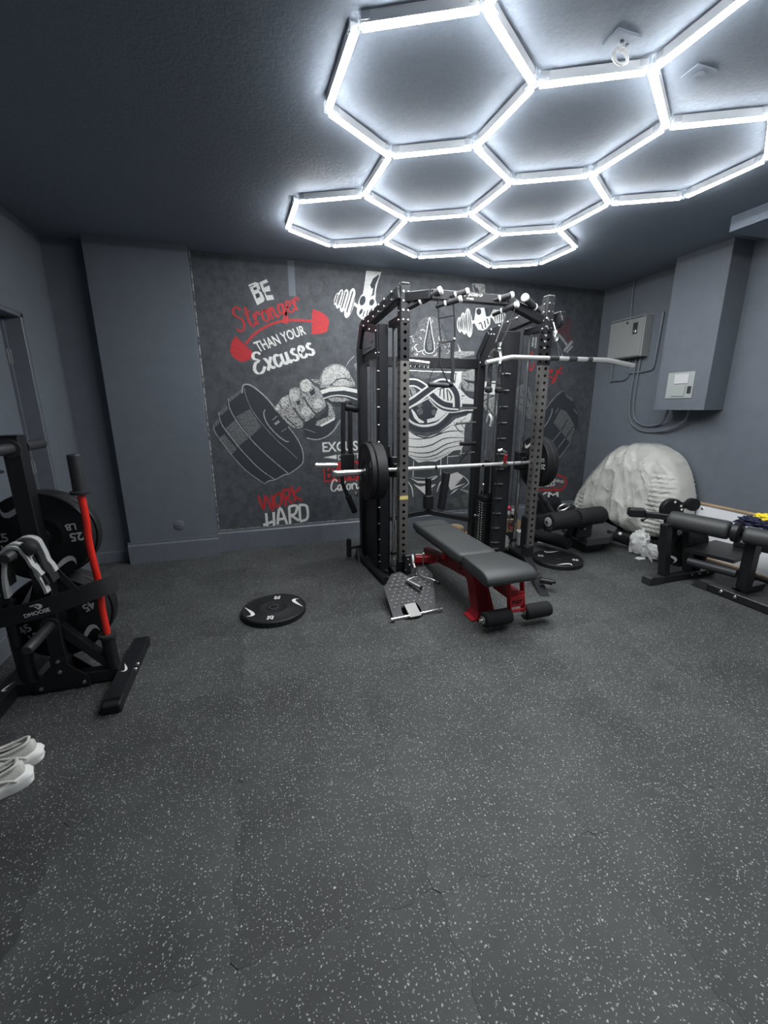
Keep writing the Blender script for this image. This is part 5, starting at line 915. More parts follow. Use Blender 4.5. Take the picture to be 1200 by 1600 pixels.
# ------------------------------------------------------------------ the room
XL, XR, YB, YF, ZC = -1.5, 4.09, 4.33, -1.3, 2.755
def slab(name, lo, hi, m):
    c = [(a + b) / 2 for a, b in zip(lo, hi)]
    return struct(MB().box(c, [b - a for a, b in zip(lo, hi)]).build(name, m, ang=0))
slab('wall_back', (XL - .1, YB, 0), (XR + .1, YB + .1, ZC), 'wall')
m_ = MB().box((XL - .1, (YF + 2.75) / 2, ZC / 2), (.2, 2.75 - YF, ZC)).box((XL - .1, (3.80 + YB) / 2, ZC / 2), (.2, YB - 3.80, ZC)).box((XL - .1, 3.275, (2.085 + ZC) / 2), (.2, 1.05, ZC - 2.085))
struct(m_.build('wall_left', 'wall', ang=0))
slab('wall_right', (XR, YF, 0), (XR + .1, YB, ZC), 'wall')
slab('wall_front', (XL - .1, YF - .1, 0), (XR + .1, YF, ZC), 'wall')
slab('ceiling', (XL - .1, YF - .1, ZC), (XR + .1, YB + .1, ZC + .1), 'ceiling')
floor = slab('floor', (XL - .1, YF - .1, -.12), (XR + .1, YB + .1, -.0022), 'floor')

def mat_tile():
    """one interlocking mat: toothed edges, bevelled rim"""
    T, amp, nt = .5835, .0085, 8
    def edge(k):
        p = []
        for i in range(nt):
            x0 = i * T / nt
            s = 1 if i % 2 else -1
            w_ = T / nt
            p += [(x0 + w_ * .16, s * amp), (x0 + w_ * .84, s * amp)]
        return p
    e = edge(0)
    h = T / 2
    out = [Vector((x - h, -h + y, 0)) for x, y in e] + [Vector((h + y, x - h, 0)) for x, y in e] \
        + [Vector((h - x, h - y, 0)) for x, y in e] + [Vector((-h - y, h - x, 0)) for x, y in e]
    n = len(out)
    g, b = .0001, .0009
    def inset(d):
        r = []
        for i in range(n):
            a, c = out[i - 1], out[(i + 1) % n]
            t = (c - a).normalized()
            r.append(out[i] + Vector((-t.y, t.x, 0)) * d)
        return r
    r0, r1 = inset(g), inset(g + b)
    vs = [p + Vector((0, 0, -.0020)) for p in r0] + [p + Vector((0, 0, -.0005)) for p in r0] + [p.copy() for p in r1]
    fs = []
    for i in range(n):
        j = (i + 1) % n
        fs.append([i, j, j + n, i + n])
        fs.append([i + n, j + n, j + 2 * n, i + 2 * n])
    fs.append(list(range(2 * n, 3 * n)))
    m_ = MB()
    m_.add(vs, fs)
    return m_
TS = .5835
first = None
for ix in range(-4, 7):
    for iy in range(-5, 6):
        cx, cy = .425 + TS * (ix + .5), 1.425 + TS * (iy - .5)
        if cx < XL - .2 or cx > XR + .2 or cy > YB + .2 or cy < YF - .2:
            continue
        if first is None:
            o = first = mat_tile().build('mat_tile', 'floor', floor, ang=0, world=False)
        else:
            o = first.copy()
            COL.objects.link(o)
        o.location = (cx, cy, 0)

# pillar and its plinth, recess, bulkhead, ceiling drop
slab('trim_1', (-1.177, 4.205, 0), (-.42, YB, ZC), 'wall')
slab('trim_2', (3.85, 2.76, 1.395), (XR, 3.25, ZC), 'wall')
slab('trim_3', (3.42, YF, 2.655), (XR, 2.5, ZC), 'ceiling')
def baseboard(name, x0, x1, y, z, back):
    m_ = MB()
    m_.prism([(x0, y, 0), (x0, y - .018, 0), (x0, y - .018, z - .035), (x0, y - .008, z - .022), (x0, y - .008, z), (x0, y, z)], (1, 0, 0), x1 - x0)
    return struct(m_.build(name, 'wall_trim', ang=20))
baseboard('baseboard_back', -.42, XR, YB, .222, 0)
baseboard('baseboard_pillar', -1.20, -.405, 4.205, .21, 0)
baseboard('baseboard_recess', XL, -1.177, YB, .13, 0)
m_ = MB()
m_.prism([(-1.177, 4.205, 0), (-1.195, 4.205, 0), (-1.195, YB, 0), (-1.177, YB, 0)], (0, 0, 1), .19)
struct(m_.build('baseboard_pillar_side', 'wall_trim', ang=20))
for nm, y0, y1 in (('baseboard_left', 3.8, YB), ('baseboard_left_near', YF, 2.75)):
    struct(MB().box((XL + .007, (y0 + y1) / 2, .065), (.014, y1 - y0, .13), None, .004).build(nm, 'wall_trim'))
struct(MB().box((XR - .007, (YF + YB) / 2, .065), (.014, YB - YF - .02, .13), None, .004).build('baseboard_right', 'wall_trim'))

# door in the left wall, painted like the wall
dr = bpy.data.objects.new('door_1', None)
COL.objects.link(dr)
dr.location = (XL, 3.1, 0)
ORG['door_1'] = Vector((XL, 3.1, 0))
struct(dr)
m_ = MB()
m_.box((XL - .065, 3.785, 1.04), (.126, .03, 2.08), None, .003)
m_.box((XL - .065, 2.765, 1.04), (.126, .03, 2.08), None, .003)
m_.box((XL - .065, 3.275, 2.07), (.126, 1.05, .03), None, .003)
m_.box((XL - .118, 3.764, 1.03), (.02, .014, 2.05)).box((XL - .118, 3.275, 2.048), (.02, .99, .014))
m_.build('door_frame', 'wall_trim', dr)
leaf = MB().box((XL - .15, 3.275, 1.028), (.045, .98, 2.045), None, .003).build('door_leaf', 'wall', dr)
for z in (.25, 1.0, 1.79):
    MB().cyl((XL - .118, 3.764, z - .05), (XL - .118, 3.764, z + .05), .009, 10).box((XL - .108, 3.768, z), (.014, .005, .09)).build('door_hinge', 'grey_box', dr)
MB().cyl((XL - .128, 3.30, 1.03), (XL - .09, 3.30, 1.03), .012, 12).cyl((XL - .09, 3.31, 1.03), (XL - .09, 3.19, 1.03), .009, 10).lathe([(.026, 0), (.024, .006), (0, .006)], (XL - .128, 3.30, 1.03), (1, 0, 0), 16).build('door_handle', 'grey_dark', dr)

# cover cap low on the pillar
m_ = MB().lathe([(.045, 0), (.045, .006), (.040, .009), (.012, .009), (.010, .012), (0, .012)], (-.745, 4.205, .345), (0, -1, 0), 28)
tag(m_.build('cover_cap', 'wall_trim'), 'round painted cover cap low on the slate pillar', 'cover cap')

# ------------------------------------------------------------------ mural
mu = MB()
mu.box(((-.415 + XR) / 2, YB - .0015, (.222 + ZC) / 2), (XR + .415, .003, ZC - .222))
mural = mu.build('wall_mural', 'mural', ang=0)
tag(mural, 'charcoal gym mural with white and red drawings covering the back wall', 'mural')
parts = {}
for num, (g, mt, lay, strip, c) in enumerate(MURAL):
    mb = parts.setdefault((g, mt), MB())
    y = YB - .0035 - .0005 * lay - .00005 * (num % 9)
    P = [Vector((c[i] / 1000, y, c[i + 1] / 1000)) for i in range(0, len(c), 2)]
    P = [Vector((min(max(p.x, -.41), XR - .003), p.y, min(max(p.z, .225), ZC - .002))) for p in P]
    if strip:
        k = len(P) // 2
        L, Rr = P[:k], P[k:][::-1]
        mb.add(L + Rr, [[i, i + 1, k + i + 1, k + i] for i in range(k - 1)])
    else:
        mb.add(P, [list(range(len(P)))])
for g, mt, lay, s, q in MURAL_TEXT:
    mb = parts.setdefault((g, mt), MB())
    y = YB - .0035 - .0005 * lay
    uv, fs, asp = text_geo(s, .012 if len(s) > 9 else .02)
    tl, tr, br, bl = [Vector((a / 1000, y, b / 1000)) for a, b in q]
    mb.add([(bl * (1 - u) + br * u) * (1 - v) + (tl * (1 - u) + tr * u) * v for u, v in uv], fs)
for (g, mt), mb in parts.items():
    o = mb.build(g.rstrip('+'), mt, mural, ang=0, world=False)
    if len(mb.f) > 1:
        o['kind'] = 'stuff'
MB().box((-.408, YB - .004, 1.49), (.010, .003, 2.52)).build('worn_edge', 'edge', mural, ang=0, world=False)
MB().box((1.84, YB - .004, .2235), (4.49, .003, .006)).build('worn_edge', 'edge', mural, ang=0, world=False)
# painted-over patches of the mural
m_ = MB().box((.452, YB - .004, 2.60), (.062, .003, .30))
m_.build('painted_strip', 'wall', mural, ang=0, world=False)

# ------------------------------------------------------------------ hexagon light
E_ = .4445
S3 = 3 ** .5
def hexv(c, k):
    a = radians(60 * k)
    return (c[0] + cos(a), c[1] + sin(a))
def hexw(p, z):
    yaw = -0.169244
    x = cos(yaw) * p[0] - sin(yaw) * p[1] + .430401
    y = sin(yaw) * p[0] + cos(yaw) * p[1] + 4.851223
    h = radians(17.3)
    return Vector((cos(h) * x + sin(h) * y, -sin(h) * x + cos(h) * y, 0)) * E_ + Vector((0, 0, z))
cells = [(0, 0), (1.5, S3 / 2), (0, S3), (-1.5, 1.5 * S3), (0, 2 * S3), (1.5, 1.5 * S3), (3, S3), (1.5, 2.5 * S3),
         (1.5, -S3 / 2), (3, 0), (3, -S3), (4.5, -S3 / 2)]  # last two cells are out of view, added as soft fill light
nodes, edges = {}, {}
for c in cells:
    ids = []
    for k in range(6):
        p = hexv(c, k)
        key = (round(p[0] * 100), round(p[1] * 100))
        nodes[key] = p
        ids.append(key)
    for a, b in zip(ids, ids[1:] + ids[:1]):
        edges[tuple(sorted((a, b)))] = 1
LZ = 2.7086
lc = hexw((1.0, 1.6), ZC)
light = thing('hexagon_light', 'white glowing honeycomb of linked tubes hung under the ceiling', 'ceiling light', lc)
for a, b in edges:
    p, q = hexw(nodes[a], LZ), hexw(nodes[b], LZ)
    d = (q - p).normalized()
    p2, q2 = p + d * .022, q - d * .022
    u = Vector((-d.y, d.x, 0))
    hs = MB().beam(p2 + Vector((0, 0, .0265)), q2 + Vector((0, 0, .0235)), .0295, .0355, .001)
    ho = hs.build('light_tube', 'housing', light)
    df = MB()
    prof = [(-.0145, .0055), (-.0142, .0035), (-.0115, .0008), (0, 0), (.0115, .0008), (.0142, .0035), (.0145, .0055)]
    vs, fs = [], []
    for e in (p2, q2):
        vs += [e + u * x + Vector((0, 0, z)) for x, z in prof]
    k = len(prof)
    fs = [[i, i + 1, k + i + 1, k + i] for i in range(k - 1)] + [list(range(k)), list(range(k, 2 * k))[::-1]]
    df.add(vs, fs)
    df.build('diffuser', 'diffuser', ho, label='glowing white diffuser strip')
for key, p in nodes.items():
    c = hexw(p, LZ)
    m_ = MB()
    nb = [(b if a == key else a) for a, b in edges if key in (a, b)]
    m_.cyl(c + V(0, 0, .006), c + V(0, 0, .044), .017, 10)
    for k in nb:
        d = (hexw(nodes[k], LZ) - c).normalized()
        u = Vector((-d.y, d.x, 0))
        for s in (-1, 1):
            m_.box(c + d * .034 + u * (s * .0185) + V(0, 0, .030), (.040, .003, .030), Matrix((d, u, V(0, 0, 1))).transposed())
        m_.box(c + d * .034 + V(0, 0, .0455), (.036, .038, .003), Matrix((d, u, V(0, 0, 1))).transposed())
    m_.cyl(c + V(0, 0, .045), c + V(0, 0, ZC - LZ - .0005), .006, 8)
    m_.build('connector', 'clear', light)

# ceiling plates, cable coil, smoke dome
m_ = MB().box((1.423, 1.564, ZC - .004), (.112, .074, .008), None, .002)
jb = thing('junction_plate', 'painted ceiling plate with a coiled cable hanging from it', 'ceiling plate', (1.423, 1.564, ZC))
m_.build('cover_plate', 'ceiling', jb)
bolt(MB(), (1.423, 1.564, ZC - .008), (0, 0, -1), .007, .006).cyl((1.452, 1.57, ZC - .008), (1.452, 1.57, ZC - .012), .006, 8).build('screw', 'grey_dark', jb)
coil = []
for k in range(45):
    a = 2 * pi * k / 15
    coil.append((1.425 + .026 * sin(a) + .004 * sin(k * .7), 1.565 + .012 * cos(k * .45), 2.700 + .030 * cos(a) + .002 * (k // 15)))
MB().tube([(1.423, 1.564, ZC - .008), (1.424, 1.566, ZC - .028)] + coil, .0032, 7).build('cable', 'white_cap', jb)
sp = thing('blank_ceiling_plate', 'flat blank painted plate on the ceiling inside the right cell', 'ceiling plate', (1.86, 1.6, ZC))
MB().box((1.86, 1.598, ZC - .003), (.112, .074, .006), None, .002).build('cover_plate', 'ceiling', sp)
MB().lathe([(.022, 0), (.022, .003), (.014, .004), (.012, .003), (0, .003)], (1.865, 1.60, ZC - .006), (0, 0, -1), 18).build('cable_hole', 'ceiling', sp)
tag(MB().lathe([(.042, 0), (.042, .012), (.034, .026), (.018, .034), (0, .036)], (1.60, 2.50, ZC), (0, 0, -1), 24).build('smoke_alarm', 'ceiling'),
    'small painted dome on the ceiling beside a light joint', 'smoke alarm')

# ------------------------------------------------------------------ right wall: electrical boxes
eb = thing('electrical_enclosure', 'tall grey metal electrical enclosure left of the bulkhead', 'electrical box', (XR, 3.84, 2.16))
m_ = MB().box((XR - .055, 3.835, 2.152), (.11, .44, .41), None, .006)
m_.build('body', 'grey_box', eb)
m_ = MB().box((XR - .115, 3.840, 2.148), (.010, .425, .385), None, .003)
m_.prism([(XR - .11, 3.62, 2.362), (XR - .142, 3.62, 2.340), (XR - .11, 3.62, 2.336)], (0, 1, 0), .44)
ed = m_.build('door', 'grey_box', eb)
m_ = MB().box((XR - .123, 3.715, 2.236), (.008, .06, .115), None, .003)
lt = m_.build('latch', 'grey_dark', ed)
MB().box((XR - .129, 3.715, 2.205), (.006, .036, .03), None, .002).build('latch_tab', 'bolt', lt)
MB().lathe([(.013, 0), (.013, .006), (0, .008)], (XR - .120, 3.825, 2.305), (-1, 0, 0), 12).build('lock', 'grey_dark', ed)

bp = thing('breaker_panel', 'flush grey breaker panel low on the slate bulkhead', 'electrical box', (3.85, 3.02, 1.62))
MB().box((3.846, 3.017, 1.618), (.008, .258, .235), None, .002).build('cover', 'panel_grey', bp)
bd = MB().box((3.838, 3.02, 1.57), (.010, .125, .10), None, .002).build('door', 'panel_grey', bp)
MB().box((3.838, 3.005, 1.675), (.006, .135, .085), None, .001).build('label_card', 'paper', bp)
MB().box((3.839, 2.918, 1.575), (.008, .034, .062), None, .002).build('latch', 'grey_dark', bp)

def conduit(label, pts, r=.011):
    o = MB().tube(smooth_path(pts, 5), r, 8).build('conduit', 'wall_trim')
    tag(o, label, 'conduit')
    return o
xc = XR - .014
conduit('painted cable looping highest from the enclosure up to the bulkhead base', [(xc, 3.695, 1.945), (xc, 3.70, 1.70), (xc, 3.70, 1.45), (xc, 3.66, 1.30), (xc, 3.56, 1.235), (xc, 3.44, 1.225), (xc - .03, 3.30, 1.27), (3.98, 3.20, 1.395)])
conduit('painted cable looping lowest under the bulkhead from the enclosure', [(xc, 3.745, 1.945), (xc, 3.755, 1.70), (xc, 3.75, 1.42), (xc, 3.70, 1.26), (xc, 3.58, 1.18), (xc, 3.42, 1.165), (xc - .03, 3.22, 1.20), (xc - .05, 3.05, 1.29), (3.97, 2.98, 1.395)])
conduit('thin painted pipe framing the left side of the enclosure', [(xc, 4.05, 2.36), (xc, 4.075, 2.36), (xc, 4.075, 2.2), (xc, 4.06, 1.74), (xc, 4.055, 1.725), (xc, 3.90, 1.72), (xc, 3.84, 1.74), (xc, 3.82, 1.79)], .011)
conduit('short painted hose bend below the enclosure toward the bulkhead', [(xc, 3.82, 1.945), (xc, 3.86, 1.86), (xc, 3.83, 1.80), (xc, 3.72, 1.79), (xc, 3.60, 1.80), (xc, 3.53, 1.82), (xc, 3.515, 1.95), (xc, 3.50, 2.36)], .012)
conduit('thin painted pipe rising from the enclosure to the ceiling', [(xc, 3.90, 2.365), (xc, 3.90, 2.45), (xc, 3.91, 2.60), (xc, 3.91, ZC)], .010)
# ------------------------------------------------------------------ weight plates
def plate(name, R, T, label, group, num, mark='white_print', marks=2, units=True, numr=.68, ticks=True):
    """bumper plate, axis +Z, bottom at z=0"""
    t = thing(name, label, 'weight plate', (0, 0, 0), group, local=True)
    b = .006
    prof = [(.0255, 0), (R - b, 0), (R, b), (R, T - b), (R - b, T), (R * .965, T), (R * .95, T - .003), (R * .50, T - .003),
            (R * .47, T + .001), (R * .40, T + .001), (R * .37, T - .002), (.047, T - .002), (.045, T + .001), (.0255, T + .001), (.0255, 0)]
    MB().lathe(prof, (0, 0, 0), (0, 0, 1), 48).build('disc', 'rubber', t, world=False)
    MB().lathe([(.0253, 0), (.0253, T + .002), (.034, T + .002), (.034, T + .0005), (.0256, T + .0005)], (0, 0, 0), (0, 0, 1), 24).build('hub_ring', 'steel', t, world=False)
    z = T - .0018
    for a in (0, 180):          # numbers face each other across the hub, the ticks sit between them
        ux = V(cos(radians(a)), sin(radians(a)), 0)
        uy = V(-ux.y, ux.x, 0)
        c = ux * (-R * numr)
        m_ = MB()
        if units:
            text_on(m_, num, V(0, 0, z) + c + uy * (R * .10), ux, uy, h=R * .20, bold=.03)
            text_on(m_, 'LB', V(0, 0, z) + c + ux * (R * .06) - uy * (R * .14), ux, uy, h=R * .15, bold=.03)
        else:
            text_on(m_, num, V(0, 0, z) + c, ux, uy, h=R * .19, bold=.035)
        m_.build('weight_number', mark, t, ang=0, world=False)
    if ticks:
        for a in (0, 180):
            m_ = MB()
            ux = V(cos(radians(a + 18)), sin(radians(a + 18)), 0)
            uy = V(-ux.y, ux.x, 0)
            tick_on(m_, V(0, 0, z) + uy * (R * .70), ux, uy, R * .72)
            m_.build('emblem', mark, t, ang=0, world=False)
    return t
def place(t, loc, axis=None, spin=0, label=None):
    """axis = direction the marked face looks; spin about it"""
    t.location = loc
    if axis is not None:
        d = Vector(axis).normalized()
        up = Vector((0, 0, 1)) if abs(d.z) < .9 else Vector((0, 1, 0))
        x = up.cross(d).normalized()
        y = d.cross(x)
        R_ = Matrix((x, y, d)).transposed() @ Matrix.Rotation(radians(spin), 3, 'Z')
        t.rotation_euler = R_.to_euler()
    if label:
        t['label'] = label
    return t
GF = 'plates lying on the floor'
p25 = plate('weight_plate', .225, .042, 'black 25 plate lying flat on the open floor', GF, '25', units=False)
place(p25, (.045, 2.815, 0), (0, 0, 1), 78)
p25b = copy_tree(p25)
place(p25b, (2.665, 3.02, 0), (0, 0, 1), 140, 'black 25 plate lying flat on the floor right of the rack')

# ------------------------------------------------------------------ plate tree by the left wall
PX, PY = -1.045, 2.31
tree = thing('plate_tree', 'black upright plate tree with pegs beside the left wall', 'weight rack', (PX, PY, 0))
MB().box((PX, PY, .69), (.072, .072, 1.24), None, .005).build('post', 'black', tree)
MB().box((PX, PY, 1.3125), (.074, .074, .006), None, .002).build('post_cap', 'grey_dark', tree)
MB().box((PX + .025, PY, .042), (.47, .06, .066), None, .005).build('base_beam', 'black', tree)
for s, nm in ((1, 'right'), (-1, 'left')):
    fx = PX + (.292 if s > 0 else -.240)
    f_ = MB()
    f_.prism([(fx - .036, PY - .285, .072), (fx - .036, PY - .305, .004), (fx - .036, PY + .305, .004), (fx - .036, PY + .285, .072)], (1, 0, 0), .072)
    fo = f_.build('foot', 'black', tree)
    for e in (-1, 1):
        MB().box((fx, PY + e * .278, .030), (.078, .075, .060), rot(-10 * e), .006).build('rubber_cap', 'rubber', fo)
    m_ = MB()
    tick_on(m_, (fx, PY - .03, .0726), (0, 1, 0), (-s, 0, 0), .085)
    m_.build('emblem', 'white_print', fo, ang=0)
    m_ = MB()
    for dy in (-.022, .028):
        bolt(m_, (fx + s * .036, PY + dy, .045), (s, 0, 0), .010)
    m_.build('bolt', 'bolt', fo)
for s in (-1, 1):
    y = PY + s * .0365
    m_ = MB()
    m_.prism([(PX - .036, y, .20), (PX - .036, y, .15), (PX - .125, y, .055), (PX - .125, y, .012), (PX + .125, y, .012), (PX + .125, y, .055), (PX + .036, y, .15), (PX + .036, y, .20)], (0, s, 0), .006)
    g_ = m_.build('gusset', 'black', tree)
    m_ = MB()
    for dx, z in ((0, .175), (.0, .115), (-.095, .035), (.095, .035)):
        bolt(m_, (PX + dx, y + s * .006, z), (0, s, 0), .011)
    m_.build('bolt', 'bolt', g_)
MB().prism([(PX + .036, PY + .03, .36), (PX + .036, PY + .03, .29), (PX + .20, PY + .03, .075), (PX + .25, PY + .03, .075)], (0, -1, 0), .05).build('brace', 'black', tree)
for z in (1.257, .815, .378):
    for s in (-1, 1):
        L = .235
        m_ = MB()
        m_.lathe([(0, 0), (.041, 0), (.041, .008), (.0245, .010), (.0245, L - .010), (.018, L), (0, L)], (PX, PY + s * .036, z), (0, s, 0), 20)
        m_.build('peg', 'rubber_edge', tree)
for s in (-1, 1):
    hx = PX + (.222 if s > 0 else -.150)
    MB().lathe([(.032, 0), (.032, .175), (.040, .175), (.040, .19), (.030, .19), (.030, .01), (0, .01)], (hx, PY, .075), (0, 0, 1), 24).build('barbell_holder', 'black', tree)
GT = 'plates hung on the plate tree'
pp = plate('weight_plate', .225, .055, 'black 25 LB plate facing the room on the upper peg of the plate tree', GT, '25')
place(pp, (PX, PY + .095, .815), (0, -1, 0), 4)
q = copy_tree(pp)
place(q, (PX + .012, PY + .152, .812), (0, -1, 0), 40, 'black plate hung behind the 25 LB plate on the upper peg')
pq = plate('weight_plate', .225, .075, 'black 45 LB plate facing the room on the lower peg of the plate tree', GT, '45')
place(pq, (PX, PY + .115, .378), (0, -1, 0), 24)
q = copy_tree(pq)
place(q, (PX + .012, PY + .192, .375), (0, -1, 0), 10, 'black plate hung behind the 45 LB plate on the lower peg')

# red curl bar standing in the right holder
BX, BY = PX + .222, PY
rb = thing('curl_bar', 'red curl bar with black sleeves standing in the plate tree', 'barbell', (BX, BY, .09))
pts = [(BX - .003, BY, .245), (BX, BY, .30), (BX - .002, BY, .42), (BX + .003, BY, .50), (BX + .003, BY, .60), (BX - .002, BY, .70), (BX - .004, BY, .80), (BX + .002, BY, .90), (BX, BY, 1.03)]
MB().tube(smooth_path(pts, 4), .0165, 14).build('shaft', 'red_bar', rb)
MB().lathe([(0, 0), (.025, 0), (.025, .168), (.042, .168), (.042, .182), (.018, .184), (0, .184)], (BX, BY, .088), (0, 0, 1), 24).build('lower_sleeve', 'rubber_edge', rb)
MB().lathe([(0, 0), (.042, 0), (.044, .004), (.044, .014), (.030, .018), (.0285, .186), (.024, .192), (0, .190)], (BX, BY, 1.028), (0, 0, 1), 24).build('upper_sleeve', 'rubber_edge', rb)
# black bar in the left holder
LX = PX - .172
bb = thing('barbell', 'black bar standing in the left holder of the plate tree', 'barbell', (LX, PY, .09))
MB().lathe([(0, 0), (.025, 0), (.025, .40), (.040, .405), (.040, .43), (.0145, .435), (.0145, 1.30), (0, 1.30)], (LX, PY, .09), (0, 0, 1), 20).build('shaft', 'black', bb)

# lifting belt slung across the front of the tree
belt = thing('lifting_belt', 'wide black lifting belt slung across the front of the plate tree', 'belt', (-1.0, 2.2, .5))
bpth = smooth_path([(-1.335, 2.235, .468), (-1.28, 2.205, .472), (-1.19, 2.195, .480), (-1.045, 2.19, .505), (-.93, 2.19, .532), (-.84, 2.20, .556), (-.775, 2.225, .566), (-.745, 2.262, .566), (-.738, 2.30, .560)], 5)
MB().strip(bpth, (-.12, 0, 1), .088, .009).build('band', 'cloth_black', belt, ang=50)
m_ = MB()
ux = V(1, 0, .19).normalized()
text_on(m_, 'DMOOSE', (-1.045, 2.1843, .492), ux, (-.19, 0, 1), h=.020, bold=.03)
c0 = V(-1.040, 2.1843, .522)
uy = V(-.19, 0, 1).normalized()
arc = [c0 + ux * (.022 * cos(a) + .0) + uy * (.015 * sin(a)) for a in [pi * .62 - k * pi * 1.15 / 9 for k in range(10)]]
arc2 = [c0 + ux * (.012 * cos(a) - .004) + uy * (.007 * sin(a)) for a in [pi * .62 - k * pi * 1.15 / 9 for k in range(10)]]
m_.add(arc + arc2, [[i, i + 1, 11 + i, 10 + i] for i in range(9)])
m_.add([c0 + ux * x + uy * y for x, y in ((-.030, .013), (-.006, .015), (-.004, .006), (-.022, .006))], [[0, 1, 2, 3]])
m_.add([c0 + ux * x + uy * y for x, y in ((-.014, .002), (.002, .003), (-.002, -.006))], [[0, 1, 2]])
m_.build('logo', 'white_print', belt, ang=0)
for a, b in (((-1.01, 2.20, .80), (-.87, 2.190, .57)), ((-1.075, 2.20, .80), (-1.20, 2.188, .50))):
    MB().strip([a, tuple((Vector(a) + Vector(b)) / 2 + V(0, .004, 0)), b], (0.9, 0, .4), .028, .004).build('strap', 'cloth_black', belt)

# wrist wraps draped over the middle peg
wr = thing('wrist_wraps', 'black and pale grey wrist wraps draped over a peg end', 'wrist wraps', (PX, 2.15, .8))
def drape(x0, y, rise, l0, l1, wd, m, spread=1., t=.006, tilt=0):
    P = []
    r = .034 * spread
    P += [(x0 - r - .006 * k, y + .006 * sin(k * 1.9), .815 - l0 * k / 4) for k in range(4, 0, -1)]
    P += [(x0 - r * cos(a), y, .815 + rise + r * .8 * sin(a)) for a in [pi * k / 8 for k in range(9)]]
    P += [(x0 + r + .012 * k + tilt * k, y + .006 * sin(k * 2.3), .815 - l1 * k / 4) for k in range(1, 5)]
    return MB().strip(smooth_path(P, 2), (0.05, 1, .05), wd, t).build('wrap', m, wr, ang=50)
drape(PX + .015, 2.135, .0, .15, .16, .05, 'cloth_black', 1.05, .010)
drape(PX + .004, 2.108, .004, .20, .11, .036, 'cloth_grey', 1.05, .012)
drape(PX + .012, 2.118, .012, .10, .20, .034, 'cloth_grey', 1.12, .012, -.002)
drape(PX + .028, 2.155, .010, .06, .16, .06, 'cloth_black', 1.3, .012, -.002)
drape(PX + .032, 2.175, .016, .05, .12, .03, 'cloth_grey', 1.35, .010, -.003)
MB().ball((PX + .055, 2.11, .830), .036, 12, (1.1, .6, .9)).build('wrap_roll', 'cloth_black', wr)

# ------------------------------------------------------------------ shoes
def sneaker(label):
    t = thing('sneaker', label, 'shoe', (0, 0, 0), 'white sneakers at the left edge', local=True)
    # heel at x=0, toe at x=-.30 ; sections (x, half width, top z)
    sec = [(-.002, .026, .098), (-.02, .034, .100), (-.06, .038, .088), (-.10, .039, .082), (-.14, .042, .084), (-.18, .046, .074), (-.22, .047, .060), (-.26, .042, .052), (-.288, .028, .044)]
    m_ = MB()
    vs, rings = [], []
    n = 12
    for x, hw, zt in sec:
        ring = []
        for k in range(n):
            a = -pi / 2 + 2 * pi * k / n
            z = .030 + (zt - .030) * (.5 + .5 * sin(a))
            y = hw * abs(cos(a)) ** .7 * (1 if cos(a) >= 0 else -1) * (1.05 - .28 * (.5 + .5 * sin(a)))
            bump = 1 + .035 * sin(x * 160 + z * 90)
            ring.append(len(vs))
            vs.append(V(x, y * bump, z))
        rings.append(ring)
    fs = []
    op = {2, 3, 4}
    for i in range(len(rings) - 1):
        for k in range(n):
            j = (k + 1) % n
            if i in (1, 2, 3) and k in (5, 6):          # the opening for the foot
                continue
            fs.append([rings[i][k], rings[i + 1][k], rings[i + 1][j], rings[i][j]])
    fs.append(rings[0][:])
    fs.append(rings[-1][::-1])
    m_.add(vs, fs)
    up = m_.build('upper', 'shoe', t, ang=60, world=False)
    md = up.modifiers.new('soft', 'SUBSURF')
    md.levels = md.render_levels = 2
    so = up.modifiers.new('wall', 'SOLIDIFY')
    so.thickness = .006
    # collar roll round the opening
    cp = [(-.022, .0, .104), (-.03, .022, .101), (-.07, .027, .091), (-.11, .026, .086), (-.145, .014, .089), (-.152, 0, .091), (-.145, -.014, .089), (-.11, -.026, .086), (-.07, -.027, .091), (-.03, -.022, .101)]
    MB().tube(smooth_path(cp, 3, True), .0065, 8, True).build('collar', 'shoe', t, world=False)
    MB().ball((-.09, 0, .052), .03, 12, (2.1, .95, .55)).build('lining', 'shoe_lining', t, world=False)
    # chunky lugged sole
    m_ = MB()
    o2 = [(.012, 0), (.008, .026), (-.02, .042), (-.08, .045), (-.14, .048), (-.20, .054), (-.25, .051), (-.285, .034), (-.300, 0)]
    o2 = o2 + [(x, -y) for x, y in o2[-2:0:-1]]
    P = smooth_path([V(x, y, 0) for x, y in o2], 4, True)
    P = [p * (1 + .018 * (1 if (i // 2) % 2 else -1)) for i, p in enumerate(P)]
    k = len(P)
    lv = [(0, .97), (.006, 1.02), (.018, .99), (.028, 1.04), (.040, .98), (.044, .88)]
    vs, fs = [], []
    cen = V(-.14, 0, 0)
    for z, s in lv:
        vs += [cen + (p - cen) * s + V(0, 0, z + .014 * max(0, (p.x + .05) / .06) * (z / .04)) for p in P]
    for a in range(len(lv) - 1):
        for i in range(k):
            j = (i + 1) % k
            fs.append([a * k + i, a * k + j, (a + 1) * k + j, (a + 1) * k + i])
    fs.append(list(range(k))[::-1])
    fs.append([(len(lv) - 1) * k + i for i in range(k)])
    m_.add(vs, fs)
    m_.build('sole', 'shoe_sole', t, ang=50, world=False)
    m_ = MB()
    for s in (-1, 1):
        for k in range(3):
            x = -.03 - .055 * k
            m_.tube(smooth_path([(x, s * .041, .045), (x - .02, s * .043, .062), (x - .05, s * .040, .070), (x - .085, s * .034, .078)], 3), .0045, 6)
    m_.build('overlay', 'shoe', t, world=False)
    m_ = MB()
    for k in range(4):
        x = -.165 - .018 * k
        m_.tube([(x, -.026, .076 - .005 * k), (x, 0, .083 - .005 * k), (x, .026, .076 - .005 * k)], .003, 6)
    m_.build('lace', 'shoe', t, world=False)
    return t
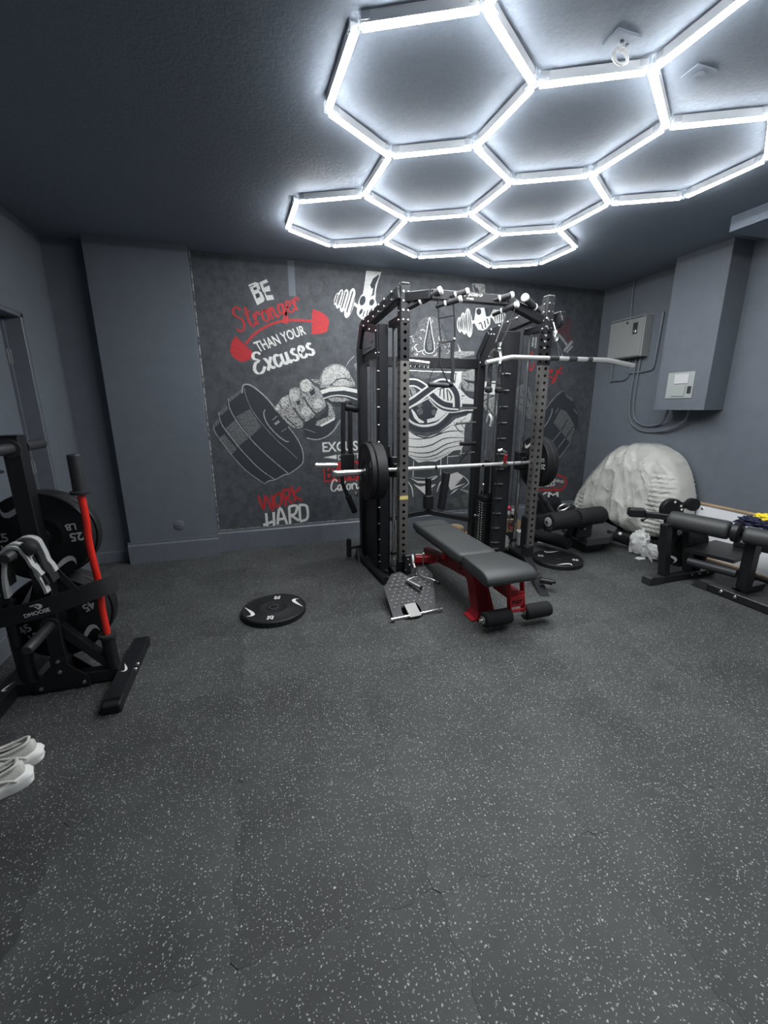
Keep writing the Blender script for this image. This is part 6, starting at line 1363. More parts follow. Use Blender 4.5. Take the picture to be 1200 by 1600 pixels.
s1 = sneaker('white chunky sneaker behind the other one at the left edge')
s1.location = (-.965, 1.80, 0)
s1.rotation_euler = (0, 0, radians(14))
s2 = copy_tree(s1)
s2['label'] = 'white chunky sneaker nearest the camera at the left edge'
s2.location = (-.955, 1.685, 0)
s2.rotation_euler = (0, 0, radians(22))

# ------------------------------------------------------------------ bench
bn = thing('weight_bench', 'flat bench with black pads on a red frame in front of the rack', 'bench', (1.45, 2.6, 0))
def pad(x0, x1, y0, y1, z0, z1, rnd, name, taper=0.):
    """upholstered pad, thick with rounded corners; taper narrows the far (y1) end"""
    out = []
    def cor(cx, cy, a0):
        return [(cx + rnd * cos(a0 + pi / 2 * k / 4), cy + rnd * sin(a0 + pi / 2 * k / 4)) for k in range(5)]
    out = cor(x1 - rnd, y0 + rnd, -pi / 2) + cor(x1 - rnd - taper, y1 - rnd, 0) + cor(x0 + rnd + taper, y1 - rnd, pi / 2) + cor(x0 + rnd, y0 + rnd, pi)
    cx, cy = (x0 + x1) / 2, (y0 + y1) / 2
    hx, hy = (x1 - x0) / 2, (y1 - y0) / 2
    lv = [(z0, .012), (z0 + .006, 0), (z1 - .018, 0), (z1 - .006, .006), (z1, .020), (z1 + .002, .06)]
    m_ = MB()
    vs, fs, k = [], [], len(out)
    for z, ins in lv:
        vs += [V(cx + (x - cx) * (1 - ins / hx), cy + (y - cy) * (1 - ins / hy), z) for x, y in out]
    for a in range(len(lv) - 1):
        for i in range(k):
            j = (i + 1) % k
            fs.append([a * k + i, a * k + j, (a + 1) * k + j, (a + 1) * k + i])
    fs.append(list(range(k))[::-1])
    fs.append([(len(lv) - 1) * k + i for i in range(k)])
    m_.add(vs, fs)
    return m_.build(name, 'vinyl', bn, ang=60)
bkp = pad(1.30, 1.60, 2.415, 3.33, .375, .437, .03, 'back_pad', .0)
MB().box((1.45, 3.14, .4392), (.262, .004, .002)).build('seam', 'vinyl_piping', bkp)
MB().box((1.45, 2.87, .360), (.26, .86, .03), None, .004).build('back_board', 'grey_dark', bn)
# seat: rounded over at the front edge
sp_ = MB()
prof = [(2.395, .375), (2.395, .425), (2.375, .442), (2.10, .452), (2.055, .446), (2.02, .428), (2.005, .40), (2.008, .375), (2.03, .362), (2.36, .362)]
xs = [(0, .10), (.010, .03), (.03, 0), (.97, 0), (.99, .03), (1, .10)]
vs, fs = [], []
cyy, czz = 2.2, .405
for t_, ins in xs:
    for y, z in prof:
        wd = .150 + .028 * max(0, min(1, (2.395 - y) / .30))
        vs.append(V(1.455 + (t_ - .5) * 2 * wd, cyy + (y - cyy) * (1 - ins * .25), czz + (z - czz) * (1 - ins * 2.2)))
k = len(prof)
for a in range(len(xs) - 1):
    for i in range(k):
        j = (i + 1) % k
        fs.append([a * k + i, a * k + j, (a + 1) * k + j, (a + 1) * k + i])
fs.append(list(range(k))[::-1])
fs.append([(len(xs) - 1) * k + i for i in range(k)])
sp_.add(vs, fs)
sp_.build('seat_pad', 'vinyl', bn, ang=70)
# red frame
m_ = MB()
m_.beam((1.45, 3.33, .135), (1.45, 2.98, .185), .060, .075, .005)
m_.beam((1.45, 2.98, .185), (1.45, 2.50, .265), .062, .085, .005)
m_.build('spine', 'red_frame', bn)
for s in (-1, 1):
    m_ = MB()
    x = 1.45 + s * .034
    m_.prism([(x, 3.05, .150), (x, 2.50, .215), (x, 2.38, .215), (x, 2.38, .355), (x, 2.62, .355), (x, 2.86, .262), (x, 3.05, .205)], (s, 0, 0), .006)
    sd = m_.build('side_plate', 'red_frame', bn)
    m_ = MB()
    for y, z in ((2.95, .185), (2.60, .25), (2.45, .25), (2.50, .32)):
        bolt(m_, (x + s * .006, y, z), (s, 0, 0), .011)
    m_.build('bolt', 'black', sd)
MB().lathe([(0, 0), (.010, 0), (.010, .020), (.028, .022), (.030, .030), (.030, .048), (.022, .056), (0, .058)], (1.41, 2.80, .285), (-1, 0, 0), 12).build('adjust_knob', 'red_bright', bn)
# front leg: tapered box column going down and forward, flared foot plate
m_ = MB()
for a, b in (((1.45, 2.48, .33), (1.45, 2.30, .02)),):
    vs = []
    for (y, z, hw, hd) in ((2.50, .34, .055, .075), (2.40, .19, .052, .06), (2.325, .045, .062, .055), (2.325, .012, .085, .075), (2.325, 0, .085, .075)):
        vs += [V(1.45 - hw, y - hd, z), V(1.45 + hw, y - hd, z), V(1.45 + hw, y + hd, z), V(1.45 - hw, y + hd, z)]
    fs = []
    for a_ in range(4):
        for i in range(4):
            j = (i + 1) % 4
            fs.append([a_ * 4 + j, a_ * 4 + i, a_ * 4 + 4 + i, a_ * 4 + 4 + j])
    fs += [[0, 1, 2, 3], [19, 18, 17, 16]]
    m_.add(vs, fs)
fl_ = m_.build('front_leg', 'red_frame', bn, ang=20)
m_ = MB()
m_.box((1.45, 2.262, .20), (.006, .004, .14), rot(-22))
m_.build('leg_edge', 'red_bright', fl_)
MB().box((1.45, 2.32, .006), (.24, .12, .012), None, .004).build('foot_plate', 'red_bright', bn)
# rear foot
m_ = MB()
m_.beam((1.45, 3.30, .14), (1.45, 3.36, .02), .06, .06, .005).box((1.45, 3.37, .02), (.42, .06, .04), None, .006)
m_.build('rear_leg', 'red_frame', bn)
MB().beam((1.22, 3.04, .19), (1.38, 3.0, .19), .05, .055, .005).build('pivot_arm', 'red_frame', bn)
# front ladder bracket with lettering and roller
la = bpy.data.objects.new('ladder_bracket', None)
COL.objects.link(la)
la.parent = bn
ORG['ladder_bracket'] = ORG[bn.name]
T0, T1 = V(1.56, 2.135, .345), V(1.585, 2.115, .065)
ax = (T1 - T0).normalized()
for s in (-1, 1):
    MB().beam(T0 + V(s * .052, 0, 0), T1 + V(s * .052, 0, 0), .008, .045, .001, up=(0, 1, 0)).build('rail', 'red_bright', la)
for t_, h in ((.04, .03), (.36, .025), (.55, .085), (.78, .02)):
    c = T0.lerp(T1, t_)
    MB().box(c + V(0, -.016, 0), (.104, .008, h), rot(5), .002).build('rung', 'red_bright', la)
c = T0.lerp(T1, .55)
m_ = MB()
text_on(m_, 'REP', c + V(0, -.0215, .004), (1, 0, 0), (0, .08, 1), h=.038, bold=.03)
m_.build('lettering', 'dark_print', la, ang=0)
MB().beam((1.55, 2.30, .235), (1.575, 2.13, .215), .10, .045, .004).build('bracket_arm', 'red_frame', la)
MB().cyl((1.30, 2.105, .095), (1.86, 2.115, .095), .0125, 14).build('roller_axle', 'chrome', bn)
def foam_roller(p0, p1, r, nm, par, cap='steel'):
    p0, p1 = Vector(p0), Vector(p1)
    L = (p1 - p0).length
    o = MB().lathe([(.014, .004), (r * .75, 0), (r * .93, .004), (r, .016), (r, L - .016), (r * .93, L - .004), (r * .75, L), (.014, L - .004)], p0, p1 - p0, 28).build(nm, 'foam', par, ang=50)
    d = (p1 - p0).normalized()
    for p, e in ((p0, d), (p1, -d)):
        MB().lathe([(0, .004), (.020, .004), (.028, 0), (.028, -.004), (0, -.004)], p - e * .002, e, 18).build('end_cap', cap, o)
    return o
foam_roller((1.325, 2.105, .095), (1.525, 2.109, .095), .052, 'foam_roller', bn)
foam_roller((1.635, 2.111, .095), (1.835, 2.115, .095), .052, 'foam_roller', bn)
# ------------------------------------------------------------------ rack / cable machine
rk = thing('smith_machine', 'tall black smith machine rack with cable towers against the mural', 'gym rack', (1.69, 3.3, 0))
def perforated(name, cx, cy, w_, d_, z0, z1, pitch, r, m):
    """hollow square post with round holes through the front and the left side"""
    mb = MB()
    hw, hd = w_ / 2, d_ / 2
    t = .004
    n = int((z1 - z0) / pitch)
    faces = [(V(cx, cy - hd, 0), V(1, 0, 0), V(0, 1, 0), hw), (V(cx - hw, cy, 0), V(0, -1, 0), V(1, 0, 0), hd)]
    for o, u, inn, h in faces:
        for k in range(n):
            a, b = z0 + k * pitch, z0 + (k + 1) * pitch
            zc = (a + b) / 2
            ring = [o + u * (r * cos(2 * pi * i / 12)) + V(0, 0, zc + r * sin(2 * pi * i / 12)) for i in range(12)]
            sq = []
            hh = pitch / 2
            for i in range(12):
                c_, s_ = cos(2 * pi * i / 12), sin(2 * pi * i / 12)
                m_ = max(abs(c_) / h, abs(s_) / hh)
                sq.append(o + u * (c_ / m_) + V(0, 0, zc + s_ / m_))
            # exact corners
            cs = [o + u * (x * h) + V(0, 0, zc + y * hh) for x, y in ((1, 1), (-1, 1), (-1, -1), (1, -1))]
            deep = [p + inn * t for p in ring]
            vs = ring + sq + deep + cs
            fs = []
            for i in range(12):
                j = (i + 1) % 12
                fs.append([24 + i, 24 + j, j, i])
                ci = None
                ai, aj = 2 * pi * i / 12, 2 * pi * (i + 1) / 12
                for q, (x, y) in enumerate(((1, 1), (-1, 1), (-1, -1), (1, -1))):
                    ca = math.atan2(y * hh, x * h) % (2 * pi)
                    if ai + 1e-6 < ca < aj - 1e-6:
                        ci = 36 + q
                fs.append([i, j, 12 + j] + ([ci] if ci else []) + [12 + i])
            mb.add(vs, fs)
    # the other faces
    zt = z0 + n * pitch
    A, B, C, D = V(cx - hw, cy - hd, 0), V(cx + hw, cy - hd, 0), V(cx + hw, cy + hd, 0), V(cx - hw, cy + hd, 0)
    zz0, zz1 = V(0, 0, z0), V(0, 0, zt)
    mb.add([A + zz0, B + zz0, C + zz0, D + zz0, A + zz1, B + zz1, C + zz1, D + zz1], [[1, 2, 6, 5], [2, 3, 7, 6], [0, 3, 2, 1], [4, 5, 6, 7]])
    return mb.build(name, m, rk, ang=25)
UL, UR, UY = 1.087, 2.300, 3.0
for X in (UL, UR):
    up = perforated('front_upright', X, UY, .070, .070, .215, 1.757, .055, .0125, 'upright')
    perforated('upright_extension', X, UY, .070, .070, 1.756, 2.035, .055, .0125, 'black')
    MB().box((X, UY, 2.13), (.072, .072, .25), None, .004).build('upright_head', 'black', up)
    MB().box((X, UY, .11), (.076, .076, .212), None, .004).build('upright_base', 'black', up)
    m_ = MB()
    for z in (2.03, 2.09, 2.15, 2.21):
        for dx in (-.018, .018):
            bolt(m_, (X + dx, UY - .036, z), (0, -1, 0), .009)
        bolt(m_, (X - .036, UY, z), (-1, 0, 0), .009)
    m_.build('bolt', 'bolt', up)
    MB().box((X, UY, 2.263), (.066, .066, .02), None, .006).build('upright_cap', 'grey_dark', up)
MB().box((UL, UY - .0362, .742), (.068, .002, .030)).build('warning_label', 'yellow', rk)

# linear guide rods with springs
for X in (UL, UR):
    gy = 3.215
    MB().cyl((X, gy, .13), (X, gy, 2.02), .0135, 14).build('guide_rod', 'chrome', rk)
    sp = [(X + .022 * cos(a), gy + .022 * sin(a), .085 + .100 * a / (14 * pi)) for a in [k * pi / 5 for k in range(71)]]
    MB().tube(sp, .0035, 6).build('spring', 'steel', rk)
    MB().lathe([(.014, 0), (.028, 0), (.028, .022), (.014, .022)], (X, gy, .188), (0, 0, 1), 16).build('stop_collar', 'black', rk)
    MB().box((X, 3.14, .055), (.085, .30, .06), None, .006).build('rod_foot', 'black', rk)
    MB().box((X, 3.12, 2.045), (.07, .26, .05), None, .005).build('rod_bracket', 'black', rk)
    MB().box((X, gy, .955), (.070, .075, .17), None, .008).build('carriage', 'black', rk)

# towers
LTX0, LTX1 = .945, 1.03
lt_ = MB().box((.945, 3.665, .975), (.075, .075, 1.87), None, .004).build('rear_upright', 'black_sheet', rk)
rt_ = MB().box((2.0975, 3.65, .975), (.075, .07, 1.87), None, .004).build('rear_upright', 'black_sheet', rk)
for X0, X1, o_ in ((.958, 1.034, 'l'), (2.06, 2.200, 'r')):
    cf = MB().box(((X0 + X1) / 2, 3.225, 1.05), (X1 - X0, .06, 1.98), None, .004).build('tower_column', 'black_sheet', rk)
    m_ = MB()
    zs = [.14, .20, .34, .48] + [.62 + .135 * k for k in range(10)]
    for z in zs:
        if o_ == 'l':
            m_.cyl((X0 - .012, 3.200, z), (X0 + .006, 3.200, z), .006, 8)
        else:
            m_.cyl((X0 - .012, 3.202, z), (X0 - .001, 3.202, z), .006, 8)
            m_.cyl((X0 + .012, 3.1945, z), (X0 + .012, 3.180, z), .0065, 8)
            m_.cyl((X0 + .012, 3.182, z), (X0 + .055, 3.182, z), .0065, 8)
    m_.build('tower_pin', 'bolt', cf)
# left lower shroud and window rods
MB().box((.945, 3.44, .60), (.014, .40, 1.06), None, .003).build('shroud', 'black_sheet', rk)
MB().box((1.02, 3.44, .60), (.10, .36, 1.04), None, .004).build('stack_cover', 'black_sheet', rk)
for y in (3.36, 3.44, 3.52):
    MB().cyl((.985, y, 1.11), (.985, y, 1.90), .009, 10).build('stack_rod', 'chrome', rk)
MB().box((.99, 3.44, 1.13), (.05, .26, .02), None, .004).build('stack_top', 'black', rk)
# left gusset with plate
X = .94
m_ = MB().prism([(X, 3.71, 1.80), (X, 3.19, 1.80), (X, 3.19, 1.885), (X, 3.62, 1.885), (X, 3.655, 1.94), (X, 3.55, 2.075), (X, 3.19, 2.00), (X, 3.19, 2.02), (X, 3.56, 2.11), (X, 3.71, 1.94)][::-1], (1, 0, 0), .02)
MB().prism([(X + .006, 3.70, 1.80), (X + .006, 3.19, 1.80), (X + .006, 3.19, 2.02), (X + .006, 3.56, 2.11), (X + .006, 3.70, 1.94)][::-1], (1, 0, 0), .008).build('gusset_panel', 'black_sheet', rk)
lp = MB().prism([(X - .002, 3.60, 1.86), (X - .002, 3.24, 1.87), (X - .002, 3.24, 1.975), (X - .002, 3.53, 2.035), (X - .002, 3.61, 1.94)][::-1], (1, 0, 0), .006).build('logo_plate', 'logo_plate', rk)
m_ = MB()
for y, z in ((3.66, 1.82), (3.54, 2.06), (3.22, 1.99), (3.22, 1.83), (3.40, 2.03), (3.68, 1.92)):
    bolt(m_, (X + .004, y, z), (-1, 0, 0), .010)
m_.build('bolt', 'bolt', rk)
m_ = MB().box((X - .004, 3.31, 1.925), (.002, .05, .008)).box((X - .004, 3.44, 1.895), (.002, .22, .004), rot(2)).box((X - .004, 3.55, 1.95), (.002, .004, .10), rot(-20))
m_.build('logo_mark', 'grey_dark', lp)
# right gusset
X = 2.075
MB().prism([(X, 3.66, 1.80), (X, 3.20, 1.80), (X, 3.20, 2.02), (X, 3.49, 2.075), (X, 3.66, 1.90)][::-1], (1, 0, 0), .03).build('gusset_panel', 'black_sheet', rk)
m_ = MB()
for y, z in ((3.62, 1.83), (3.45, 2.05), (3.25, 2.0), (3.25, 1.83), (3.40, 2.04)):
    bolt(m_, (X, y, z), (-1, 0, 0), .010)
m_.build('bolt', 'bolt', rk)
# sloped top beams and knees
MB().beam((1.060, 2.975, 2.205), (.955, 3.60, 2.085), .065, .085, .005).build('top_beam', 'black', rk)
MB().beam((.955, 3.585, 2.10), (.945, 3.69, 1.885), .07, .07, .005).build('beam_knee', 'black', rk)
MB().beam((2.300, 2.99, 2.175), (2.10, 3.53, 2.055), .065, .085, .005).build('top_beam', 'black', rk)
MB().beam((2.105, 3.50, 2.075), (2.0975, 3.665, 1.88), .07, .07, .005).build('beam_knee', 'black', rk)
m_ = MB()
for t_ in (.12, .3, .45, .6, .75, .9):
    p = V(1.060, 2.975, 2.205).lerp(V(.955, 3.60, 2.085), t_)
    bolt(m_, p + V(-.034, 0, .028), (-1, -.15, 0), .011)
    bolt(m_, p + V(-.034, 0, -.02), (-1, -.15, 0), .009)
    p = V(2.300, 2.99, 2.175).lerp(V(2.10, 3.53, 2.055), t_)
    bolt(m_, p + V(-.034, 0, .026), (-1, 0, 0), .011)
m_.build('bolt', 'bolt', rk)
# cross members between the towers
MB().box((1.52, 3.66, 1.822), (1.08, .06, .090), None, .005).build('rear_crossbeam', 'black', rk)
m_ = MB()
m_.beam((.99, 3.66, .375), (1.66, 3.80, .385), .06, .05, .004).beam((1.66, 3.80, .385), (2.06, 3.66, .305), .06, .05, .004)
m_.build('lower_crossbeam', 'black', rk)
# chrome bar stowed on the crossbeam, its hooks beneath
MB().cyl((1.31, 3.60, 1.826), (1.545, 3.60, 1.806), .021, 16).build('stowed_bar', 'chrome', rk)
m_ = MB()
for k in range(5):
    m_.tube(smooth_path([(1.345 + k * .043, 3.60, 1.80), (1.352 + k * .043, 3.585, 1.775), (1.366 + k * .043, 3.585, 1.772), (1.374 + k * .043, 3.60, 1.796)], 3), .006, 6)
m_.build('bar_hook', 'chrome', rk)
MB().cyl((1.31, 3.59, 1.742), (1.82, 3.59, 1.732), .008, 10).build('stowed_rod', 'chrome', rk)
# storage pegs on the right rear upright
m_ = None
for a, b in (((2.06, 3.62, 1.418), (1.875, 3.60, 1.414)), ((2.06, 3.62, 1.285), (1.855, 3.60, 1.277)), ((2.06, 3.62, .995), (1.895, 3.60, .985))):
    MB().cyl(a, b, .010, 10).lathe([(0, 0), (.014, 0), (.014, .01), (0, .012)], b, (-1, 0, 0), 10).build('storage_peg', 'steel', rk)
m_ = MB().cyl((2.03, 3.61, 1.075), (1.875, 3.61, .90), .014, 10).cyl((2.06, 3.61, 1.085), (1.90, 3.61, 1.085), .02, 10)
m_.build('hook_arm', 'black', rk)
# right weight stack
SXL, SXR, SY0, SY1 = 2.068, 2.175, 3.365, 3.555
n = 19
m_ = MB()
for k in range(n):
    z = .075 + k * .0245
    m_.box(((SXL + SXR) / 2, (SY0 + SY1) / 2, z + .0115), (SXR - SXL, SY1 - SY0, .0225), None, .002)
ws = m_.build('weight_stack', 'black', rk)
MB().box(((SXL + SXR) / 2, (SY0 + SY1) / 2, .035), (.14, .24, .07), None, .005).build('stack_base', 'black', rk)
m_ = MB()
for k in range(n):
    z = .075 + k * .0245
    for dy in (-.030, .018):
        m_.box((SXL - .0008, (SY0 + SY1) / 2 + dy, z + .0115), (.0015, .014, .009))
m_.build('stack_number', 'white_print', ws)
MB().cyl((SXL, 3.46, .40), (SXL - .05, 3.46, .40), .006, 8).ball((SXL - .055, 3.46, .40), .012).build('selector_pin', 'chrome', ws)
MB().box(((SXL + SXR) / 2, (SY0 + SY1) / 2, .570), (.10, .17, .045), None, .004).build('stack_head', 'black', ws)
for y in (3.395, 3.525):
    MB().cyl((2.122, y, .58), (2.122, y, 1.90), .0095, 12).build('stack_rod', 'chrome', rk)
    MB().cyl((2.122, y, .59), (2.122, y, .63), .020, 12).build('rod_bushing', 'black', rk)
m_ = MB().cyl((2.08, 3.45, .60), (2.08, 3.45, .72), .006, 8).ball((2.08, 3.45, .70), .016)
m_.build('stack_cable', 'steel', rk)
# inner cover behind the right stack
MB().box((2.185, 3.42, .47), (.012, .38, .90), None, .003).build('shroud', 'black_sheet', rk)
# base rails and feet
MB().tube([(.905, 3.66, .035), (.955, 3.02, .035)], .032, 14).build('base_rail', 'black', rk)
MB().prism([(.86, 3.74, 0), (.86, 3.58, 0), (.86, 3.66, .13)][::-1], (1, 0, 0), .06).build('rear_foot', 'black', rk)
MB().beam((2.10, 3.68, .035), (2.28, 2.97, .035), .06, .06, .005).build('base_rail', 'black', rk)
MB().prism([(2.225, 2.96, .15), (2.03, 2.44, 0), (2.10, 2.42, 0), (2.29, 2.94, .15)], V(0, .3, -1), .02).build('front_foot', 'black', rk)
# left rear bumper handle
m_ = MB().cyl((.905, 3.67, .135), (.80, 3.67, .125), .016, 12)
m_.build('bumper_arm', 'black', rk)
MB().cyl((.79, 3.67, .035), (.79, 3.67, .215), .024, 16, ch=.006).build('bumper_grip', 'foam', rk)
# press arms on the left: pivot, twin bars, sleeve and handle
pa_ = bpy.data.objects.new('press_arm', None)
COL.objects.link(pa_)
pa_.parent = rk
ORG['press_arm'] = ORG[rk.name]
MB().cyl((.91, 3.70, 1.415), (.79, 3.70, 1.435), .035, 16, ch=.005).build('pivot', 'black', pa_)
for x0, x1 in ((.776, .762), (.838, .830)):
    MB().beam((x0, 3.70, 1.475), (x1, 3.70, .85), .034, .05, .004, up=(0, 1, 0)).build('arm_bar', 'black', pa_)
MB().beam((.80, 3.68, 1.02), (.80, 3.68, .84), .12, .03, .004, up=(0, 1, 0)).build('sleeve_bracket', 'black', pa_)
MB().lathe([(0, 0), (.022, .0), (.026, .004), (.026, .20), (0, .20)], (.505, 3.70, .926), (1, -.02, -.03), 18).build('plate_sleeve', 'chrome', pa_)
MB().tube(smooth_path([(.755, 3.70, .86), (.75, 3.69, .76), (.775, 3.69, .68), (.80, 3.69, .62)], 4), .018, 10).build('handle_tube', 'black', pa_)
MB().cyl((.795, 3.69, .635), (.862, 3.69, .465), .028, 14, ch=.006).build('handle_grip', 'foam', pa_)
MB().lathe([(0, 0), (.022, 0), (.024, .012), (.016, .024), (0, .026)], (.885, 3.69, .64), (-1, -.3, 0), 14).build('lock_knob', 'steel', pa_)
# stowed dip handles on the lower crossbeam
m_ = MB().box((1.655, 3.79, .49), (.085, .085, .14), None, .006)
m_.beam((1.655, 3.79, .55), (1.65, 3.79, .735), .05, .05, .004)
dp = m_.build('dip_handle', 'black', rk)
m_ = MB()
bolt(m_, (1.64, 3.765, .735), (0, -.3, 1), .012)
bolt(m_, (1.675, 3.765, .715), (0, -.3, 1), .012)
m_.build('bolt', 'bolt', dp)
MB().beam((1.80, 3.79, .40), (1.85, 3.79, .78), .075, .06, .005).build('dip_handle', 'black_sheet', rk)
MB().beam((1.80, 3.785, .42), (1.845, 3.755, .76), .012, .02, .002).build('handle_edge', 'rubber_edge', rk)

# pull-up bar: bowed forward, with lettering and six grips
hb = 2.185
cb = MB()
PB = [V(1.105, 2.985, 2.165), V(1.215, 2.80, 2.165), V(1.80, 2.80, 2.165), V(2.10, 2.88, 2.130), V(2.275, 2.985, 2.110)]
PB = [V(1.10, 2.985, 2.175), V(1.235, 2.87, 2.178), V(1.835, 2.87, 2.178), V(2.215, 2.965, 2.085)]
for a, b in zip(PB, PB[1:]):
    cb.beam(a, b, .055, .062, .004)
co = cb.build('pull_up_bar', 'black', rk)
m_ = MB()
text_on(m_, 'JACKED UP', (1.565, 2.8418, 2.190), (1, 0, 0), (0, 0, 1), h=.022, bold=.03)
text_on(m_, 'FITNESS', (1.525, 2.8418, 2.166), (1, 0, 0), (0, 0, 1), h=.012, bold=.03)
for dx, r in ((-.030, .013), (-.018, .009), (.006, .009), (.018, .013)):
    m_.lathe([(0, 0), (r, 0), (r, .0008), (0, .0008)], (1.46 + dx, 2.8425, 2.190), (0, -1, 0), 12)
m_.box((1.454, 2.842, 2.190), (.05, .001, .006))
m_.build('lettering', 'white_print', co, ang=0)
def grip(p0, p1, r=.019):
    p0, p1 = Vector(p0), Vector(p1)
    d = (p1 - p0).normalized()
    L = (p1 - p0).length
    g_ = MB().cyl(p0, p1, r * .72, 12).build('grip_bar', 'black', rk)
    MB().cyl(p0 + d * (L * .38), p1 - d * .012, r, 14).build('grip_sleeve', 'rubber_edge', g_)
    MB().lathe([(r * .8, 0), (r * 1.12, 0), (r * 1.12, .014), (r * .8, .014)], p0 + d * (L * .36), d, 14).build('grip_collar', 'white_cap', g_)
    MB().lathe([(0, .020), (r * .8, .020), (r * 1.18, .014), (r * 1.18, -.004), (0, -.004)], p1 - d * .008, d, 14).build('grip_cap', 'white_cap', g_)
grip((1.11, 2.97, 2.105), (1.292, 2.83, 2.199), .024)
grip((2.20, 2.97, 2.140), (1.962, 2.83, 2.200), .024)
grip((1.355, 2.86, 2.165), (1.480, 2.80, 2.200))
grip((1.700, 2.86, 2.165), (1.835, 2.80, 2.202))
grip((1.275, 2.87, 2.105), (1.418, 2.78, 2.143))
grip((1.760, 2.92, 2.090), (1.852, 2.76, 2.132))

# smith bar
br = thing('smith_bar', 'chrome smith bar spanning the rack at waist height', 'barbell', (1.5, 3.14, .95))
by, bz = 3.14, .940
MB().cyl((.96, by, bz), (2.46, by, bz + .004), .016, 16).build('shaft', 'satin', br)
MB().lathe([(0, 0), (.021, 0), (.025, .006), (.025, .045), (.0225, .047), (.0225, .052), (.025, .054), (.025, .40), (0, .40)], (.56, by, bz - .008), (1, 0, .01), 24).build('sleeve', 'chrome', br)
MB().lathe([(0, 0), (.021, 0), (.025, .006), (.025, .25), (0, .25)], (2.59, by, bz + .006), (-1, 0, -.01), 24).build('sleeve', 'chrome', br)
MB().lathe([(0, 0), (.022, 0), (.03, .008), (.03, .022), (0, .022)], (2.60, by, bz + .006), (-1, 0, 0), 16).build('sleeve_end', 'white_cap', br)
m_ = MB()
for x in (1.42, 1.86):
    m_.lathe([(.0161, 0), (.0167, 0), (.0167, .02), (.0161, .02)], (x, by, bz + .001), (1, 0, 0), 14)
m_.build('grip_mark', 'black', br)
for X in (UL, UR):
    MB().box((X, 3.16, bz), (.055, .05, .10), None, .006).build('bar_block', 'black', br)
hk = MB().lathe([(.015, 0), (.03, 0), (.03, .05), (.015, .05)], (2.06, by, bz), (1, 0, 0), 16)
hk.build('collar', 'steel', br)
m_ = MB().beam((2.075, 3.11, .955), (2.068, 3.09, 1.03), .026, .014, .003)
m_.build('latch_hook', 'red_frame', br)
MB().cyl((2.066, 3.08, 1.05), (2.02, 3.08, 1.075), .008, 10).cyl((2.02, 3.08, 1.075), (1.985, 3.09, 1.065), .012, 10).build('latch_pin', 'chrome', br)
GS = 'plates loaded on the smith bar'
pl = plate('weight_plate', .225, .042, 'black plate with small marks at the outer left end of the smith bar', GS, '25', mark='grey_print', units=False, numr=.8, ticks=False)
place(pl, (.862, by, bz - .005), (-1, 0, 0), 25)
pl2 = plate('weight_plate', .225, .085, 'thick black plate inboard on the left end of the smith bar', GS, '45', units=False, numr=.8, ticks=False)
place(pl2, (.950, by, bz - .005), (-1, 0, 0), 70)
pr = plate('weight_plate', .225, .055, 'black plate with white ticks inboard on the right of the smith bar', GS, '25')
place(pr, (2.43, by, bz + .005), (-1, 0, 0), 0)
pr2 = copy_tree(pr)
place(pr2, (2.487, by, bz + .005), (-1, 0, 0), 50, 'black plate at the outer right end of the smith bar')

# tread plate pedal at the left upright
fp = thing('foot_plate', 'black tread plate footrest at the foot of the left upright', 'foot plate', (1.05, 2.7, 0))
def fpz(y):
    return .175 - (2.86 - y) * .33 if y > 2.47 else .175 - .39 * .33 - (2.47 - y) * 1.6
tp = [(.95, 2.86), (1.03, 2.875), (1.085, 2.785), (1.155, 2.80), (1.185, 2.90), (1.255, 2.905), (1.275, 2.80), (1.165, 2.49), (1.04, 2.475), (1.03, 2.53), (.905, 2.515), (.895, 2.455), (.82, 2.44), (.845, 2.72)]
m_ = MB()
top = [V(x, y, .172 - (2.90 - y) * .30) for x, y in tp]
m_.prism(top[::-1], (0, .29, 1), -.006)
tpo = m_.build('tread', 'pedal', fp, ang=20)
for i, j, k in ((11, 12, .005), (7, 8, -.005)):
    MB().prism([top[i], top[j], top[j] + V(k, -.055, -.045), top[i] + V(k, -.055, -.045)], (0, -.6, -.6), .005).build('front_lip', 'pedal', fp, ang=20)
def inside(x, y):
    c = False
    for i in range(len(tp)):
        (x0, y0), (x1, y1) = tp[i - 1], tp[i]
        if (y0 > y) != (y1 > y) and x < (x1 - x0) * (y - y0) / (y1 - y0) + x0:
            c = not c
    return c
m_ = MB()
for i in range(10):
    for j in range(11):
        x, y = .835 + i * .046 + (.023 if j % 2 else 0), 2.475 + j * .036
        if all(inside(x + a, y + b) for a in (-.018, .018) for b in (-.016, .016)):
            s_ = 1 if (i + j) % 2 else 1
            m_.box((x, y, .174 - (2.90 - y) * .30), (.027, .008, .008), rot(16, 0, 42 * s_), .0025)
o_ = m_.build('tread_bump', 'tread', tpo)
m_ = MB()
for x, y, l in ((.925, 2.76, .11), (.935, 2.71, .10), (.945, 2.66, .07), (1.18, 2.76, .16)):
    m_.box((x + l / 2 - .04, y, .1735 - (2.90 - y) * .30), (l, .007, .0015), rot(16))
m_.build('slot', 'dark_print', tpo)
for x in (.93, 1.155):
    MB().prism([(x, 2.84, .145), (x, 2.84, 0), (x, 2.50, 0), (x, 2.51, .04)][::-1], (1, 0, 0), .006).build('side_plate', 'black', fp)
MB().cyl((.812, 2.418, .022), (1.188, 2.452, .022), .011, 12).lathe([(0, 0), (.014, 0), (.014, .012), (0, .014)], (.812, 2.418, .022), (-1, 0, 0), 12).lathe([(0, 0), (.014, 0), (.014, .012), (0, .014)], (1.188, 2.452, .022), (1, 0, 0), 12).build('hinge_rod', 'chrome', fp)
MB().box((.975, 2.462, .044), (.088, .115, .008), rot(26, 0, 5), .002).build('hinge_tongue', 'dull_steel', fp)
